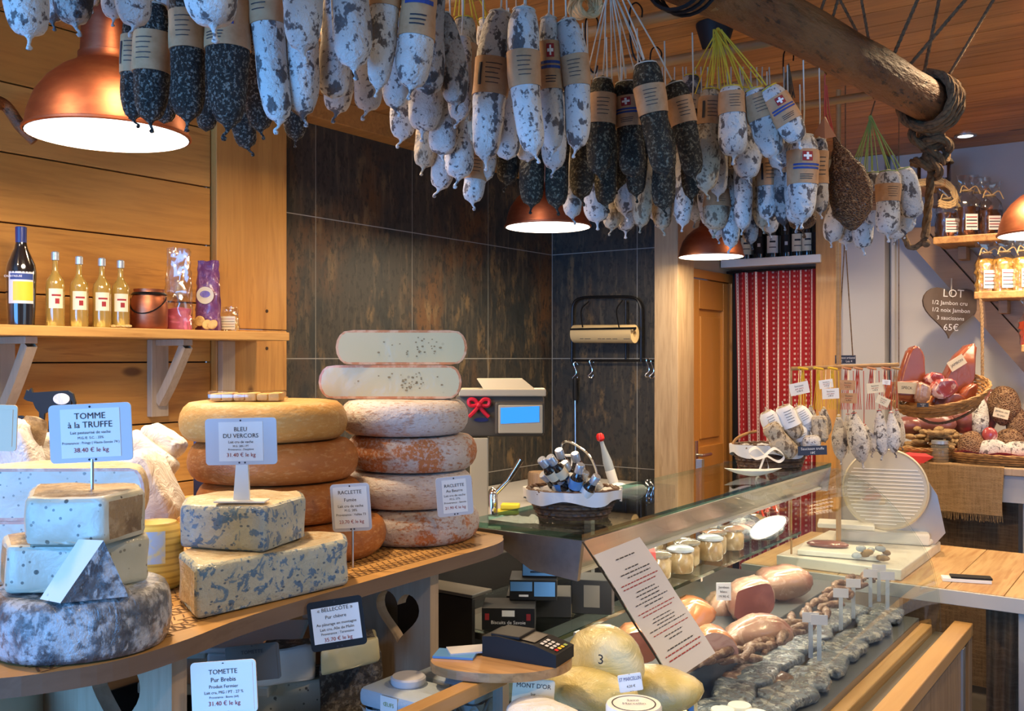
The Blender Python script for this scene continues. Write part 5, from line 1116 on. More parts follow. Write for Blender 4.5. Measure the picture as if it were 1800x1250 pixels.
dome_lamp(1846, 413, 4.3, 168, 'copper dome lamp cut off by the right edge')
a = MB(); c = at(1257, 45, 3.2); 
hz = 2.699; f = 1.099 * FL / (HOR - 42); c = at(1257, 42, f); a.lathe([(0, -.085), (.04, -.085), (.062, -.01), (.062, 0)], V((c.x, c.y, 2.699)), 'black_plastic', 28); tag(a.build('ceiling_cup'), 'black conical cup on the ceiling behind the yellow strings', 'ceiling fitting')
# curved stick on the wall
a = MB(); Pp = [atX(-14, 180, -3.0), atX(10, 186, -3.0), atX(36, 222, -2.98), atX(60, 250, -2.96)]; a.tube(bez(Pp, 5), [.030, .027, .024, .021, .019, .018, .018, .018, .018, .018, .018, .017, .016, .015, .014, .013][:16], 'log_wood', 12)
tag(a.build('curved_stick'), 'dark curved wooden handle on the wall left of the large lamp', 'handle')
# ============================================================ GLASS DISPLAY CASE
Y0, Y1 = 1.80, 3.56
XF, XK = -1.085, -1.31       # hood front and back edges
case = thing('display_case', (-1.1, 2.6, 0), 'curved-glass refrigerated counter with metal hood, wooden plinth rail and clad front', 'display case')
# hood: glass slab on a metal profile
a = MB(); a.box2((XK - .10, Y0, 1.205), (XF, Y1, 1.218), 'glass_shelf')
for fi in range(6):
    nv = (a.v[a.f[fi][1]] - a.v[a.f[fi][0]]).cross(a.v[a.f[fi][2]] - a.v[a.f[fi][1]]).normalized()
    if abs(nv.z) < .5: a.m[fi] = a.mi('glass_edge')
a.build('top_glass', case, smooth=False)
a = MB(); a.add([V(p) for p in ((XF, Y0 + .01, 1.203), (XF, Y1, 1.203), (XF - .04, Y1, 1.13), (XF - .04, Y0 + .01, 1.13), (XF - .02, Y0 + .01, 1.203), (XF - .02, Y1, 1.203), (XF - .055, Y1, 1.135), (XF - .055, Y0 + .01, 1.135))],
    [[0, 1, 2, 3][::-1], [4, 5, 6, 7], [0, 4, 5, 1], [3, 2, 6, 7], [0, 3, 7, 4], [1, 5, 6, 2]], 'steel'); a.build('hood_profile', case, smooth=False)
a = MB(); a.box2((XF - .052, Y0 + .02, 1.122), (XF - .030, Y1 - .02, 1.130), 'white_plastic'); a.build('light_strip', case, smooth=False)
# stainless end panels of the hood
for y, nm in ((Y0, 'end_panel'), (Y1 - .012, 'end_panel')):
    a = MB(); P = [(XK - .10, 1.204), (XF, 1.204), (XF - .012, 1.115), (XK + .09, 1.125), (XK + .0, 1.17)]
    a.add([V((x, y, z)) for x, z in P] + [V((x, y + .012, z)) for x, z in P], [[0, 4, 3, 2, 1], [5, 6, 7, 8, 9]] + [[i, (i + 1) % 5, 5 + (i + 1) % 5, 5 + i] for i in range(5)], 'steel'); a.build(nm, case, smooth=False)
# curved front glass
profL = [(-1.085, 1.200), (-1.018, 1.12), (-.965, 1.05), (-.915, .99), (-.852, .906), (-.81, .85), (-.765, .76), (-.735, .665)]
prof = [(-1.07, 1.200), (-.97, 1.16), (-.89, 1.10), (-.82, 1.02), (-.765, .94), (-.737, .875), (-.718, .77), (-.712, .665)]
GPL = bez([V((x, 0, z)) for x, z in profL], 4); GP_ = bez([V((x, 0, z)) for x, z in prof], 4)
def gl(q, u):
    i = min(len(GP_) - 1, round(q * (len(GP_) - 1))); return GPL[i].lerp(GP_[i], u)
a = MB(); n = len(GP_)
a.grid(lambda u, v: V((gl(v, u).x, Y0 + (Y1 - Y0) * u, gl(v, u).z)), 12, n - 1, 'glass_case'); a.build('front_glass', case)
for y, nm, mt in ((Y0, 'glass_edge_strip', 'black_plastic'), (Y1, 'glass_edge_strip', 'glass_edge'), (Y0 + 1.02, 'glass_joint', 'seam_dark')):
    w_ = .004 if y == Y0 else .0025
    uu = (y - Y0) / (Y1 - Y0); a = MB(); a.grid(lambda u, v: V((gl(v, uu).x + .002, y - w_ + 2 * w_ * u, gl(v, uu).z + .002)), 1, n - 1, mt); 
    if nm != 'glass_joint': a.build(nm, case)
# right end glass
a = MB(); ps = [V((p.x, Y1 - .006, p.z)) for p in GP_]; a.add(ps + [V((-1.5, Y1 - .006, .70)), V((-1.5, Y1 - .006, 1.20))], [list(range(len(ps) + 2))], 'glass_case'); a.build('end_glass', case, smooth=False)
# plinth: wooden rails, channel, cladding
a = MB(); a.box2((-.675, .3, .655), (-.615, Y1 + .03, .70), 'rail_wood', .004); a.build('outer_rail', case, smooth=False)
a = MB(); a.box2((-.735, .3, .64), (-.677, Y1 + .02, .655), 'scale_dark'); a.box2((-.69, .3, .655), (-.677, Y1 + .02, .668), 'alu'); a.build('channel', case, smooth=False)
a = MB(); a.box2((-.775, .3, .64), (-.737, Y1 - .01, .685), 'rail_wood', .004); a.build('inner_rail', case, smooth=False)
a = MB(); y = .3
while y < Y1 - .05: a.box2((-.64, y + .0015, .03), (-.622, min(y + .115, Y1 - .15), .654), 'clad_wood', .001); y += .1165
a.box2((-.64, Y1 - .02, .0), (-.618, Y1 + .03, .654), 'clad_wood', .002); a.build('cladding', case, smooth=False)
a = MB(); a.box2((-.642, Y1 - .145, .0), (-.614, Y1 - .11, .654), 'alu', .002); a.build('metal_strip', case, smooth=False)
a = MB(); a.box2((-1.60, .3, .0), (-.645, Y1 + .02, .64), 'desk_black'); a.build('plinth', case, smooth=False)
a = MB(); a.box2((-1.60, Y0 + .0, .641), (-.78, Y1 - .01, .70), 'deck_dark'); a.build('deck', case, smooth=False)
a = MB(); a.box2((-1.58, Y0 + .02, .952), (-1.19, Y1 - .02, .960), 'glass_shelf'); a.box2((-1.192, Y0 + .02, .951), (-1.189, Y1 - .02, .961), 'glass_edge'); a.build('glass_shelf', case, smooth=False)
for y in (Y0 + .03, 2.68, Y1 - .03):
    a = MB(); a.box2((-1.60, y - .012, .64), (-1.575, y + .012, 1.204), 'steel'); a.box2((-1.58, y - .006, .935), (-1.2, y + .006, .951), 'steel'); a.build('post', case, smooth=False)
a = MB(); a.box2((-1.598, 2.9, 1.04), (-1.31, 2.92, 1.05), 'alu'); 
a = MB(); a.box2((-1.62, Y0, .70), (-1.385, Y0 + .012, 1.035), 'desk_black', .002); a.box2((-1.62, Y0, 1.036), (-1.385, Y0 + .08, 1.044), 'scale_dark', .002); a.build('black_side_panel', case, smooth=False)
# hood strip lamp: real light of the case
for x_, z_, pw_ in ((-1.126, 1.118, 5.5), (-1.40, 1.198, 2)):
    l_ = area('case_lamp', (x_, 2.68, z_), (x_, 2.68, 0), 1.6, pw_, (1.0, .88, .70), .02); l_.rotation_euler = (0, 0, PI / 2)
# ---- what lies on the glass top
def basket(c, rx, ry, h, flare, m, rim, label, cat='basket', rot=0, rows=9, stakes=26, par=None, liner=None, tilt=None, name='wicker_basket', group=None):
    c = V(c); t = thing(name, c, label, cat, group); R = rotz(rot)
    if tilt: R = tilt
    a = MB()
    for r in range(rows):
        v = (r + .5) / rows; k_ = flare + (1 - flare) * v ** .7; n = stakes * 4
        a.tube([c + R @ V((math.cos(q) * (rx * k_ + .0022 * math.sin(stakes * q / 1 + r * PI)), math.sin(q) * (ry * k_ + .0022 * math.sin(stakes * q + r * PI)), v * h)) for q in [2 * PI * i / n for i in range(n + 1)]], h / rows * .56, m, 5, False)
    a.prism([(rx * flare * math.cos(2 * PI * i / 24), ry * flare * math.sin(2 * PI * i / 24)) for i in range(24)], 0, .004, m, R=R, c=c); a.build('weave', t)
    a = MB()
    for s_ in (0, 1):
        n = 60; a.tube([c + R @ V((math.cos(q) * (rx + .003 * math.sin(14 * q + s_ * PI)), math.sin(q) * (ry + .003 * math.sin(14 * q + s_ * PI)), h + .003 * math.cos(14 * q + s_ * PI))) for q in [2 * PI * i / n for i in range(n + 1)]], .0042, rim, 6, False)
    a.build('rim', t)
    if liner:
        a = MB()
        def fn(u, v):
            q = 2 * PI * u; wob = .004 * math.sin(q * 11) + .005 * noise.noise(V((math.cos(q) * 3, math.sin(q) * 3, c.x * 5)))
            if v < .5: k_ = .80 + .40 * v; z = h * (.55 + .98 * v) ; off = -.004
            else: k_ = 1.0 + .05 * (1 - (v - .5) * .5); z = h * 1.05 - (v - .5) * h * .85 * (1 + .25 * math.sin(q * 5 + 1)); off = .005
            return c + R @ V((math.cos(q) * (rx * k_ + off + wob), math.sin(q) * (ry * k_ + off + wob), z))
        a.grid(fn, 72, 12, liner); a.build('liner', t)
    return t, R
bc = atz(1010, 912, 1.2185); bc = V((-1.228, 1.995, 1.2185))
bk, _ = basket(bc, .108, .092, .066, .70, 'wicker_dark', 'wicker_dark', 'dark wicker basket with folded white liner at the near end of the glass top', rot=35, rows=8, liner='white_cloth')
# mini bottles in the basket
mb_spots = [(945, 822, -38), (962, 838, -30), (985, 828, -25), (1003, 812, -15), (1012, 832, 12), (972, 852, -42), (948, 848, -50), (1020, 845, 20), (1040, 852, 30), (995, 850, -8), (1030, 862, 38), (975, 806, -20), (960, 818, -34), (1000, 868, 5), (970, 868, -30), (1045, 866, 45)]
wh = ['lowest left', 'left of centre', 'in the middle of the front', 'highest at the back', 'right of centre', 'lying across the left', 'nearest the left rim', 'leaning right', 'far right in front', 'at the centre', 'nearest the right rim', 'standing tallest at the back left', 'between the tallest and the left ones', 'lowest at the centre front', 'lowest at the front left', 'lying flat at the front right']
for i, (px, py, rl_) in enumerate(mb_spots):
    f = 2.235 + (i * 5 % 4) * .035; cap = at(px + 8, py - 12, f); A = frame(0, 0, 0) @ Matrix.Rotation(math.radians(-rl_), 3, 'Z') @ Matrix.Rotation(math.radians(25), 3, 'X')
    up = A.col[1]; base = cap - up * .064; A2 = Matrix((A.col[0], A.col[2] * -1, A.col[1])).transposed()
    t = thing('miniature_bottle', base, 'miniature liqueur bottle in the near basket, ' + wh[i], 'bottle', 'miniature bottles in the lined basket')
    a = MB(); a.lathe([(0, 0), (.0145, 0), (.0155, .003), (.0155, .033), (.011, .044), (.007, .050), (.007, .058), (0, .058)], base, 'bottle_dark', 16, A2); a.build('glass', t)
    a = MB(); a.lathe([(.0095, .047), (.0105, .048), (.0105, .068), (.009, .070), (0, .070)], base, 'cap_silver', 14, A2); a.build('cap', t)
    a = MB(); a.lathe([(.0160, .006), (.0160, .030)], base, ('label_cream', 'blue_leaflet', 'paper_white')[i % 3], 16, A2); a.build('label', t)
# second basket, far end
bc2 = V((-1.19, 3.22, 1.2185))
bk2, R2 = basket(bc2, .125, .085, .085, .78, 'wicker_dark', 'wicker_dark', 'dark wicker basket of wrapped saucissons with white bow on the glass top', rot=40, rows=8, liner='white_cloth')
a = MB(); hq = [V(bc2) + rotz(40) @ V((.13 * math.cos(q) - .0, 0, .085 + .05 * math.sin(q))) for q in [PI * .62 + PI * .4 * i / 8 for i in range(9)]]; a.tube(hq, .005, 'wicker', 8); a.build('handle', bk2)
def sgn(px, py, f, w_, h_, lines, label, m='slate_board', yaw=0, roll=0, ink='ink_white', par=None, name='slate_label', cat='label'):
    c = at(px, py, f); R = frame(yaw, 0, roll); a = MB(); a.prism([(-w_ / 2, -h_ / 2), (w_ / 2, -h_ / 2), (w_ / 2, h_ / 2), (-w_ / 2, h_ / 2)], -.001, .001, m, R=R, c=c)
    for body, yy, sz in lines: a.text(body, sz * h_, ink, c + R @ V((0, yy * h_, .0016)), R.col[0], R.col[1], maxw=w_ * .92)
    o = a.build(name, par, smooth=False)
    if par is None: tag(o, label, cat)
    return o
sgn(1428, 792, 3.16, .095, .030, [('Saucisson truffe', .2, .4), ('18€', -.25, .35)], '', par=bk2, roll=2)
a = MB()
bow = at(1345, 800, 3.17)
for pts_ in (((0, 0), (-.03, .025), (-.055, .01), (-.035, -.01), (0, 0)), ((0, 0), (.03, .022), (.06, -.002), (.04, -.02), (0, 0)), ((0, 0), (-.02, -.05), (-.035, -.09), (-.03, -.10)), ((0, 0), (.01, -.04), (0, -.07), (.012, -.105))):
    P = bez([bow + RIGHT * x + UP * y - FWD * .004 * i for i, (x, y) in enumerate(pts_)], 6); vs = []
    for i, p in enumerate(P): vs += [p + FWD * .007 + UP * .004, p - FWD * .007 - UP * .004]
    a.add(vs, [[2 * i, 2 * i + 1, 2 * i + 3, 2 * i + 2] for i in range(len(P) - 1)], 'white_cloth')
a.build('bow', bk2)
wr = [(1350, 745, 1385, 795, 34), (1375, 712, 1400, 772, 34), (1400, 715, 1425, 760, 30), (1358, 768, 1398, 800, 34), (1440, 730, 1440, 778, 30), (1395, 745, 1415, 790, 36), (1425, 765, 1430, 798, 30), (1345, 722, 1372, 775, 30)]
wn = ['lowest left', 'tall one at the back left', 'tall one with a black ring', 'lying at the front left', 'cream one at the right', 'large one with a black ring in the middle', 'short one at the front right', 'leftmost at the back']
for i, (x0, y0, x1, y1, w_) in enumerate(wr):
    saucisson('mould' if i in (2, 5, 6) else 'mould_cream', x0, y0, x1, y1, w_, 3.2 + (i % 3) * .03, 'paper-wrapped saucisson in the far basket, ' + wn[i], 'wrapped saucissons in the far basket', band=(.05, .62) if i in (1, 2, 5, 7) else None, bandm='paper_white', apex=at(x0, y0 - 6, 3.2), tail=False)
# white boat dish
a = MB(); c = V((-1.165, 3.0, 1.2185)); R = rotz(35)
def dish(u, v):
    q = 2 * PI * u; r = v; pt = 1 + .25 * abs(math.cos(q)) ** 8
    return c + R @ V((math.cos(q) * .075 * r * pt, math.sin(q) * .034 * r, .001 + .020 * r ** 2.2 + .006 * abs(math.cos(q)) ** 4 * r))
a.grid(dish, 40, 8, 'white_plastic'); tag(a.build('boat_dish'), 'white boat-shaped dish on the glass top before the far basket', 'dish')
# ---- stacked black boxes on the glass shelf
bx = []
def carton(c, size, rot, label, text=None, strip=None, group=None, m='black_plastic'):
    t = thing('biscuit_box', V((c[0], c[1], c[2])), label, 'box', group); R = rotz(rot); a = MB(); a.box(V(c) + UP * size[2] / 2, size, m, R, .0015); a.build('carton', t, smooth=False)
    nr = R @ V((0, -1, 0)); X = R @ V((1, 0, 0)); o = V(c) + UP * size[2] * .5 + nr * (size[1] / 2 + .0006)
    a = MB()
    if strip:
        for s_ in strip:
            x0, x1, z0, z1, mm = s_; q = lambda x, z: o + X * x * size[0] + UP * z * size[2]
            a.add([q(x0, z0), q(x1, z0), q(x1, z1), q(x0, z1)], [[0, 1, 2, 3]], mm)
    if text:
        for body, yy, sz, mm in text: a.text(body, sz * size[2], mm, o + UP * yy * size[2], X, UP, maxw=size[0] * .8)
    if a.v: a.build('print', t, smooth=False)
    return t
ZG = .9605
carton((-1.345, 1.895, ZG), (.125, .10, .052), 32, 'black biscuit box lettered Biscuits de Savoie, front bottom of the stack', text=[('Biscuits de Savoie', -.15, .22, 'ink_white')], strip=[(-.12, .12, .12, .40, 'paper_white'), (-.44, -.36, -.05, .25, 'ink_red'), (.34, .42, -.05, .25, 'ink_red')], group='dark boxes on the glass shelf')
carton((-1.355, 2.04, ZG), (.16, .12, .052), 32, 'black box at the back bottom of the stack', group='dark boxes on the glass shelf')
carton((-1.335, 1.985, ZG + .053), (.115, .10, .05), 32, 'black box with bright blue panels in the middle of the stack', strip=[(-.48, -.02, -.05, .40, 'blue_leaflet'), (.02, .46, -.30, .40, 'blue_leaflet'), (-.3, -.1, -.32, -.22, 'ink_white')], group='dark boxes on the glass shelf')
carton((-1.325, 2.01, ZG + .104), (.10, .08, .034), 32, 'blue-fronted box on top of the stack under the steel hood', strip=[(-.48, .46, -.40, .42, 'blue_leaflet'), (-.3, .3, -.2, -.05, 'ink')], group='dark boxes on the glass shelf')
carton((-1.25, 2.13, ZG), (.10, .09, .085), 25, 'black box standing right of the stack behind the menu sheet', strip=[(-.2, .2, -.3, .35, 'scale_dark')], group='dark boxes on the glass shelf')
carton((-1.27, 2.42, ZG), (.085, .08, .105), 30, 'red and grey carton on the glass shelf beside the menu sheet', strip=[(-.45, .1, -.2, .3, 'paper_white')], group='cartons by the menu sheet', m='box_red')
# ---- jars and vacuum packs on the glass shelf
spots = [(-1.28, 2.55), (-1.26, 2.66), (-1.29, 2.77), (-1.26, 2.88), (-1.29, 2.98), (-1.38, 2.60), (-1.40, 2.74), (-1.38, 2.90), (-1.27, 3.08)]
for i, (x, y) in enumerate(spots):
    t = thing('terrine_jar', (x, y, ZG), 'terrine jar on the middle glass shelf, %s from the near end' % ORD[i], 'jar', 'terrine jars on the glass shelf')
    a = MB(); a.lathe([(0, 0), (.036, 0), (.040, .006), (.040, .05), (.034, .058), (.034, .062), (0, .062)], (x, y, ZG), 'pate_jar', 24); a.build('jar', t)
    a = MB(); a.lathe([(.037, .062), (.041, .064), (.041, .070), (.030, .076), (0, .078)], (x, y, ZG), 'cap_silver' if i % 2 else 'glass_clear', 24); a.build('lid', t)
for i, (x, y, m_, s_) in enumerate([(-1.3, 3.2, 'vac_blue', .055), (-1.24, 3.28, 'vac_blue', .05), (-1.32, 3.33, 'vac_blue', .06), (-1.40, 3.22, 'vac_blue', .05), (-1.25, 3.40, 'vac_blue', .045), (-1.34, 3.45, 'pate_jar', .05)]):
    a = MB(); a.ball((x, y, ZG + s_ * .62), s_, m_, 3, (1.2, .9, .62), rotz(i * 37), .18, 25); tag(a.build('vacuum_pack'), 'bluish vacuum pack far along the glass shelf, ' + ['nearest the jars', 'in front', 'at the back', 'behind the jars', 'by the end glass in front', 'at the very end'][i], 'packet', 'vacuum packs on the glass shelf')
a = MB()
for i in range(16): p = V((-1.235 + random.uniform(-.02, .02), 3.24 + i * .012, ZG + .10 + random.uniform(-.02, .02))); a.tube([p, p + V((random.uniform(-.02, .02), random.uniform(-.02, .02), .03))], [.005, .002], 'chilli_red', 6)
tag(a.build('dried_chillies'), 'small heap of red dried chillies on the bluish packs', 'chillies', kind='stuff')
# ---- meats on the deck
ZD = .7005
def meat(name, pts, h, m, mf, label, z=ZD, yaw=0, cut=None, group='hams and meats in the case', warp=.22):
    """pts: footprint radii round a centre"""
    (cx, cy), rx, ry = pts; t = thing(name, (cx, cy, z), label, 'ham', group); R = rotz(yaw); a = MB(); nu, nv = 28, 14
    def fn(u, v):
        q = 2 * PI * u; ph = -PI / 2 + PI * v; r = math.cos(ph) ** .55; zz = (math.sin(ph) * .5 + .5)
        p = V((rx * r * math.cos(q), ry * r * math.sin(q), h * zz)); p *= 1 + warp * noise.noise(V((p.x, p.y, p.z)) * 11 + V((cx * 7, cy * 5, 0))) + .05 * noise.noise(p * 45); p.z = min(p.z, h * .86 + .01 * noise.noise(p * 20))
        if cut is not None and p.x > rx * cut: p.x = rx * cut
        p.z = max(p.z, 0); return V((cx, cy, z)) + R @ p
    a.grid(fn, nu, nv, m); a.build('meat', t, angle=50)
    if cut is not None:
        a = MB(); k = math.sqrt(max(0, 1 - cut ** 2)) * .96; n = 24
        vs = [V((cx, cy, z)) + R @ V((rx * cut + .0015, ry * k * math.cos(q), h * .5 + h * .5 * k * math.sin(q))) for q in [2 * PI * i / n for i in range(n)]]
        a.add(vs, [list(range(n))], mf); a.build('cut_face', t, smooth=False)
    return t
def dk(px, py, z=ZD): p = atz(px, py, z); return (p.x, p.y)
meat('bacon_piece', (dk(1250, 1180, .72), .12, .06), .04, 'ham_dark', 'ham_dark', 'thin dark cured slices under the round-faced ham', yaw=40, z=.70)
meat('bacon_piece', (dk(1310, 1195, .72), .13, .07), .05, 'dried_meat', 'ham_dark', 'brown cured meat spread in front of the pale ham', yaw=30, z=.70)
a = MB(); a.box2((-1.56, 1.84, .701), (-1.045, 3.50, .80), 'deck_dark', .003)
tag(a.build('display_step', smooth=False), 'dark stepped tray under the hams inside the case', 'tray')
# gnarled dried sausages heaped along a diagonal
path = bez([atz(1215, 1172, .815), atz(1320, 1150, .82), atz(1400, 1108, .825), atz(1470, 1052, .83), atz(1535, 1012, .83)], 8)
LW = ['first', 'second', 'third', 'fourth', 'fifth', 'sixth', 'seventh', 'eighth', 'ninth', 'tenth', 'eleventh', 'twelfth', 'thirteenth', 'fourteenth', 'fifteenth', 'sixteenth', 'seventeenth', 'eighteenth', 'nineteenth', 'twentieth']
for i in range(40):
    q = (i // 2 + .5) / 20 * (len(path) - 1); k0 = min(len(path) - 2, int(q)); p = path[k0].lerp(path[k0 + 1], q - k0); t_ = (path[k0 + 1] - path[k0]).normalized()
    sd = V((t_.y, -t_.x, 0)); off = (-.018, .020)[i % 2] + random.uniform(-.01, .01); dz = random.uniform(0, .022); c_ = p + sd * off + UP * dz
    dr_ = (t_ + sd * random.uniform(-.5, .5)).normalized(); L_ = .12; a = MB()
    pp = bez([c_ - dr_ * L_ / 2, c_ - dr_ * L_ * .2 + sd * random.uniform(-.008, .008) + UP * .006, c_ + dr_ * L_ * .15 + UP * random.uniform(0, .008), c_ + dr_ * L_ / 2], 4)
    a.tube(pp, [max(.003, .0125 * math.sin(PI * (.08 + .84 * g / 12)) ** .5 * random.uniform(.75, 1.2)) for g in range(13)], 'dried_meat', 9)
    for v in a.v: v.z = max(v.z, .802)
    tag(a.build('dried_sausage'), 'gnarled dried sausage in the heap across the case, %s from the near end, %s side' % (LW[i // 2], ['seller', 'customer'][i % 2]), 'sausage', 'dried sausages heaped in the case')
# vacuum packs in front: crumpled pillows over the whole front of the deck
k_ = 0
VP = []
for r_ in range(2):
    for c_ in range(10):
        y = 1.98 + c_ * .165 + (r_ % 2) * .07; x = -.865 - r_ * .11
        if y > 3.50: continue
        if r_ == 2 and y < 2.75: continue
        if r_ == 0 and y < 2.35: x -= .01
        VP.append((x, y, r_, c_))
for (x, y, r_, c_) in VP:
    a = MB(); z0 = .702 + r_ * .012; Rp = rotz(90 + (k_ * 37 % 50) - 25) @ Matrix.Rotation(math.radians((k_ * 53 % 16) - 8), 3, 'X')
    superpack(a, (x, y, z0 + .030), Rp @ Matrix.Rotation(PI / 2, 3, 'X'), .185, .032, .110, 'vac_blue', .009, 24, .5, k_)
    for g_ in range(3):
        o_ = Rp @ V(((g_ - 1) * .001, (g_ - 1) * .028, 0)); ax_ = Rp @ V((1, 0, 0)); a.tube([V((x, y, z0 + .032)) + o_ - ax_ * .07, V((x, y, z0 + .034)) + o_, V((x, y, z0 + .032)) + o_ + ax_ * .07], [.006, .014, .006], 'vac_blue', 9)
    lo = min(v.z for v in a.v)
    for v in a.v: v.z += z0 - lo; v.x = min(v.x, -.785)
    tag(a.build('vacuum_pack'), 'crinkled vacuum pack on the deck, %s from near end, %s row' % (ORD[c_], ['rail-side', 'middle', 'rear'][r_]), 'packet', 'vacuum packs on the deck'); k_ += 1
for i, (px, py) in enumerate(((1425, 1130), (1500, 1060), (1530, 1040), (1545, 1030), (1560, 1045), (1440, 1135), (1478, 1080))):
    p = atz(px, py + 30, .76); a = MB(); a.box(p + UP * .055, (.012, .003, .10), 'bottle_clear', rotz(20)); a.box(p + UP * .11 + V((0, 0, .008)), (.045, .002, .028), 'paper_grey', rotz(25))
    tag(a.build('price_spike', smooth=False), 'clear price spike standing among the packs, %s' % ['by the heap of dried sausages', 'rear left of the cluster', 'tallest of the cluster', 'second from the end glass', 'nearest the end glass', 'beside the first one by the dried sausages', 'between heap and cluster'][i], 'price tag', 'price spikes in the case')
sgn(1272, 1040, 2.75, .042, .050, [('Jambon', .25, .2), ('blanc', .0, .2), ('19.90 €', -.28, .2)], 'small grey tag on the shelf edge above the dark ham', m='paper_grey', ink='ink')
# ---- menu sheet on the curved glass
a = MB()
def menu(u, v):
    q = .05 + .47 * v
    k2 = min(len(GP_) - 2, int(q * (len(GP_) - 1))); fr_ = q * (len(GP_) - 1) - k2; p = GPL[k2].lerp(GPL[k2 + 1], fr_)
    return V((p.x + .003 + .006 * u, Y0 + .004 + .20 * u, p.z + .004 + .01 * u))
a.grid(lambda u, v: menu(u, v), 6, 12, 'paper_grey')
t = thing('menu_sheet', menu(.5, 1), 'laminated printed menu sheet fixed at the near end of the curved glass', 'menu'); a.build('sheet', t)
a = MB(); rows_ = [(.08, .3, .7, 'ink'), (.16, .35, .65, 'ink'), (.19, .2, .85, 'ink'), (.22, .3, .8, 'ink'), (.26, .1, .9, 'ink_red'), (.29, .1, .8, 'ink_red'), (.34, .3, .7, 'ink'), (.37, .25, .75, 'ink'), (.40, .3, .72, 'ink'), (.43, .15, .85, 'ink'), (.46, .3, .7, 'ink'), (.50, .1, .9, 'ink_red'), (.53, .15, .8, 'ink_red'), (.58, .3, .7, 'ink'), (.61, .25, .75, 'ink'), (.64, .3, .7, 'ink'), (.67, .1, .9, 'ink'), (.71, .12, .9, 'ink_red'), (.75, .3, .7, 'ink'), (.78, .35, .65, 'ink'), (.84, .2, .8, 'ink'), (.87, .1, .9, 'ink_red'), (.90, .12, .85, 'ink_red')]
for v, u0, u1, mm in rows_:
    u = u0
    while u < u1:
        w2 = random.uniform(.03, .09); q = [menu(u, v), menu(min(u + w2, u1), v), menu(min(u + w2, u1), v + .007), menu(u, v + .007)]; a.add([p + V((.0012, 0, .0012)) for p in q], [[0, 1, 2, 3]], mm); u += w2 + .018
a.build('lettering', t, smooth=False)
# ============================================================ NEAR CHEESE BAY (left of the curved glass)
a = MB(); a.box2((-1.70, .25, .641), (-.79, Y0 - .01, .80), 'deck_white', .003); tag(a.build('cheese_deck', smooth=False), 'low pale deck of the near cheese bay', 'deck')
ZN = .8005
a = MB(); a.box2((-1.046, .6, .801), (-1.018, Y0 - .02, 1.035), 'glass_shelf'); 
rail = thing('glass_divider', (-1.03, 1.2, ZN), 'upright glass divider topped by a wooden rail in front of the egg cartons', 'divider')
a = MB(); a.box2((-1.038, .60, .801), (-1.030, Y0 - .02, 1.008), 'glass_shelf'); a.build('pane', rail, smooth=False)
a = MB(); a.box2((-1.050, .60, 1.008), (-1.018, 1.43, 1.034), 'rail_wood', .003); a.build('rail', rail, smooth=False)
for y in (1.42, 1.70):
    a = MB(); a.box2((-1.045, y, .801), (-1.023, y + .02, 1.008 if y < 1.5 else 1.036), 'alu'); a.build('post', rail, smooth=False)
# tray with card terminal
tc_ = V((-1.02, 1.44, 1.042))
cx, cy = atz(882, 1160, 1.05)[:2]; tc_ = V((cx, cy, 1.0365))
R = rotz(35.2); poly = []
for i in range(40):
    q = 2 * PI * i / 40; x = .128 * math.cos(q) * (1 + .05 * math.sin(2 * q)); y = .075 * math.sin(q) * (1.0 if math.sin(q) > 0 else 1.15); poly.append((x, y))
a = MB(); a.prism(poly, 0, .016, 'tray_wood', R=R, c=tc_); tag(a.build('wooden_tray', smooth=False), 'rounded dark-grained wooden tray carrying the card terminal', 'tray')
t = thing('card_terminal', tc_ + UP * .017, 'black card payment terminal on the wooden tray', 'card terminal')
tp = V((tc_.x, tc_.y, tc_.z + .0165)) + RIGHT * .048 + FWD * .012; Rt = rotz(35.2 + 90 + 28)      # local -x points right/down of picture
a = MB(); prf = [(-.075, 0), (.075, 0), (.075, .022), (.03, .034), (-.045, .040), (-.075, .036)]
Rt = rotz(35.2 - 28); w2 = .038
vs = [tp + Rt @ V((x, -w2, z)) for x, z in prf] + [tp + Rt @ V((x, w2, z)) for x, z in prf]; k = len(prf)
a.add(vs, [list(range(k)), list(range(k, 2 * k))[::-1]] + [[(i + 1) % k, i, k + i, k + (i + 1) % k] for i in range(k)], 'black_plastic')
a.box(tp + Rt @ V((-.03, 0, .040)), (.06, .066, .006), 'desk_black', Rt, .002); a.build('body', t, smooth=False)
a = MB(); sl = lambda x, y: tp + Rt @ V((x, y, .034 - (x - .03) * .267 + .0012 if x > .03 else .034 + (.03 - x) * .08 + .002))
a.add([sl(.0, -.028), sl(.028, -.028), sl(.028, .028), sl(.0, .028)], [[0, 1, 2, 3]], 'scale_dark'); a.build('screen', t, smooth=False)
a = MB()
for r_ in range(4):
    for c_ in range(4):
        if r_ < 3 and c_ == 3: continue
        x = .036 + r_ * .0095; y = -.024 + c_ * .0125; mm = 'paper_grey' if r_ < 3 else ['red_plastic', 'ink_yellow', 'ink_yellow', 'cord_green'][c_]
        q = [sl(x, y), sl(x + .006, y), sl(x + .006, y + .0085), sl(x, y + .0085)]; a.add(q, [[0, 1, 2, 3]], mm)
for v in a.v: v.z += .001
a.build('keys', t, smooth=False)
a = MB(); lf = V((tc_.x, tc_.y, tc_.z + .0165)) - RIGHT * .085 + FWD * .018
a.box(lf + UP * .002, (.075, .05, .004), 'blue_leaflet', rotz(25)); a.box(lf + UP * .0055 + RIGHT * .02 + FWD * .015, (.07, .045, .003), 'paper_grey', rotz(50)); tag(a.build('leaflets', smooth=False), 'blue leaflets lying at the left of the wooden tray', 'leaflet')
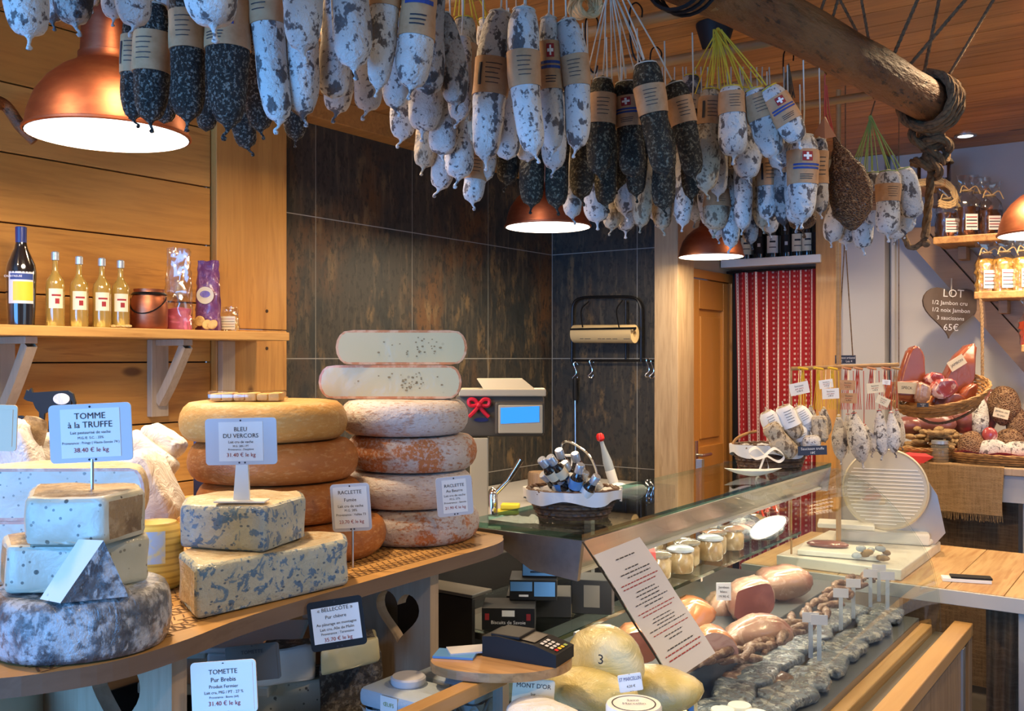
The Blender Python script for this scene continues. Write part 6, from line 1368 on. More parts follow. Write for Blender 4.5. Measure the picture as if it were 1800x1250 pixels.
# egg cartons
def eggbox(c, rot, label):
    t = thing('egg_carton', c, label, 'egg carton', 'egg cartons behind the wooden rail'); R = rotz(rot); a = MB()
    def fn(u, v):
        x = (u - .5) * .15; y = (v - .5) * .10; z = .03 + .012 * math.cos(u * 6 * PI) * math.cos(v * 4 * PI); return V(c) + R @ V((x, y, z))
    a.grid(fn, 24, 16, 'egg_carton'); 
    for iy in range(2):
        for ix in range(3): a.lathe([(0, 0), (.014, 0), (.023, .03), (.024, .038)], V(c) + R @ V(((ix - 1) * .05, (iy - .5) * .05, 0)), 'egg_carton', 14)
    a.build('base', t)
    a = MB(); bm = None; a.box(V(c) + R @ V((0, 0, .058)), (.154, .104, .036), 'egg_carton', R, .012); a.build('lid', t)
    a = MB(); o = V(c) + R @ V((0, -.0525, .058)); a.add([o + R @ V((-.02, -.001, -.014)), o + R @ V((.02, -.001, -.014)), o + R @ V((.02, -.001, .014)), o + R @ V((-.02, -.001, .014))], [[0, 1, 2, 3]], 'paper_white'); a.text('ŒUFS', .010, 'cord_green', o + R @ V((0, -.0012, 0)), R.col[0], UP); a.build('label', t, smooth=False)
eggbox((-1.16, 1.32, .931), 0, 'blue-grey egg carton at the left end behind the wooden rail')
eggbox((-1.135, 1.435, .931), 0, 'blue-grey egg carton under the wooden tray edge')
a = MB(); a.box2((-1.243, 1.24, ZN), (-1.056, 1.488, .93), 'support_wood', .003); tag(a.build('low_block', smooth=False), 'low wooden block under the egg cartons', 'block')
a = MB(); a.lathe([(0, 0), (.03, 0), (.032, .004), (.032, .012), (.029, .015), (0, .015)], (-1.17, 1.33, 1.0075), 'paper_grey', 24); 
tag(a.build('round_tin'), 'round grey lidded tin standing on the left egg carton', 'tin')
# little cheeses below the board
def ch(poly, z, h_, sides, top_, label, nm='tomme_piece', **k): chunk(nm, poly, z, h_, sides, top_, label, group='tomme pieces below the board', **k)
ZS1 = .90
a = MB(); a.box2((-1.60, .95, ZN), (-1.25, 1.46, .899), 'deck_white', .003); tag(a.build('riser', smooth=False), 'white riser under the tomme pieces', 'riser')
c1 = V((-1.30, 1.13, .90))
poly = pz((440, 1262), (585, 1255), (600, 1225), (470, 1225), z=.905); ch(poly, .9005, .075, ['paste_truffle', 'rind_grey_mould', 'rind_grey_mould', 'rind_grey_mould'], 'rind_grey_mould', 'flecked tomme piece under the pale upper one beside the TOMETTE sign')
poly = pz((448, 1212), (556, 1196), (550, 1180), (462, 1185), z=.977); ch(poly, .977, .068, ['paste_white', 'rind_grey_mould', 'rind_grey_mould', 'rind_grey_mould'], 'rind_grey_mould', 'pale upper tomme piece with grey rind beside the TOMETTE sign')
poly = pz((560, 1232), (672, 1205), (665, 1192), (580, 1200), z=.945); ch(poly, .9005, .115, ['rind_grey_mould', 'rind_grey_mould', 'rind_grey_mould', 'rind_grey_mould'], 'rind_grey_mould', 'dark grey-rinded tomme under the black sign')
poly = pz((562, 1192), (668, 1166), (660, 1150), (575, 1160), z=1.017); ch(poly, 1.017, .052, ['paste_plain', 'rind_grey_mould', 'rind_grey_mould', 'rind_grey_mould'], 'rind_grey_mould', 'dull pale tomme piece directly under the black sign')
poly = pz((528, 1275), (634, 1258), (628, 1244), (545, 1248), z=.905); 
q = [V((x, y, 0)) - FWD * .07 for x, y in poly]; ch([(v.x, v.y) for v in q], .9005 - .06, .085, ['paste_white', 'rind_grey_mould', 'rind_grey_mould', 'rind_grey_mould'], 'rind_grey_mould', 'bright tomme piece at the bottom edge in front of the others')
sign(394, 1208, 1.36, .094, .072, -4, -6, 5, [('TOMETTE', .30, .13, 'ink'), ('Pur Brebis', .15, .12, 'ink'), ('Produit Fermier', .02, .09, 'ink'), ('Lait cru, MG / PT : 27 %', -.09, .08, 'ink'), ('Provenance : Bosna (64)', -.18, .06, 'ink'), ('31.40 € le kg', -.30, .12, 'ink_red')],
     'bright bluish sign reading TOMETTE Pur Brebis below the board', inset=.9, paper='paper_white', plate='paper_white')
sign(592, 1096, 1.60, .092, .080, 0, -10, 9, [('« BELLECÔTE »', .30, .11, 'ink'), ('Pur chèvre', .15, .10, 'ink'), ('Au pâturage en montagne', .01, .08, 'ink'), ('Lait cru, Alix du Malin', -.09, .08, 'ink'), ('Provenance : Tarentaise', -.18, .07, 'ink'), ('35.70 € le kg', -.30, .11, 'ink_red')],
     'black-framed sign reading BELLECÔTE beside the heart cut-out', plate='black_plastic', paper='paper_white', inset=.86, ph=.72)
sign(445, 1165, 1.62, .09, .06, 0, -6, 6, [('TOMETTE', .3, .14, 'ink')], 'dull grey back sign half hidden behind the TOMETTE sign', plate='scale_dark', paper='scale_dark', inset=.9)
sign(937, 1222, 1.72, .075, .055, -2, -12, -4, [("MONT D'OR", .28, .2, 'ink'), ('lot', .02, .14, 'ink'), ('Lait cru de vache', -.14, .1, 'ink'), ('28.00 € le kg', -.32, .12, 'ink')], "grey-cream sign reading MONT D'OR under the wooden tray", plate='label_cream', paper='label_cream', inset=.95)
sign(1108, 1200, 1.72, .042, .030, 0, -10, 8, [('ST MARCELLIN', .22, .3, 'ink_blue'), ('4.20 €', -.2, .2, 'ink')], 'small blue-lettered sign reading ST MARCELLIN behind the round cheese box', plate='paper_white', paper='paper_white', inset=.95)
# yellow vacuum bags and other things right of the divider
def blob(name, px, py, f, s_, sc, m, label, cat, group=None, z0=None, warp=.2, freq=14, rot=0):
    c = at(px, py, f); a = MB(); a.ball(c, s_, m, 3, sc, rotz(rot), warp, freq); return tag(a.build(name), label, cat, group)
o = blob('cheese_bag', 1062, 1170, 1.90, .085, (1.0, .7, .95), 'bag_yellow', 'puffed clear bag of yellow cheese marked 3 beside the tray', 'cheese bag')
a = MB(); c = at(1056, 1162, 1.80); a.text('3', .026, 'ink', at(1056, 1160, 1.822), frame(0, 0, -8).col[0], UP); a.build('marking', o, smooth=False)
blob('cheese_bag', 1035, 1212, 1.84, .085, (1.15, .7, .45), 'bag_yellow', 'flattened bag of yellow cheese lying below the puffed one', 'cheese bag')
blob('cheese_bag', 1160, 1205, 1.95, .08, (1.1, .8, .5), 'bag_yellow', 'yellow cheese bag right of the round cheese box', 'cheese bag')
blob('cheese_piece', 955, 1262, 1.66, .06, (1.2, .9, .5), 'wax_paper', 'white paper-wrapped cheese below the MONT D\'OR sign', 'cheese')
t = thing('cheese_box', at(1114, 1260, 1.66), 'round white cheese box with printed lid at the bottom edge', 'cheese box'); c = at(1114, 1290, 1.66)
a = MB(); a.lathe([(0, -.02), (.046, -.02), (.048, 0), (.048, .048), (.046, .052), (0, .052)], c, 'white_plastic', 36); a.build('box', t)
a = MB(); a.lathe([(.036, .0528), (.038, .0528)], c, 'ink', 36); a.text('Saint', .011, 'ink', c + UP * .053 + FWD * .012, RIGHT, FWD); a.text('Marcellin', .011, 'ink', c + UP * .053 - FWD * .004, RIGHT, FWD); a.build('lid_print', t, smooth=False)
for i, (x, y) in enumerate(((1270, 1240), (1300, 1232), (1330, 1246), (1240, 1262), (1290, 1262))):
    c = atz(x, y, .76); a = MB(); a.lathe([(0, 0), (.028, 0), (.03, .006), (.03, .045), (.027, .05), (0, .05)], (c.x, c.y, .701), 'paste_white', 24); tag(a.build('goat_cheese'), 'small white round cheese at the bottom of the case, %s' % ['leftmost behind', 'middle behind', 'rightmost behind', 'leftmost in front', 'middle in front'][i], 'cheese', 'small round cheeses')
t = thing('cheese_bundle', (-1.0, 1.95, .70), 'pale cheese slab lying beneath the menu sheet', 'cheese')
a = MB(); a.box((-1.02, 2.0, .775), (.20, .16, .07), 'bag_yellow', rotz(20), .015); a.build('slab', t)
# pens (blue plastic spike)
a = MB(); p = at(1215, 1240, 1.95); a.tube([p - UP * .02, p + UP * .03, p + UP * .045], [.006, .006, .001], 'blue_leaflet', 8); tag(a.build('blue_spike'), 'bright blue pointed spike under the menu sheet', 'spike')
# white scale and cream board under the cheese board
t = thing('flat_scale', (-1.9, 1.3, .82), 'white flat kitchen scale with tilted tray seen under the cheese board', 'scale')
a = MB(); c = at(450, 1118, 2.05); R = frame(0, -70, 0); R = rotz(38)
a.box(c + V((0, 0, 0)), (.20, .15, .012), 'white_plastic', R @ Matrix.Rotation(.12, 3, 'X'), .004); a.build('tray', t, smooth=False)
a = MB(); a.box(c - UP * .045, (.17, .14, .06), 'white_plastic', R, .006); a.box(c - UP * .03 - RIGHT * .12, (.05, .10, .02), 'scale_cream', R, .003); a.build('body', t, smooth=False)
a = MB(); a.box2((-2.30, .2, 0), (-1.72, 1.86, .955), 'desk_black', .003); tag(a.build('rear_counter', smooth=False), 'black counter block under the flat scale behind the cheese bay', 'counter')
a = MB(); c = at(395, 1150, 1.95); c.z = .956; a.box(c + UP * .012, (.26, .22, .022), 'scale_cream', rotz(30), .004); tag(a.build('cutting_board', smooth=False), 'cream plastic cutting board under the flat scale', 'cutting board')
a = MB(); c = atz(60, 1222, .965); a.box((-1.40, .52, .90), (.30, .30, .024), 'scale_cream', rotz(20), .006); tag(a.build('cutting_board', smooth=False), 'cream cutting board at the bottom left corner', 'cutting board')
a = MB(); a.box2((-1.58, .30, ZN), (-1.2, .72, .886), 'deck_white', .003); tag(a.build('riser', smooth=False), 'white riser under the bottom left cutting board', 'riser')
cw = V((-1.245, .66, .913)); cheese_wheel(cw, .060, .034, 'rind_ash', 'dark film-wrapped cheese at the bottom left under the board', rnd=.012)
t = thing('bread_slicer', (-1.52, .86, .80), 'cream rounded appliance seen under the board between the supports', 'appliance')
a = MB(); a.box((-1.60, .78, 1.02), (.14, .20, .13), 'scale_cream', rotz(30), .03); a.build('housing', t)
a = MB(); a.box((-1.60, .78, .878), (.12, .17, .154), 'scale_cream', rotz(30), .01); a.build('foot', t)
# ============================================================ SELLER SIDE
a = MB(); a.box2((-2.05, 1.90, 0), (-1.66, 2.75, 1.03), 'desk_black', .004); tag(a.build('dark_cabinet', smooth=False), 'black cabinet behind the display case carrying the shop scale', 'cabinet')
t = thing('shop_scale', (-1.78, 2.40, 1.03), 'cream and dark shop scale with blue screen, tall column and red bow', 'scale')
f = 2.92
def sbox(mb, x0, y0, x1, y1, f0, dep, m_, bev=.004):
    w_ = (x1 - x0) / FL * f0; h_ = (y1 - y0) / FL * f0; c = at((x0 + x1) / 2, (y0 + y1) / 2, f0) + FWD * dep / 2
    mb.box(c, (w_, dep, h_), m_, rotz(35.22), bev)
a = MB(); sbox(a, 826, 770, 858, 932, f, .05, 'scale_cream', .003); a.build('column', t, smooth=False)
a = MB(); a.box(at(842, 938, f) + FWD * .03 - UP * .003, (.13, .12, .02), 'scale_cream', rotz(35), .004); a.box(at(842, 955, f) + FWD * .03 - UP * .012, (.12, .11, .05), 'alu', rotz(35), .004); a.build('foot', t, smooth=False)
a = MB(); sbox(a, 800, 694, 957, 768, f, .10, 'scale_dark', .012); a.build('head', t)
a = MB(); sbox(a, 806, 684, 960, 697, f - .012, .13, 'scale_cream', .004); c = at(880, 684, f)
P = [at(838, 666, f + .03), at(918, 666, f + .03), at(940, 684, f), at(850, 684, f)]; bk_ = [p + FWD * .09 for p in P]
a.add([P[3], P[2], P[1], P[0]] + [bk_[3], bk_[2], bk_[1], bk_[0]], [[0, 1, 2, 3], [4, 7, 6, 5], [0, 4, 5, 1], [1, 5, 6, 2], [2, 6, 7, 3], [3, 7, 4, 0]], 'scale_cream'); a.build('top_cover', t, smooth=False)
a = MB(); sbox(a, 870, 707, 957, 764, f - .016, .02, 'scale_dark', .006); sbox(a, 876, 712, 954, 762, f - .022, .012, 'scale_cream', .003); a.build('bezel', t, smooth=False)
a = MB(); c0 = [at(880, 717, f - .0235), at(948, 714, f - .0235), at(948, 742, f - .0235), at(880, 745, f - .0235)]; a.add(c0[::-1], [[0, 1, 2, 3]], 'screen_blue'); a.build('screen', t, smooth=False)
a = MB(); a.prism([(.022 * math.cos(2 * PI * i / 24), .006 * math.sin(2 * PI * i / 24)) for i in range(24)], 0, .001, 'cap_blue', R=frame(0), c=at(846, 738, f - .002)); a.build('badge', t, smooth=False)
a = MB(); c = at(842, 712, f - .012)
for sx in (-1, 1):
    P = bez([c, c + RIGHT * .014 * sx + UP * .016, c + RIGHT * .030 * sx + UP * .014, c + RIGHT * .026 * sx - UP * .002, c], 5)
    a.tube(P, .006, 'red_ribbon', 6); a.tube(bez([c, c + RIGHT * .012 * sx - UP * .018, c + RIGHT * .030 * sx - UP * .036], 4), .006, 'red_ribbon', 6)
a.ball(c - FWD * .005, .009, 'red_ribbon', 2); a.build('bow', t)
# wall counter with sink
a = MB(); a.box2((-3.07, 1.2, .88), (-2.46, 4.76, .92), 'counter_grey', .003); a.box2((-3.05, 1.22, 0), (-2.50, 4.74, .88), 'scale_dark'); tag(a.build('wall_counter', smooth=False), 'grey worktop running along the boarded and tiled wall', 'worktop')
a = MB(); a.box2((-2.455, 4.10, .86), (-2.25, 4.69, .93), 'desk_black', .004); a.box2((-2.45, 4.12, 0), (-2.27, 4.68, .86), 'desk_black'); tag(a.build('sink_unit', smooth=False), 'dark sink unit in the tiled corner', 'sink')
t = thing('tap', atz(1048, 880, .921), 'thin arched chrome tap in the tiled corner', 'tap')
b0 = V((-2.50, 4.35, .921)); b0 = at(1050, 862, 4.9); b0 = atY(1050, 868, 4.55)
a = MB(); a.tube(bez([b0 - UP * .03, b0 + UP * .10, at(1035, 800, (b0 - EYE).dot(FWD)), at(1005, 778, (b0 - EYE).dot(FWD)), at(990, 778, (b0 - EYE).dot(FWD)), at(986, 792, (b0 - EYE).dot(FWD))], 6), .007, 'chrome', 8); a.build('spout', t)
t = thing('lever_tap', atz(864, 870, .921), 'chrome lever tap on the worktop left of the bottle basket', 'tap')
q = atz(866, 905, .921)
a = MB(); fq = (q - EYE).dot(FWD); a.lathe([(0, 0), (.022, 0), (.022, .09), (.015, .11), (0, .12)], q, 'chrome', 20); a.tube([at(870, 868, fq), at(893, 845, fq), at(916, 808, fq)], [.012, .010, .014], 'chrome', 10); a.build('body', t)
def onc(px, py=None, z=.921, f=None): return at(px, HOR + (1.6 - z) * FL / f, f)
q = onc(893, f=4.15); a = MB(); a.box(q + UP * .02, (.09, .06, .022), 'sponge', rotz(40), .006); a.box(q + UP * .045 + RIGHT * .01, (.08, .06, .022), 'sponge', rotz(30), .006); tag(a.build('sponges', smooth=False), 'yellow-green sponges beside the lever tap', 'sponge')
q = onc(1006, f=4.55); t = thing('soap_dispenser', q, 'clear soap pump bottle with white pump by the tiled corner', 'soap bottle'); a = MB(); a.lathe([(0, 0), (.032, 0), (.034, .01), (.034, .12), (.014, .15), (0, .15)], q, 'bottle_clear', 20); a.build('bottle', t)
a = MB(); a.lathe([(.014, .15), (.014, .175), (.006, .18), (.006, .215), (0, .215)], q, 'white_plastic', 14); a.box(q + UP * .222 - RIGHT * .012, (.05, .014, .012), 'white_plastic', rotz(35), .002); a.build('pump', t)
q = onc(1085, f=4.80); t = thing('cleaning_bottle', q, 'clear spray bottle with red cap leaning in the tiled corner', 'bottle')
tq = at(1054, 765, 4.80); ax = (tq - q).normalized(); u = ax.orthogonal().normalized(); A = Matrix((u, ax.cross(u), ax)).transposed(); L_ = (tq - q).length
a = MB(); a.lathe([(0, 0), (.022, 0), (.024, .01), (.024, L_ * .55), (.012, L_ * .8), (.010, L_ * .9), (0, L_ * .9)], q, 'bottle_clear', 20, A); a.build('bottle', t)
a = MB(); a.lathe([(.012, L_ * .90), (.020, L_ * .93), (.020, L_ * .99), (.012, L_ * 1.03), (0, L_ * 1.03)], q, 'red_plastic', 16, A); a.build('cap', t)
a = MB(); a.lathe([(.0246, L_ * .2), (.0246, L_ * .42)], q, 'paper_white', 20, A); a.build('label', t)
q = onc(1100, f=4.62, z=.935); a = MB(); a.ball(q + UP * .03, .075, 'white_cloth', 3, (1.2, .8, .5), rotz(20), .45, 22); tag(a.build('cleaning_cloth'), 'crumpled grey-pink cloth on the dark sink unit', 'cloth')
q = onc(900, f=4.0); a = MB(); a.grid(lambda u, v: q + RIGHT * (u - .5) * .22 + FWD * (v - .5) * .16 + UP * (.008 + .022 * abs(noise.noise(V((u * 5, v * 5, 1))))), 16, 12, 'white_cloth'); tag(a.build('crumpled_paper'), 'crumpled whitish sheet on the worktop behind the scale', 'paper')
q = onc(948, f=4.6); a = MB(); a.lathe([(0, 0), (.055, 0), (.055, .13), (.05, .14), (0, .14)], q, 'clad_wood', 24); tag(a.build('brown_tub'), 'brown tub standing behind the miniature bottles', 'tub')
q = onc(978, f=4.7); a = MB(); a.box(q + UP * .09, (.09, .05, .18), 'paper_grey', rotz(0), .004); tag(a.build('grey_box', smooth=False), 'grey-brown box behind the miniature bottles', 'box')
# wall rack with paper roll
Yr = 4.768
t = thing('paper_roll_rack', atY(1067, 640, 4.70), 'black metal wall rack holding a printed paper roll on the dark tiles', 'rack')
def wq(x, y, dy=0): return atY(x, y, Yr - .035 - dy)
a = MB(); a.tube(bez([wq(1005, 636), wq(1006, 560), wq(1008, 535), wq(1022, 524), wq(1067, 522), wq(1112, 523), wq(1125, 536), wq(1127, 560), wq(1127, 636)], 5), .008, 'black_metal', 8)
a.tube([wq(1003, 634), wq(1160, 634)], .006, 'black_metal', 8); a.tube([wq(1100, 532), atY(1100, 532, Yr - .002)], .006, 'black_metal', 8); a.tube([wq(1100, 528), wq(1100, 632)], .006, 'black_metal', 8)
a.tube([wq(1003, 579, .10), wq(1118, 577, .10)], .006, 'black_metal', 8)
for x in (1006, 1116): a.tube([wq(x, 579), wq(x, 579, .10)], .005, 'black_metal', 8)
a.tube(bez([wq(1024, 575, .10), wq(1022, 545, .05), wq(1035, 530)], 5), .004, 'black_metal', 6); a.tube(bez([wq(1088, 575, .10), wq(1084, 545, .05), wq(1094, 528)], 5), .004, 'black_metal', 6); a.build('frame', t)
r0 = wq(1010, 587, .055); r1 = wq(1116, 587, .055); a = MB(); ax = (r1 - r0).normalized(); A = Matrix((UP, ax.cross(UP), ax)).transposed(); L_ = (r1 - r0).length
a.lathe([(.018, 0), (.050, 0), (.050, L_), (.018, L_), (.018, 0)], r0, 'rope_pale', 32, A); o_ = a.build('paper_roll', t)
a = MB()
for q_, (u0, u1) in enumerate(((.08, .14), (.16, .26), (.38, .44), (.45, .50), (.52, .60), (.62, .70), (.80, .90))):
    pA, pB = r0.lerp(r1, u0) - FWD * .0515 - UP * .018, r0.lerp(r1, u1) - FWD * .0515 - UP * .018; a.add([pA - UP * .012, pB - UP * .012, pB + UP * (.006 - .004 * (q_ % 2)), pA + UP * .006], [[0, 1, 2, 3]], 'ink')
a.build('print', o_, smooth=False)
for (x, y, lab) in ((1012, 640, 'left end of the roll rack holding the sharpening steel'), (1040, 636, 'inner bar of the roll rack'), (1140, 634, 'right end of the roll rack'), (1148, 636, 'outermost right end of the roll rack')):
    c = wq(x, y, .0); a = MB(); a.tube(bez([c - UP * .005 + RIGHT * .012, c + UP * .012, c - RIGHT * .012, c + RIGHT * .004 - UP * .05, c - RIGHT * .018 - UP * .08, c - RIGHT * .002 - UP * .09, c + RIGHT * .010 - UP * .075], 4), .0028, 'chrome', 6); tag(a.build('s_hook'), 'chrome S-shaped hook on the ' + lab, 'hook', 'hooks on the roll rack')
t = thing('sharpening_steel', wq(1010, 830), 'long sharpening steel with black handle hanging from the roll rack', 'sharpening steel')
a = MB(); a.lathe([(0, 0), (.010, .0), (.014, .02), (.013, .10), (.015, .125), (.008, .135), (0, .135)], wq(1011, 704), 'black_plastic', 16); a.build('handle', t)
a = MB(); a.tube([wq(1011, 704), wq(1012, 830)], .005, 'steel', 8); a.build('rod', t)
# ============================================================ REAR AND RIGHT
# curtain with shelf of wine bottles
Yc = 5.40
xa, xb = atY(1292, 480, Yc).x, atY(1445, 480, Yc).x
zt_ = atY(1370, 476, Yc).z
t = thing('red_curtain', ((xa + xb) / 2, Yc, .05), 'red curtain with white lengthwise stripes closing the alcove beside the pine door', 'curtain')
a = MB()
def cf(u, v):
    fold = .030 * math.sin(u * 2 * PI * 7.2 + 1.2 * math.sin(v * 2.5)) * (.45 + .55 * v) + .012 * math.sin(u * 41 + v * 3)
    x = xa + (xb - xa) * u + (.03 * v * (1 - u)) * .5; return V((x, Yc + fold, zt_ - (zt_ - .05) * v))
a.grid(cf, 150, 24, 'curtain_cloth', uv=True); a.build('cloth', t, angle=80)
a = MB(); a.tube([V((xa - .05, Yc, zt_ + .006)), V((xb, Yc, zt_ + .006))], .008, 'black_metal'); a.build('rod', t)
p0 = atY(1274, 475, 5.36); a = MB(); a.box2((-2.272, 5.34, zt_ + .03), (xb + .01, 5.615, zt_ + .075), 'white_plastic', .003); tag(a.build('bottle_ledge', smooth=False), 'white ledge above the curtain carrying dark wine bottles', 'ledge')
zl = zt_ + .0755
wl = ['label_cream', 'desk_black', 'paper_white', 'desk_black', 'label_cream', 'label_cream', 'desk_black', 'label_cream']
for i, px in enumerate((1312, 1334, 1358, 1382, 1402, 1420, 1437)):
    c = atY(px, 440, 5.44); c.z = zl; t = thing('wine_bottle', c, 'dark wine bottle on the white ledge, %s from the left, with %s label' % (ORD[i], {'label_cream': 'cream', 'desk_black': 'black', 'paper_white': 'white'}[wl[i]]), 'wine bottle', 'wine bottles above the curtain')
    a = MB(); a.lathe([(0, 0), (.037, 0), (.038, .01), (.038, .18), (.030, .21), (.015, .24), (.0145, .30), (0, .30)], c, 'bottle_black', 20); a.build('glass', t)
    a = MB(); cyl_patch(a, c, .0385, .03, .13, -55, 55, wl[i]); 
    if wl[i] == 'desk_black': cyl_patch(a, c, .039, .07, .09, -12, 12, 'paper_grey')
    else: cyl_patch(a, c, .039, .09, .10, -25, 25, 'ink'); cyl_patch(a, c, .039, .06, .065, -30, 30, 'ink')
    a.build('label', t)
a = MB(); a.box2((-2.27, 5.56, zl + .31), (xb, 5.615, 2.69), 'desk_black'); tag(a.build('dark_backboard', smooth=False), 'dark board behind the wine bottles', 'board')
a = MB(); a.box2((-2.262, 5.50, 0.02), (xa - .02, 5.60, zt_ + .02), 'desk_black'); tag(a.build('dark_board', smooth=False), 'narrow dark panel between the pine door and the curtain', 'panel')
# staircase stringer with jar shelves on the rear wall
Ys = 5.40
t = thing('stair_stringer', atY(1690, 500, 5.4), 'sloping double plank of the staircase descending to the right on the rear wall', 'staircase')
def quad(mb, pts_, y0, y1, m_):
    vs = [atY(x, y, y0) for x, y in pts_]; vs2 = [V((v.x, y1, v.z)) for v in vs]; k = len(vs)
    mb.add(vs + vs2, [list(range(k)), list(range(k, 2 * k))[::-1]] + [[(i + 1) % k, i, k + i, k + (i + 1) % k] for i in range(k)], m_)
a = MB(); quad(a, [(1575, 400), (1800, 655), (1830, 650), (1830, 630), (1622, 400)][::-1], 5.40, 5.45, 'stair_wood'); a.build('lower_plank', t, smooth=False)
a = MB(); quad(a, [(1625, 398), (1830, 626), (1830, 570), (1668, 398)][::-1], 5.40, 5.45, 'stair_wood'); a.build('upper_plank', t, smooth=False)
steps = [((1590, 1662), 322, 12, 'highest'), ((1640, 1757), 417, 14, 'middle'), ((1712, 1830), 513, 10, 'lower'), ((1795, 1860), 606, 12, 'lowest')]
SZ = {}
for (x0, x1), y, th, lab in steps:
    A0, A1 = atY(x0, y, 5.12), atY(x1, y, 5.12); z = A0.z; SZ[lab] = z
    a = MB(); a.box2((A0.x, 5.12, z - .035), (A1.x, 5.399, z), 'pine_shelf', .004); a.box2((A0.x + .08, 5.30, z - .10), (A0.x + .12, 5.399, z - .036), 'stair_wood', .002); tag(a.build('stair_tread', smooth=False), 'wooden stair tread used as shelf, %s of the visible ones' % lab, 'stair tread', 'stair treads with groceries')
def onstep(px, lab, y): p = atY(px, 400, y); return V((p.x, y, SZ[lab] + .0005))
for i, (px, lab, y, w_, h_) in enumerate(((1628, 'highest', 5.2, .10, .10), (1655, 'highest', 5.2, .10, .10))):
    c = onstep(px, lab, y); t = thing('jam_jar', c, 'dark jam jar with white label and straw cover on the highest tread, %s' % ['left', 'right'][i], 'jar', 'jars on the highest tread')
    a = MB(); a.lathe([(0, 0), (.042, 0), (.045, .01), (.045, .085), (.036, .10), (0, .10)], c, 'jam_dark', 24); a.build('jar', t)
    a = MB(); cyl_patch(a, c, .0458, .015, .075, -32, 32, 'paper_grey'); a.build('label', t)
    a = MB(); a.lathe([(.060, .095), (.050, .115), (.030, .125), (0, .128)], c, 'rope_pale', 20, warp=.01); a.build('cover', t)
for i, (px, y, hh) in enumerate(((1665, 5.18, .26), (1700, 5.17, .30), (1722, 5.26, .30), (1740, 5.20, .26))):
    c = onstep(px, 'middle', y)
    bag('gift_bag', c, .105, .09, hh, 'jam_dark', 'cellophane', .46, 'cellophane bag of dark jars on the middle tread, ' + ['leftmost', 'second from the left', 'third, set back', 'rightmost'][i], 'gift bag', group='gift bags on the middle tread', labelpatch=('paper_white', -.28, .28, .08, .34), tie='rope_pale')
for i, px in enumerate((1734, 1766, 1800, 1832)):
    c = onstep(px, 'lower', 5.19)
    bag('pasta_bag', c, .105, .08, .26, 'pasta', 'cellophane', .60, 'clear labelled bag of golden pasta on the lower tread, ' + ['leftmost', 'second', 'third at the picture edge', 'beyond the picture edge'][i], 'pasta bag', group='pasta bags on the lower tread', labelpatch=('paper_white', -.32, .32, .06, .40), tie='rope_pale')
c = onstep(1800, 'lowest', 5.2); bag('sweet_bag', c + V((.03, 0, 0)), .10, .08, .22, 'chilli_red', 'cellophane', .5, 'clear bag with red contents on the lowest tread at the right edge', 'bag', tie='rope_pale')
a = MB()
p = atY(1650, 326, 5.11)
for k_ in range(3): rope(a, [p + RIGHT * (x + .0) + UP * (y + .012 * k_) for x, y in ((-.10, .0), (0, .01), (.06, -.02), (.09, -.08), (.05, -.11), (0, -.10))], .007, 'rope_pale', n=5)
rope(a, [p + RIGHT * .06 - UP * .03, p + RIGHT * .10 - UP * .10, p + RIGHT * .16 - UP * .17], .006, 'rope_pale', n=5)
tag(a.build('rope_loop'), 'pale rope looped round the highest stair tread', 'rope')
# heart slate
t = thing('heart_sign', atY(1670, 597, 5.33), 'dark heart-shaped sign with handwritten offer LOT 65€ hanging under the stairs', 'sign')
c = atY(1670, 543, 5.33); R = frame(0, 0, -3); hw = 98 / FL * (c - EYE).dot(FWD)
a = MB(); a.prism(heart(hw), -.008, .008, 'heart_slate', R=R, c=c); a.build('board', t, smooth=False)
a = MB()
for body, yy, sz, xx in (('LOT', .27, .20, .03), ('1/2 Jambon cru', .10, .105, -.03), ('1/2 noix Jambon', -.03, .105, 0), ('3 saucissons', -.17, .10, 0), ('65€', -.34, .17, .02)): a.text(body, sz * hw, 'ink_white', c + R @ V((xx * hw, yy * hw, .0095)), R.col[0], R.col[1], maxw=hw * (.85 if yy > -.1 else .6))
a.build('lettering', t, smooth=False)
a = MB(); a.tube([c + R @ V((0, hw * .25, .006)), c + R @ V((0, hw * .55, .0))], .003, 'cord_white'); a.build('cord', t)
# ---- back counter with burlap
YB0, YB1 = 4.90, 5.38
zc_ = atY(1700, 819, YB0).z
t = thing('rear_counter', (-.1, 5.1, 0), 'high pale-edged counter along the rear wall draped with burlap', 'counter')
xl = atY(1588, 820, YB0).x
a = MB(); a.box2((xl - .15, YB0, zc_ - .035), (1.0, YB1, zc_), 'support_wood', .004); a.build('top', t, smooth=False)
a = MB(); a.box2((xl - .13, YB0 + .02, zc_ - .16), (.98, YB0 + .045, zc_ - .036), 'counter_grey', .002); a.build('apron', t, smooth=False)
xlg = atY(1795, 900, YB0).x
for x in (xl - .1, xlg, .9):
    a = MB(); a.box2((x, YB0 + .05, 0), (x + .07, YB0 + .12, zc_ - .036), 'counter_grey', .003); a.build('leg', t, smooth=False)
a = MB(); x0b, x1b = xl - .12, atY(1790, 900, YB0 + .13).x
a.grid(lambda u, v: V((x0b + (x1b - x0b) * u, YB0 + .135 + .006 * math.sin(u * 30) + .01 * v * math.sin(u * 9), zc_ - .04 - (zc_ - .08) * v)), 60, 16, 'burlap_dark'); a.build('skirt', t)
x0r, x1r = atY(1580, 860, YB0 - .012).x, atY(1763, 860, YB0 - .012).x; zlo = atY(1700, 903, YB0 - .012).z
a = MB()
def rn(u, v):
    x = x0r + (x1r - x0r) * u
    if v < .45: return V((x, YB1 - .03 - (YB1 - .03 - YB0 + .008) * (v / .45), zc_ + .003))
    q = (v - .45) / .55; return V((x + .004 * math.sin(q * 4 + u * 8), YB0 - .010 - .006 * math.sin(u * 22) * q, zc_ + .002 - (zc_ - zlo) * q))
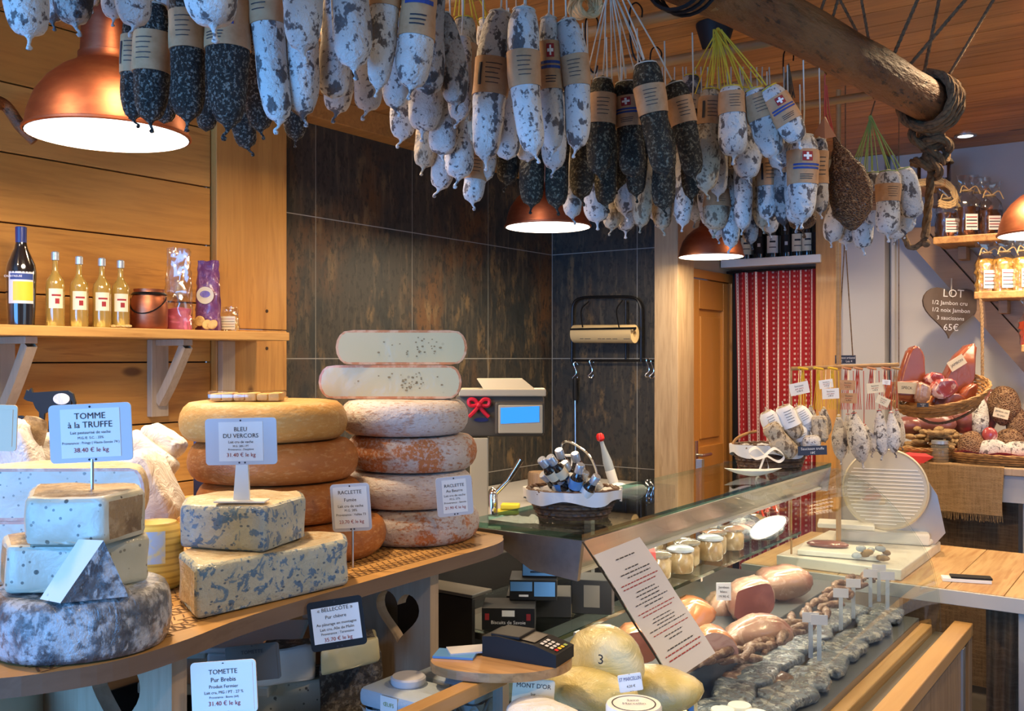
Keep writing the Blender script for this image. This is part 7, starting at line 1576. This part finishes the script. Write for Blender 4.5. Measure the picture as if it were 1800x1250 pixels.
a.grid(rn, 40, 22, 'burlap')
for i in range(90):
    x = x0r + (x1r - x0r) * (i + .5) / 90; dx = random.uniform(-.006, .006); a.tube([V((x, YB0 - .012, zlo + .002)), V((x + dx, YB0 - .012, zlo - .024 - random.uniform(0, .012)))], .0011, 'burlap', 3)
tag(a.build('burlap_runner'), 'fringed tan burlap runner over the front of the rear counter', 'runner')
# ---- lower plank table with slab and slicer
YT0, YT1, ZT = 3.62, 4.45, .80
xr = 1.0; xlft = -1.45
t = thing('plank_table', (-.2, 4.0, 0), 'plank table with pale blue-grey edge between the case and the rear counter', 'table')
a = MB(); x = xlft
while x < xr: a.box2((x + .0012, YT0, ZT - .03), (min(x + .185, xr) - .0012, YT1, ZT), 'pine_table', .002); x += .185
a.build('top', t, smooth=False)
a = MB(); a.box2((xlft, YT0 - .012, ZT - .052), (xr, YT0 - .001, ZT - .002), 'counter_grey', .002); a.build('edge', t, smooth=False)
xl2 = atY(1793, 1150, YT0 + .06).x
for x in (xlft + .03, xl2, xr - .1):
    for y in (YT0 + .02, YT1 - .09):
        a = MB(); a.box2((x, y, 0), (x + .07, y + .07, ZT - .053 if y < 4 else ZT - .031), 'counter_grey', .003); a.build('leg', t, smooth=False)
a = MB(); xe = xl2 - .01
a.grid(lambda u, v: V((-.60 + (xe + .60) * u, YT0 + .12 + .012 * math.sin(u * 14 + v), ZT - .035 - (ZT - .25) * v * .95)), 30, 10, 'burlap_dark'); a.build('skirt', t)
p = atz(1698, 1022, ZT)
t = thing('notebooks', (p.x, p.y, ZT), 'two small notebooks, black over white, on the plank table', 'notebook')
a = MB(); a.box(p + UP * .0065, (.16, .055, .012), 'paper_white', rotz(18), .001); a.build('white_notebook', t, smooth=False)
a = MB(); a.box(p + UP * .0165 + V((.015, .004, 0)), (.135, .05, .007), 'black_plastic', rotz(18), .001); a.build('black_notebook', t, smooth=False)
a = MB(); a.box2((-1.32, 3.64, ZT + .001), (-.86, 4.30, ZT + .041), 'marble', .004); tag(a.build('marble_slab', smooth=False), 'thick pale slab on the plank table under the slicer', 'slab')
# slicer
zsl = ZT + .0415
t = thing('meat_slicer', (-1.05, 4.1, zsl), 'white meat slicer with large round ribbed disc on the pale slab', 'meat slicer')
dc = at(1556, 860, 3.95); Rr = 72 / FL * 3.95
R = frame(-22, -8, 0); A = Matrix((R.col[0], R.col[1], R.col[2])).transposed()
a = MB(); a.lathe([(0, -.03), (Rr * .97, -.03), (Rr, -.02), (Rr, .0), (Rr * .965, .006), (Rr * .95, .0), (Rr * .90, -.002), (0, -.002)], dc, 'scale_cream', 56, A)
a.build('disc', t)
a = MB()
for i in range(19):
    yy = -Rr * .84 + i * Rr * .088; hx = math.sqrt(max(0, (Rr * .88) ** 2 - yy ** 2)); x_r = hx
    if yy > Rr * .55: continue
    a.box(dc + R @ V((0, yy, .0)), (2 * x_r, .0042, .005), 'white_plastic', R)
a.build('ribs', t, smooth=False)
a = MB(); body = [(.0, -.01), (.16, -.01), (.20, .05), (.17, .20), (.12, .28), (.06, .30), (.0, .24)]
bc_ = at(1560, 945, 3.98); Rb = frame(-20)
bc_.z = zsl + .0
vs = [bc_ + Rb @ V((x + .02, max(.0, z), -.02)) for x, z in body] + [bc_ + Rb @ V((x + .02, max(.0, z), -.12)) for x, z in body]; k = len(body)
a.add(vs, [list(range(k)), list(range(k, 2 * k))[::-1]] + [[(i + 1) % k, i, k + i, k + (i + 1) % k] for i in range(k)], 'alu'); a.build('housing', t, smooth=False)
a = MB(); a.box(bc_ + Rb @ V((-.02, .025, -.07)), (.36, .20, .05), 'white_plastic', rotz(35 - 20), .01); a.build('base', t, smooth=False)
a = MB(); a.box(bc_ + Rb @ V((-.16, .075, .06)), (.22, .12, .02), 'white_plastic', rotz(15), .005); a.build('carriage', t, smooth=False)
# items on slab: white tray with purple meat, shells
p = atz(1470, 985, zsl); t = thing('meat_tray', V((-1.20, 3.86, zsl)), 'white tray with dark meat slices on the pale slab seen through the glass', 'tray')
a = MB(); a.box((-1.12, 3.80, zsl + .012), (.30, .20, .02), 'white_plastic', rotz(10), .004); a.build('dish', t, smooth=False)
a = MB(); a.ball((-1.17, 3.80, zsl + .032), .05, 'ham_dark', 3, (1.5, .8, .3), rotz(15), .2, 20); a.build('slices', t)
a = MB(); c = V((-.98, 3.72, zsl + .03))
for i in range(12): a.ball(c + V((random.uniform(-.05, .05), random.uniform(-.035, .035), random.uniform(-.015, .03))), .014, 'dried_mushroom' if i % 2 else 'bottle_clear', 2, (1, 1.4, .8), rotz(i * 40), .3, 40)
tag(a.build('garlic_bundle'), 'small bundle of whitish and brown nuts on the pale slab corner', 'nuts', kind='stuff')
a = MB(); a.box((-.92, 4.20, zsl + .012), (.10, .08, .02), 'white_plastic', rotz(0), .008); tag(a.build('soap_dish', smooth=False), 'little white dish at the rear right corner of the pale slab', 'dish')
# ---- hanging rack of small saucissons
fz = 3.75
t = thing('sausage_stand', at(1485, 645, fz), 'wooden bar with pegs holding small saucissons on coloured strings', 'stand')
B0, B1 = at(1391, 648, fz), at(1580, 641, fz); a = MB(); a.tube([B0, B1], .008, 'pole_wood', 10); a.build('bar', t)
a = MB(); a.tube([B0, V((B0.x, B0.y, .805))], .004, 'pole_wood', 8); a.build('upright', t)
a = MB(); a.tube([B1, V((B1.x, B1.y, 2.699))], .0022, 'rope', 6); a.build('cord', t)
ms_ = ['cord_yellow', 'cord_yellow', 'cord_yellow', 'cord_red', 'cord_red', 'cord_red', 'cord_red', 'pole_wood']
for i, (x, mm) in enumerate(zip((1410, 1437, 1462, 1486, 1506, 1530, 1555, 1572), ms_)):
    a = MB(); c = at(x, 649, fz - .01); a.tube([c + RIGHT * .02, c - RIGHT * .025 - FWD * .04 + UP * .006], .005, mm if mm != 'cord_red' else 'ham_orange', 6)
    for k_ in range(6): a.tube([c - FWD * .02 * (k_ % 2), at(x + (k_ - 2.5) * 3, 720, fz - .02 * (k_ % 2))], .0014, mm, 4)
    a.build('string_loop', t)
sx = [(1474, 728, 1478, 808, 32, 3.66), (1500, 722, 1516, 812, 40, 3.60), (1518, 745, 1534, 796, 28, 3.66), (1545, 718, 1552, 800, 32, 3.66), (1566, 722, 1572, 796, 30, 3.64), (1448, 715, 1450, 770, 28, 3.72), (1425, 712, 1428, 765, 26, 3.76), (1490, 725, 1492, 790, 24, 3.78), (1576, 718, 1584, 785, 22, 3.74), (1404, 712, 1404, 760, 26, 3.80)]
sl_ = ['first bluish one right of the far basket', 'largest drop-shaped one in the middle', 'small one clinging to the largest', 'slender one with dark tail', 'rightmost bluish one', 'cream one behind the basket', 'half hidden at the back left', 'hidden between the first and the largest', 'dark one at the far right end', 'leftmost behind the basket']
for i, (x0, y0, x1, y1, w_, f_) in enumerate(sx):
    saucisson('mould', x0, y0, x1, y1, w_, f_, 'small saucisson on the peg bar, ' + sl_[i], 'small saucissons on the peg bar', apex=at(x0, 652, f_ + .02), cordm='cord_yellow' if x0 < 1480 else 'cord_red', shape='drop')
for i, (x, y, w_, rl_, f_, mm) in enumerate(((1405, 683, .072, 12, 3.60, 'paper_white'), (1452, 675, .052, 8, 3.62, 'paper_white'), (1460, 692, .062, 3, 3.56, 'paper_white'), (1490, 677, .058, -2, 3.60, 'paper_kraft'), (1492, 700, .060, -2, 3.58, 'paper_kraft'), (1538, 682, .060, 6, 3.60, 'label_cream'), (1552, 705, .050, -25, 3.56, 'label_cream'), (1558, 672, .03, -5, 3.6, 'paper_white'))):
    h_ = w_ * .62; c = at(x, y, f_); R = frame(0, 0, rl_); a = MB(); a.prism([(-w_ / 2, -h_ / 2), (w_ / 2, -h_ / 2), (w_ / 2, h_ / 2), (-w_ / 2, h_ / 2)], -.0008, .0008, mm, R=R, c=c)
    for q in (.22, 0, -.22): a.text('~~~~~~~~' if 0 else ('Saucisson', 'pur porc', '6.90 €')[int((.22 - q) / .22 + .5)], h_ * .2, 'ink' if q else 'ink_red', c + R @ V((0, q * h_, .0012)), R.col[0], R.col[1], maxw=w_ * .8)
    a.tube([c + R @ V((0, h_ * .45, 0)), at(x, 650, fz - .02)], .0012, 'cord_white', 4)
    tag(a.build('paper_tag', smooth=False), 'paper tag on the peg bar, ' + ['white tilted one far left', 'white, the rear one by the yellow strings', 'white, the front one by the yellow strings', 'brown upper one in the middle', 'brown lower one in the middle', 'cream square one at the right', 'steeply tilted one at the right', 'tiny white one at the far right'][i], 'tag', 'tags on the peg bar')
# slate sign hanging on long cord
o = sgn(1486, 632, 3.9, .083, .034, [('Saucisson artisanal', .2, .36), ('5€    Les 4', -.22, .36)], 'tiny dark sign with white writing hanging above the peg bar', name='hanging_slate', cat='sign')
a = MB(); a.tube([at(1473, 626, 3.9), at(1484, 440, 3.9), at(1486, 300, 3.9), at(1486, 151, 3.9)], .0025, 'rope'); a.tube([at(1499, 626, 3.9), at(1487, 440, 3.9), at(1486, 300, 3.9)], .0025, 'rope'); a.build('cord', o)
# ---- baskets on the rear counter
zk = zc_ + .004
def netball(px, py, f, s_, sc, label, m_='netted_coarse', rot=0, name='netted_sausage', cat='sausage', grp='cured meats in the right basket'):
    c = at(px, py, f); a = MB(); a.ball(c, s_, m_, 3, sc, rotz(rot), .10, 16); return tag(a.build(name), label, cat, grp)
pb = atY(1752, 800, 5.06)
basket((pb.x + .03, 5.10, zk), .27, .17, .045, .82, 'wicker', 'wicker', 'wide shallow wicker basket lined in red cloth at the right of the rear counter', rows=4, stakes=34)
a = MB(); a.grid(lambda u, v: V((pb.x + .03 + .26 * math.cos(2 * PI * u) * (.3 + .7 * v), 5.10 + .165 * math.sin(2 * PI * u) * (.3 + .7 * v), zk + .012 + .045 * v ** 2 + .006 * math.sin(u * 60) * v)), 60, 6, 'red_cloth'); tag(a.build('red_cloth'), 'red cloth lining the wide right basket', 'cloth')
fb = 4.62
netball(1708, 790, fb, .085, (.75, .75, 1.05), 'upright netted brown sausage at the left of the right basket')
netball(1745, 795, fb - .06, .072, (1.15, .7, .85), 'white cheese-like saucisson lying in the right basket', 'mould', name='white_sausage')
netball(1792, 797, fb - .06, .075, (1.1, .7, .75), 'ribbed white saucisson at the right edge of the basket', 'mould', name='white_sausage')
netball(1775, 780, fb + .06, .075, (.9, .8, 1.0), 'netted brown sausage behind the two white ones')
netball(1790, 750, fb + .10, .075, (.7, .7, 1.2), 'netted tan sausage rising at the right edge')
netball(1765, 712, fb + .12, .075, (1.0, .7, 1.3), 'large dark netted ham standing highest in the right basket')
sgn(1760, 727, fb + .02, .075, .045, [('Jambon sec', .2, .3), ('du pays', -.2, .3)], '', m='label_cream', ink='ink', roll=-14, par=None, name='paper_band', cat='label')['label'] = 'cream paper band round the highest netted ham'
netball(1722, 735, fb + .14, .07, (.6, .6, 1.5), 'grey-white mouldy sausage leaning behind the netted ones', 'mould', name='white_sausage')
netball(1742, 720, fb + .2, .07, (.5, .5, 1.5), 'dark red dried sausage leaning behind', 'ham_dark')
netball(1695, 735, fb + .2, .10, (.9, .6, .8), 'dark brown ham piece behind the left of the right basket', 'ham_dark', name='ham_piece', cat='ham')
netball(1640, 745, fb + .2, .09, (1.2, .6, .7), 'dark purple-red ham piece under the hanging basket', 'ham_dark', name='ham_piece', cat='ham')
netball(1600, 748, fb + .25, .08, (1.1, .6, .6), 'dark ham piece at the left under the hanging basket', 'ham_dark', name='ham_piece', cat='ham')
netball(1740, 765, fb - .03, .035, (1.0, .6, 1.1), 'glossy pinkish vacuum pack on the netted sausages', 'ham_cut', name='vacuum_pack', cat='packet')
for px, lb in ((1575, 'left'), (1650, 'right')):
    pass
pm = atY(1625, 800, 5.02)
basket((pm.x, 5.08, zk), .17, .13, .06, .8, 'wicker', 'wicker', 'shallow wicker basket of dried sausage pieces left of the glass jar', rows=4, stakes=26)
a = MB()
for i in range(46): a.ball((pm.x + random.uniform(-.14, .14), 5.08 + random.uniform(-.09, .09), zk + .05 + random.uniform(0, .10)), .024, 'dried_mushroom', 2, (1.7, .7, .6), rotz(random.uniform(0, 180)), .35, 30)
tag(a.build('dried_pieces'), 'heap of brown dried pieces in the shallow left basket', 'dried food', kind='stuff')
a = MB(); q0 = atY(1575, 806, 4.93); a.add([q0 + V((0, -.03, .0)), q0 + V((.18, -.03, -.0)), q0 + V((.10, -.045, -.055)), q0 + V((.09, .06, .02))], [[0, 2, 1], [0, 1, 3], [0, 3, 2], [1, 2, 3]], 'red_cloth'); 
for v in a.v: v.z += .02
tag(a.build('red_napkin', smooth=False), 'corner of a red napkin sticking out under the left basket', 'napkin')
c = atY(1652, 812, 4.98); c.z = zk; t = thing('glass_jar', c, 'clear glass jar with blue-grey lid between the two baskets', 'jar'); a = MB(); a.lathe([(0, 0), (.038, 0), (.04, .008), (.04, .075), (.034, .085), (0, .085)], c, 'glass_clear', 24); a.build('jar', t)
a = MB(); a.lathe([(.036, .085), (.038, .086), (.038, .102), (0, .103)], c, 'cap_silver', 24); a.build('lid', t)
# hanging basket with hams
hb = at(1650, 700, 4.40)
RT = rotz(35) @ Matrix.Rotation(math.radians(22), 3, 'X') @ Matrix.Rotation(math.radians(-12), 3, 'Y')
tb, RR = basket(hb - UP * .03, .225, .15, .075, .72, 'wicker', 'wicker', 'tilted wicker basket of vacuum-packed hams hung by rope on the rear wall', tilt=RT, rows=6, stakes=30)
a = MB(); tp_ = atY(1722, 480, 5.2); rope(a, [hb + RIGHT * .20 + UP * .06, at(1726, 560, 4.6), at(1722, 520, 4.7), V((tp_.x, 5.2, SZ['lower'] - .036))], .007); rope(a, [hb - RIGHT * .2, hb - RIGHT * .05 - UP * .11 - FWD * .05, hb + RIGHT * .15 - UP * .06, hb + RIGHT * .22 + UP * .05], .006, 'rope'); a.build('rope', tb)
sgn(1622, 712, 4.20, .05, .018, [('Lardons', .2, .4), ('12€', -.25, .4)], '', name='strip_label', par=tb)
def hunk(poly_px, f, dep, m_, label, mf=None, lab=None, name='packed_ham'):
    t = thing(name, at(*poly_px[0], f), label, 'ham', 'packed hams in the hanging basket'); k = len(poly_px)
    if name == 'packed_ham': poly_px = [(x, y + 9) for x, y in poly_px]
    vs = [at(x, y, f) for x, y in poly_px]; cc = sum(vs, V()) / k
    if name == 'packed_ham': vs = [cc + (v - cc) * 1.12 for v in vs]
    bm = bmesh.new(); A_ = [bm.verts.new(v) for v in vs]; B_ = [bm.verts.new(cc + (v - cc) * .92 + FWD * dep) for v in vs]; bm.faces.new(A_); bm.faces.new(B_[::-1])
    for i in range(k): bm.faces.new([A_[(i + 1) % k], A_[i], B_[i], B_[(i + 1) % k]])
    bmesh.ops.recalc_face_normals(bm, faces=list(bm.faces)); bmesh.ops.bevel(bm, geom=list(bm.edges), offset=.010, segments=3, affect='EDGES', clamp_overlap=True); bmesh.ops.subdivide_edges(bm, edges=[e for e in bm.edges if e.calc_length() > .03], cuts=2, use_grid_fill=True); bmesh.ops.smooth_vert(bm, verts=list(bm.verts), factor=.5 if name != 'packed_ham' else .12, use_axis_x=True, use_axis_y=True, use_axis_z=True); bm.verts.index_update(); bm.normal_update()
    a = MB(); a.add([v.co + v.normal * .004 * noise.noise(v.co * 25) for v in bm.verts], [[v.index for v in f_.verts] for f_ in bm.faces], m_); bm.free(); a.build('meat', t, angle=85)
    if lab:
        (lx, ly, lw, lr) = lab; c = at(lx, ly, f - .014); R = frame(0, 0, lr); a = MB(); a.prism([(-lw / 2, -lw * .3), (lw / 2, -lw * .3), (lw / 2, lw * .3), (-lw / 2, lw * .3)], 0, .001, 'label_cream', R=R, c=c); a.text('SPECK' if lr < 10 else 'JAMBON', lw * .2, 'ink', c + R @ V((0, 0, .0012)), R.col[0], R.col[1], maxw=lw * .8); a.build('label', t, smooth=False)
    return t
hunk([(1567, 692), (1575, 664), (1618, 662), (1612, 698)], 4.28, .10, 'ham_red', 'squarish reddish-brown packed ham at the lower left of the hanging basket', lab=(1594, 682, .085, -4))
hunk([(1580, 685), (1590, 640), (1602, 606), (1614, 600), (1624, 616), (1630, 684)], 4.42, .07, 'ham_red', 'tall pointed reddish packed ham at the left of the hanging basket')
hunk([(1665, 655), (1682, 622), (1708, 598), (1716, 602), (1714, 655), (1694, 688), (1668, 682)], 4.40, .08, 'ham_red', 'large wedge of dark reddish ham rising at the right of the hanging basket', lab=(1682, 638, .08, 32))
hunk([(1612, 696), (1618, 662), (1640, 672), (1634, 698)], 4.24, .07, 'ham_pink', 'small tan packed piece next to the squarish ham')
hunk([(1640, 680), (1652, 660), (1678, 658), (1686, 676), (1668, 692), (1648, 690)], 4.24, .07, 'ham_cut', 'marbled red and white cut ham in the middle of the hanging basket')
hunk([(1640, 702), (1652, 684), (1684, 682), (1700, 690), (1690, 706), (1660, 710)], 4.30, .06, 'ham_red', 'low reddish piece at the bottom of the hanging basket')
hunk([(1690, 694), (1698, 676), (1716, 664), (1722, 676), (1708, 696)], 4.34, .06, 'ham_red', 'narrow reddish piece at the right rim of the hanging basket')
hunk([(1628, 660), (1640, 645), (1660, 648), (1662, 662), (1640, 672)], 4.36, .06, 'ham_cut', 'bright red packed slice behind the marbled one')
# floor things far right
a = MB(); p = V((.05, 4.45, 0.0)); a.ball((-.02, 4.62, .05), .10, 'denim', 3, (1.6, .9, .5), None, .3, 14); tag(a.build('blue_bundle'), 'dark blue bundle on the floor under the rear counter', 'bundle')

# ---- hams standing on the stepped tray in the case
GHAM = 'hams in the case'
def casham(px_, f, dep, m_, label, name='cooked_ham', face=None):
    t = hunk(px_, f, dep, m_, label, name=name); return t
for px_, f, dep, m_, lb, nm, face in (
    ([(1180, 1092), (1188, 1066), (1222, 1053), (1252, 1064), (1266, 1086), (1244, 1106), (1216, 1130), (1192, 1116)], 2.72, .10, 'ham_orange', 'glossy orange-pink ham beside the menu sheet in the case', 'cooked_ham', None),
    ([(1220, 1150), (1229, 1118), (1255, 1106), (1288, 1117), (1304, 1142), (1297, 1156), (1246, 1166), (1228, 1161)], 2.50, .09, 'ham_orange', 'cut ham showing a round pink face in the case', 'cooked_ham', 'ham_face'),
    ([(1272, 1122), (1298, 1100), (1340, 1084), (1378, 1089), (1404, 1114), (1392, 1136), (1340, 1146), (1288, 1146)], 2.64, .08, 'ham_pink', 'flat pale pink ham piece in the middle of the case', 'ham_block', None),
    ([(1283, 1086), (1288, 1045), (1300, 1032), (1350, 1019), (1364, 1034), (1367, 1066), (1350, 1086), (1300, 1098)], 2.90, .12, 'ham_pink', 'dark red cured ham with square cut behind the pale ones', 'ham_block', 'ham_dark'),
    ([(1336, 1036), (1346, 1011), (1402, 1002), (1430, 1008), (1434, 1036), (1404, 1056), (1366, 1061)], 3.14, .14, 'ham_pink', 'long pale ham at the back of the stepped tray', 'ham_block', None),
    ([(1240, 1078), (1250, 1052), (1285, 1044), (1296, 1062), (1288, 1092), (1258, 1098)], 3.0, .09, 'ham_pink', 'small pale ham left of the dark square-cut one', 'ham_block', None),
    ([(1085, 1135), (1095, 1112), (1130, 1105), (1150, 1118), (1158, 1160), (1120, 1172), (1092, 1160)], 2.36, .10, 'ham_orange', 'reddish ham piece behind the yellow bag', 'cooked_ham', 'ham_dark')):
    lowz = min(at(x, y, f).z for x, y in px_)
    t = hunk(px_, f, dep, m_, lb, name=nm); t['group'] = GHAM
    if face:
        cc = sum((at(x, y, f) for x, y in px_), V()) / len(px_); a = MB(); vs = [cc + (at(x, y, f) - cc) * .84 - FWD * .0045 for x, y in px_]; vs = bez(vs + [vs[0]], 4)[:-1]
        a.add(vs, [list(range(len(vs)))[::-1]], face); a.build('cut_face', t, smooth=False)
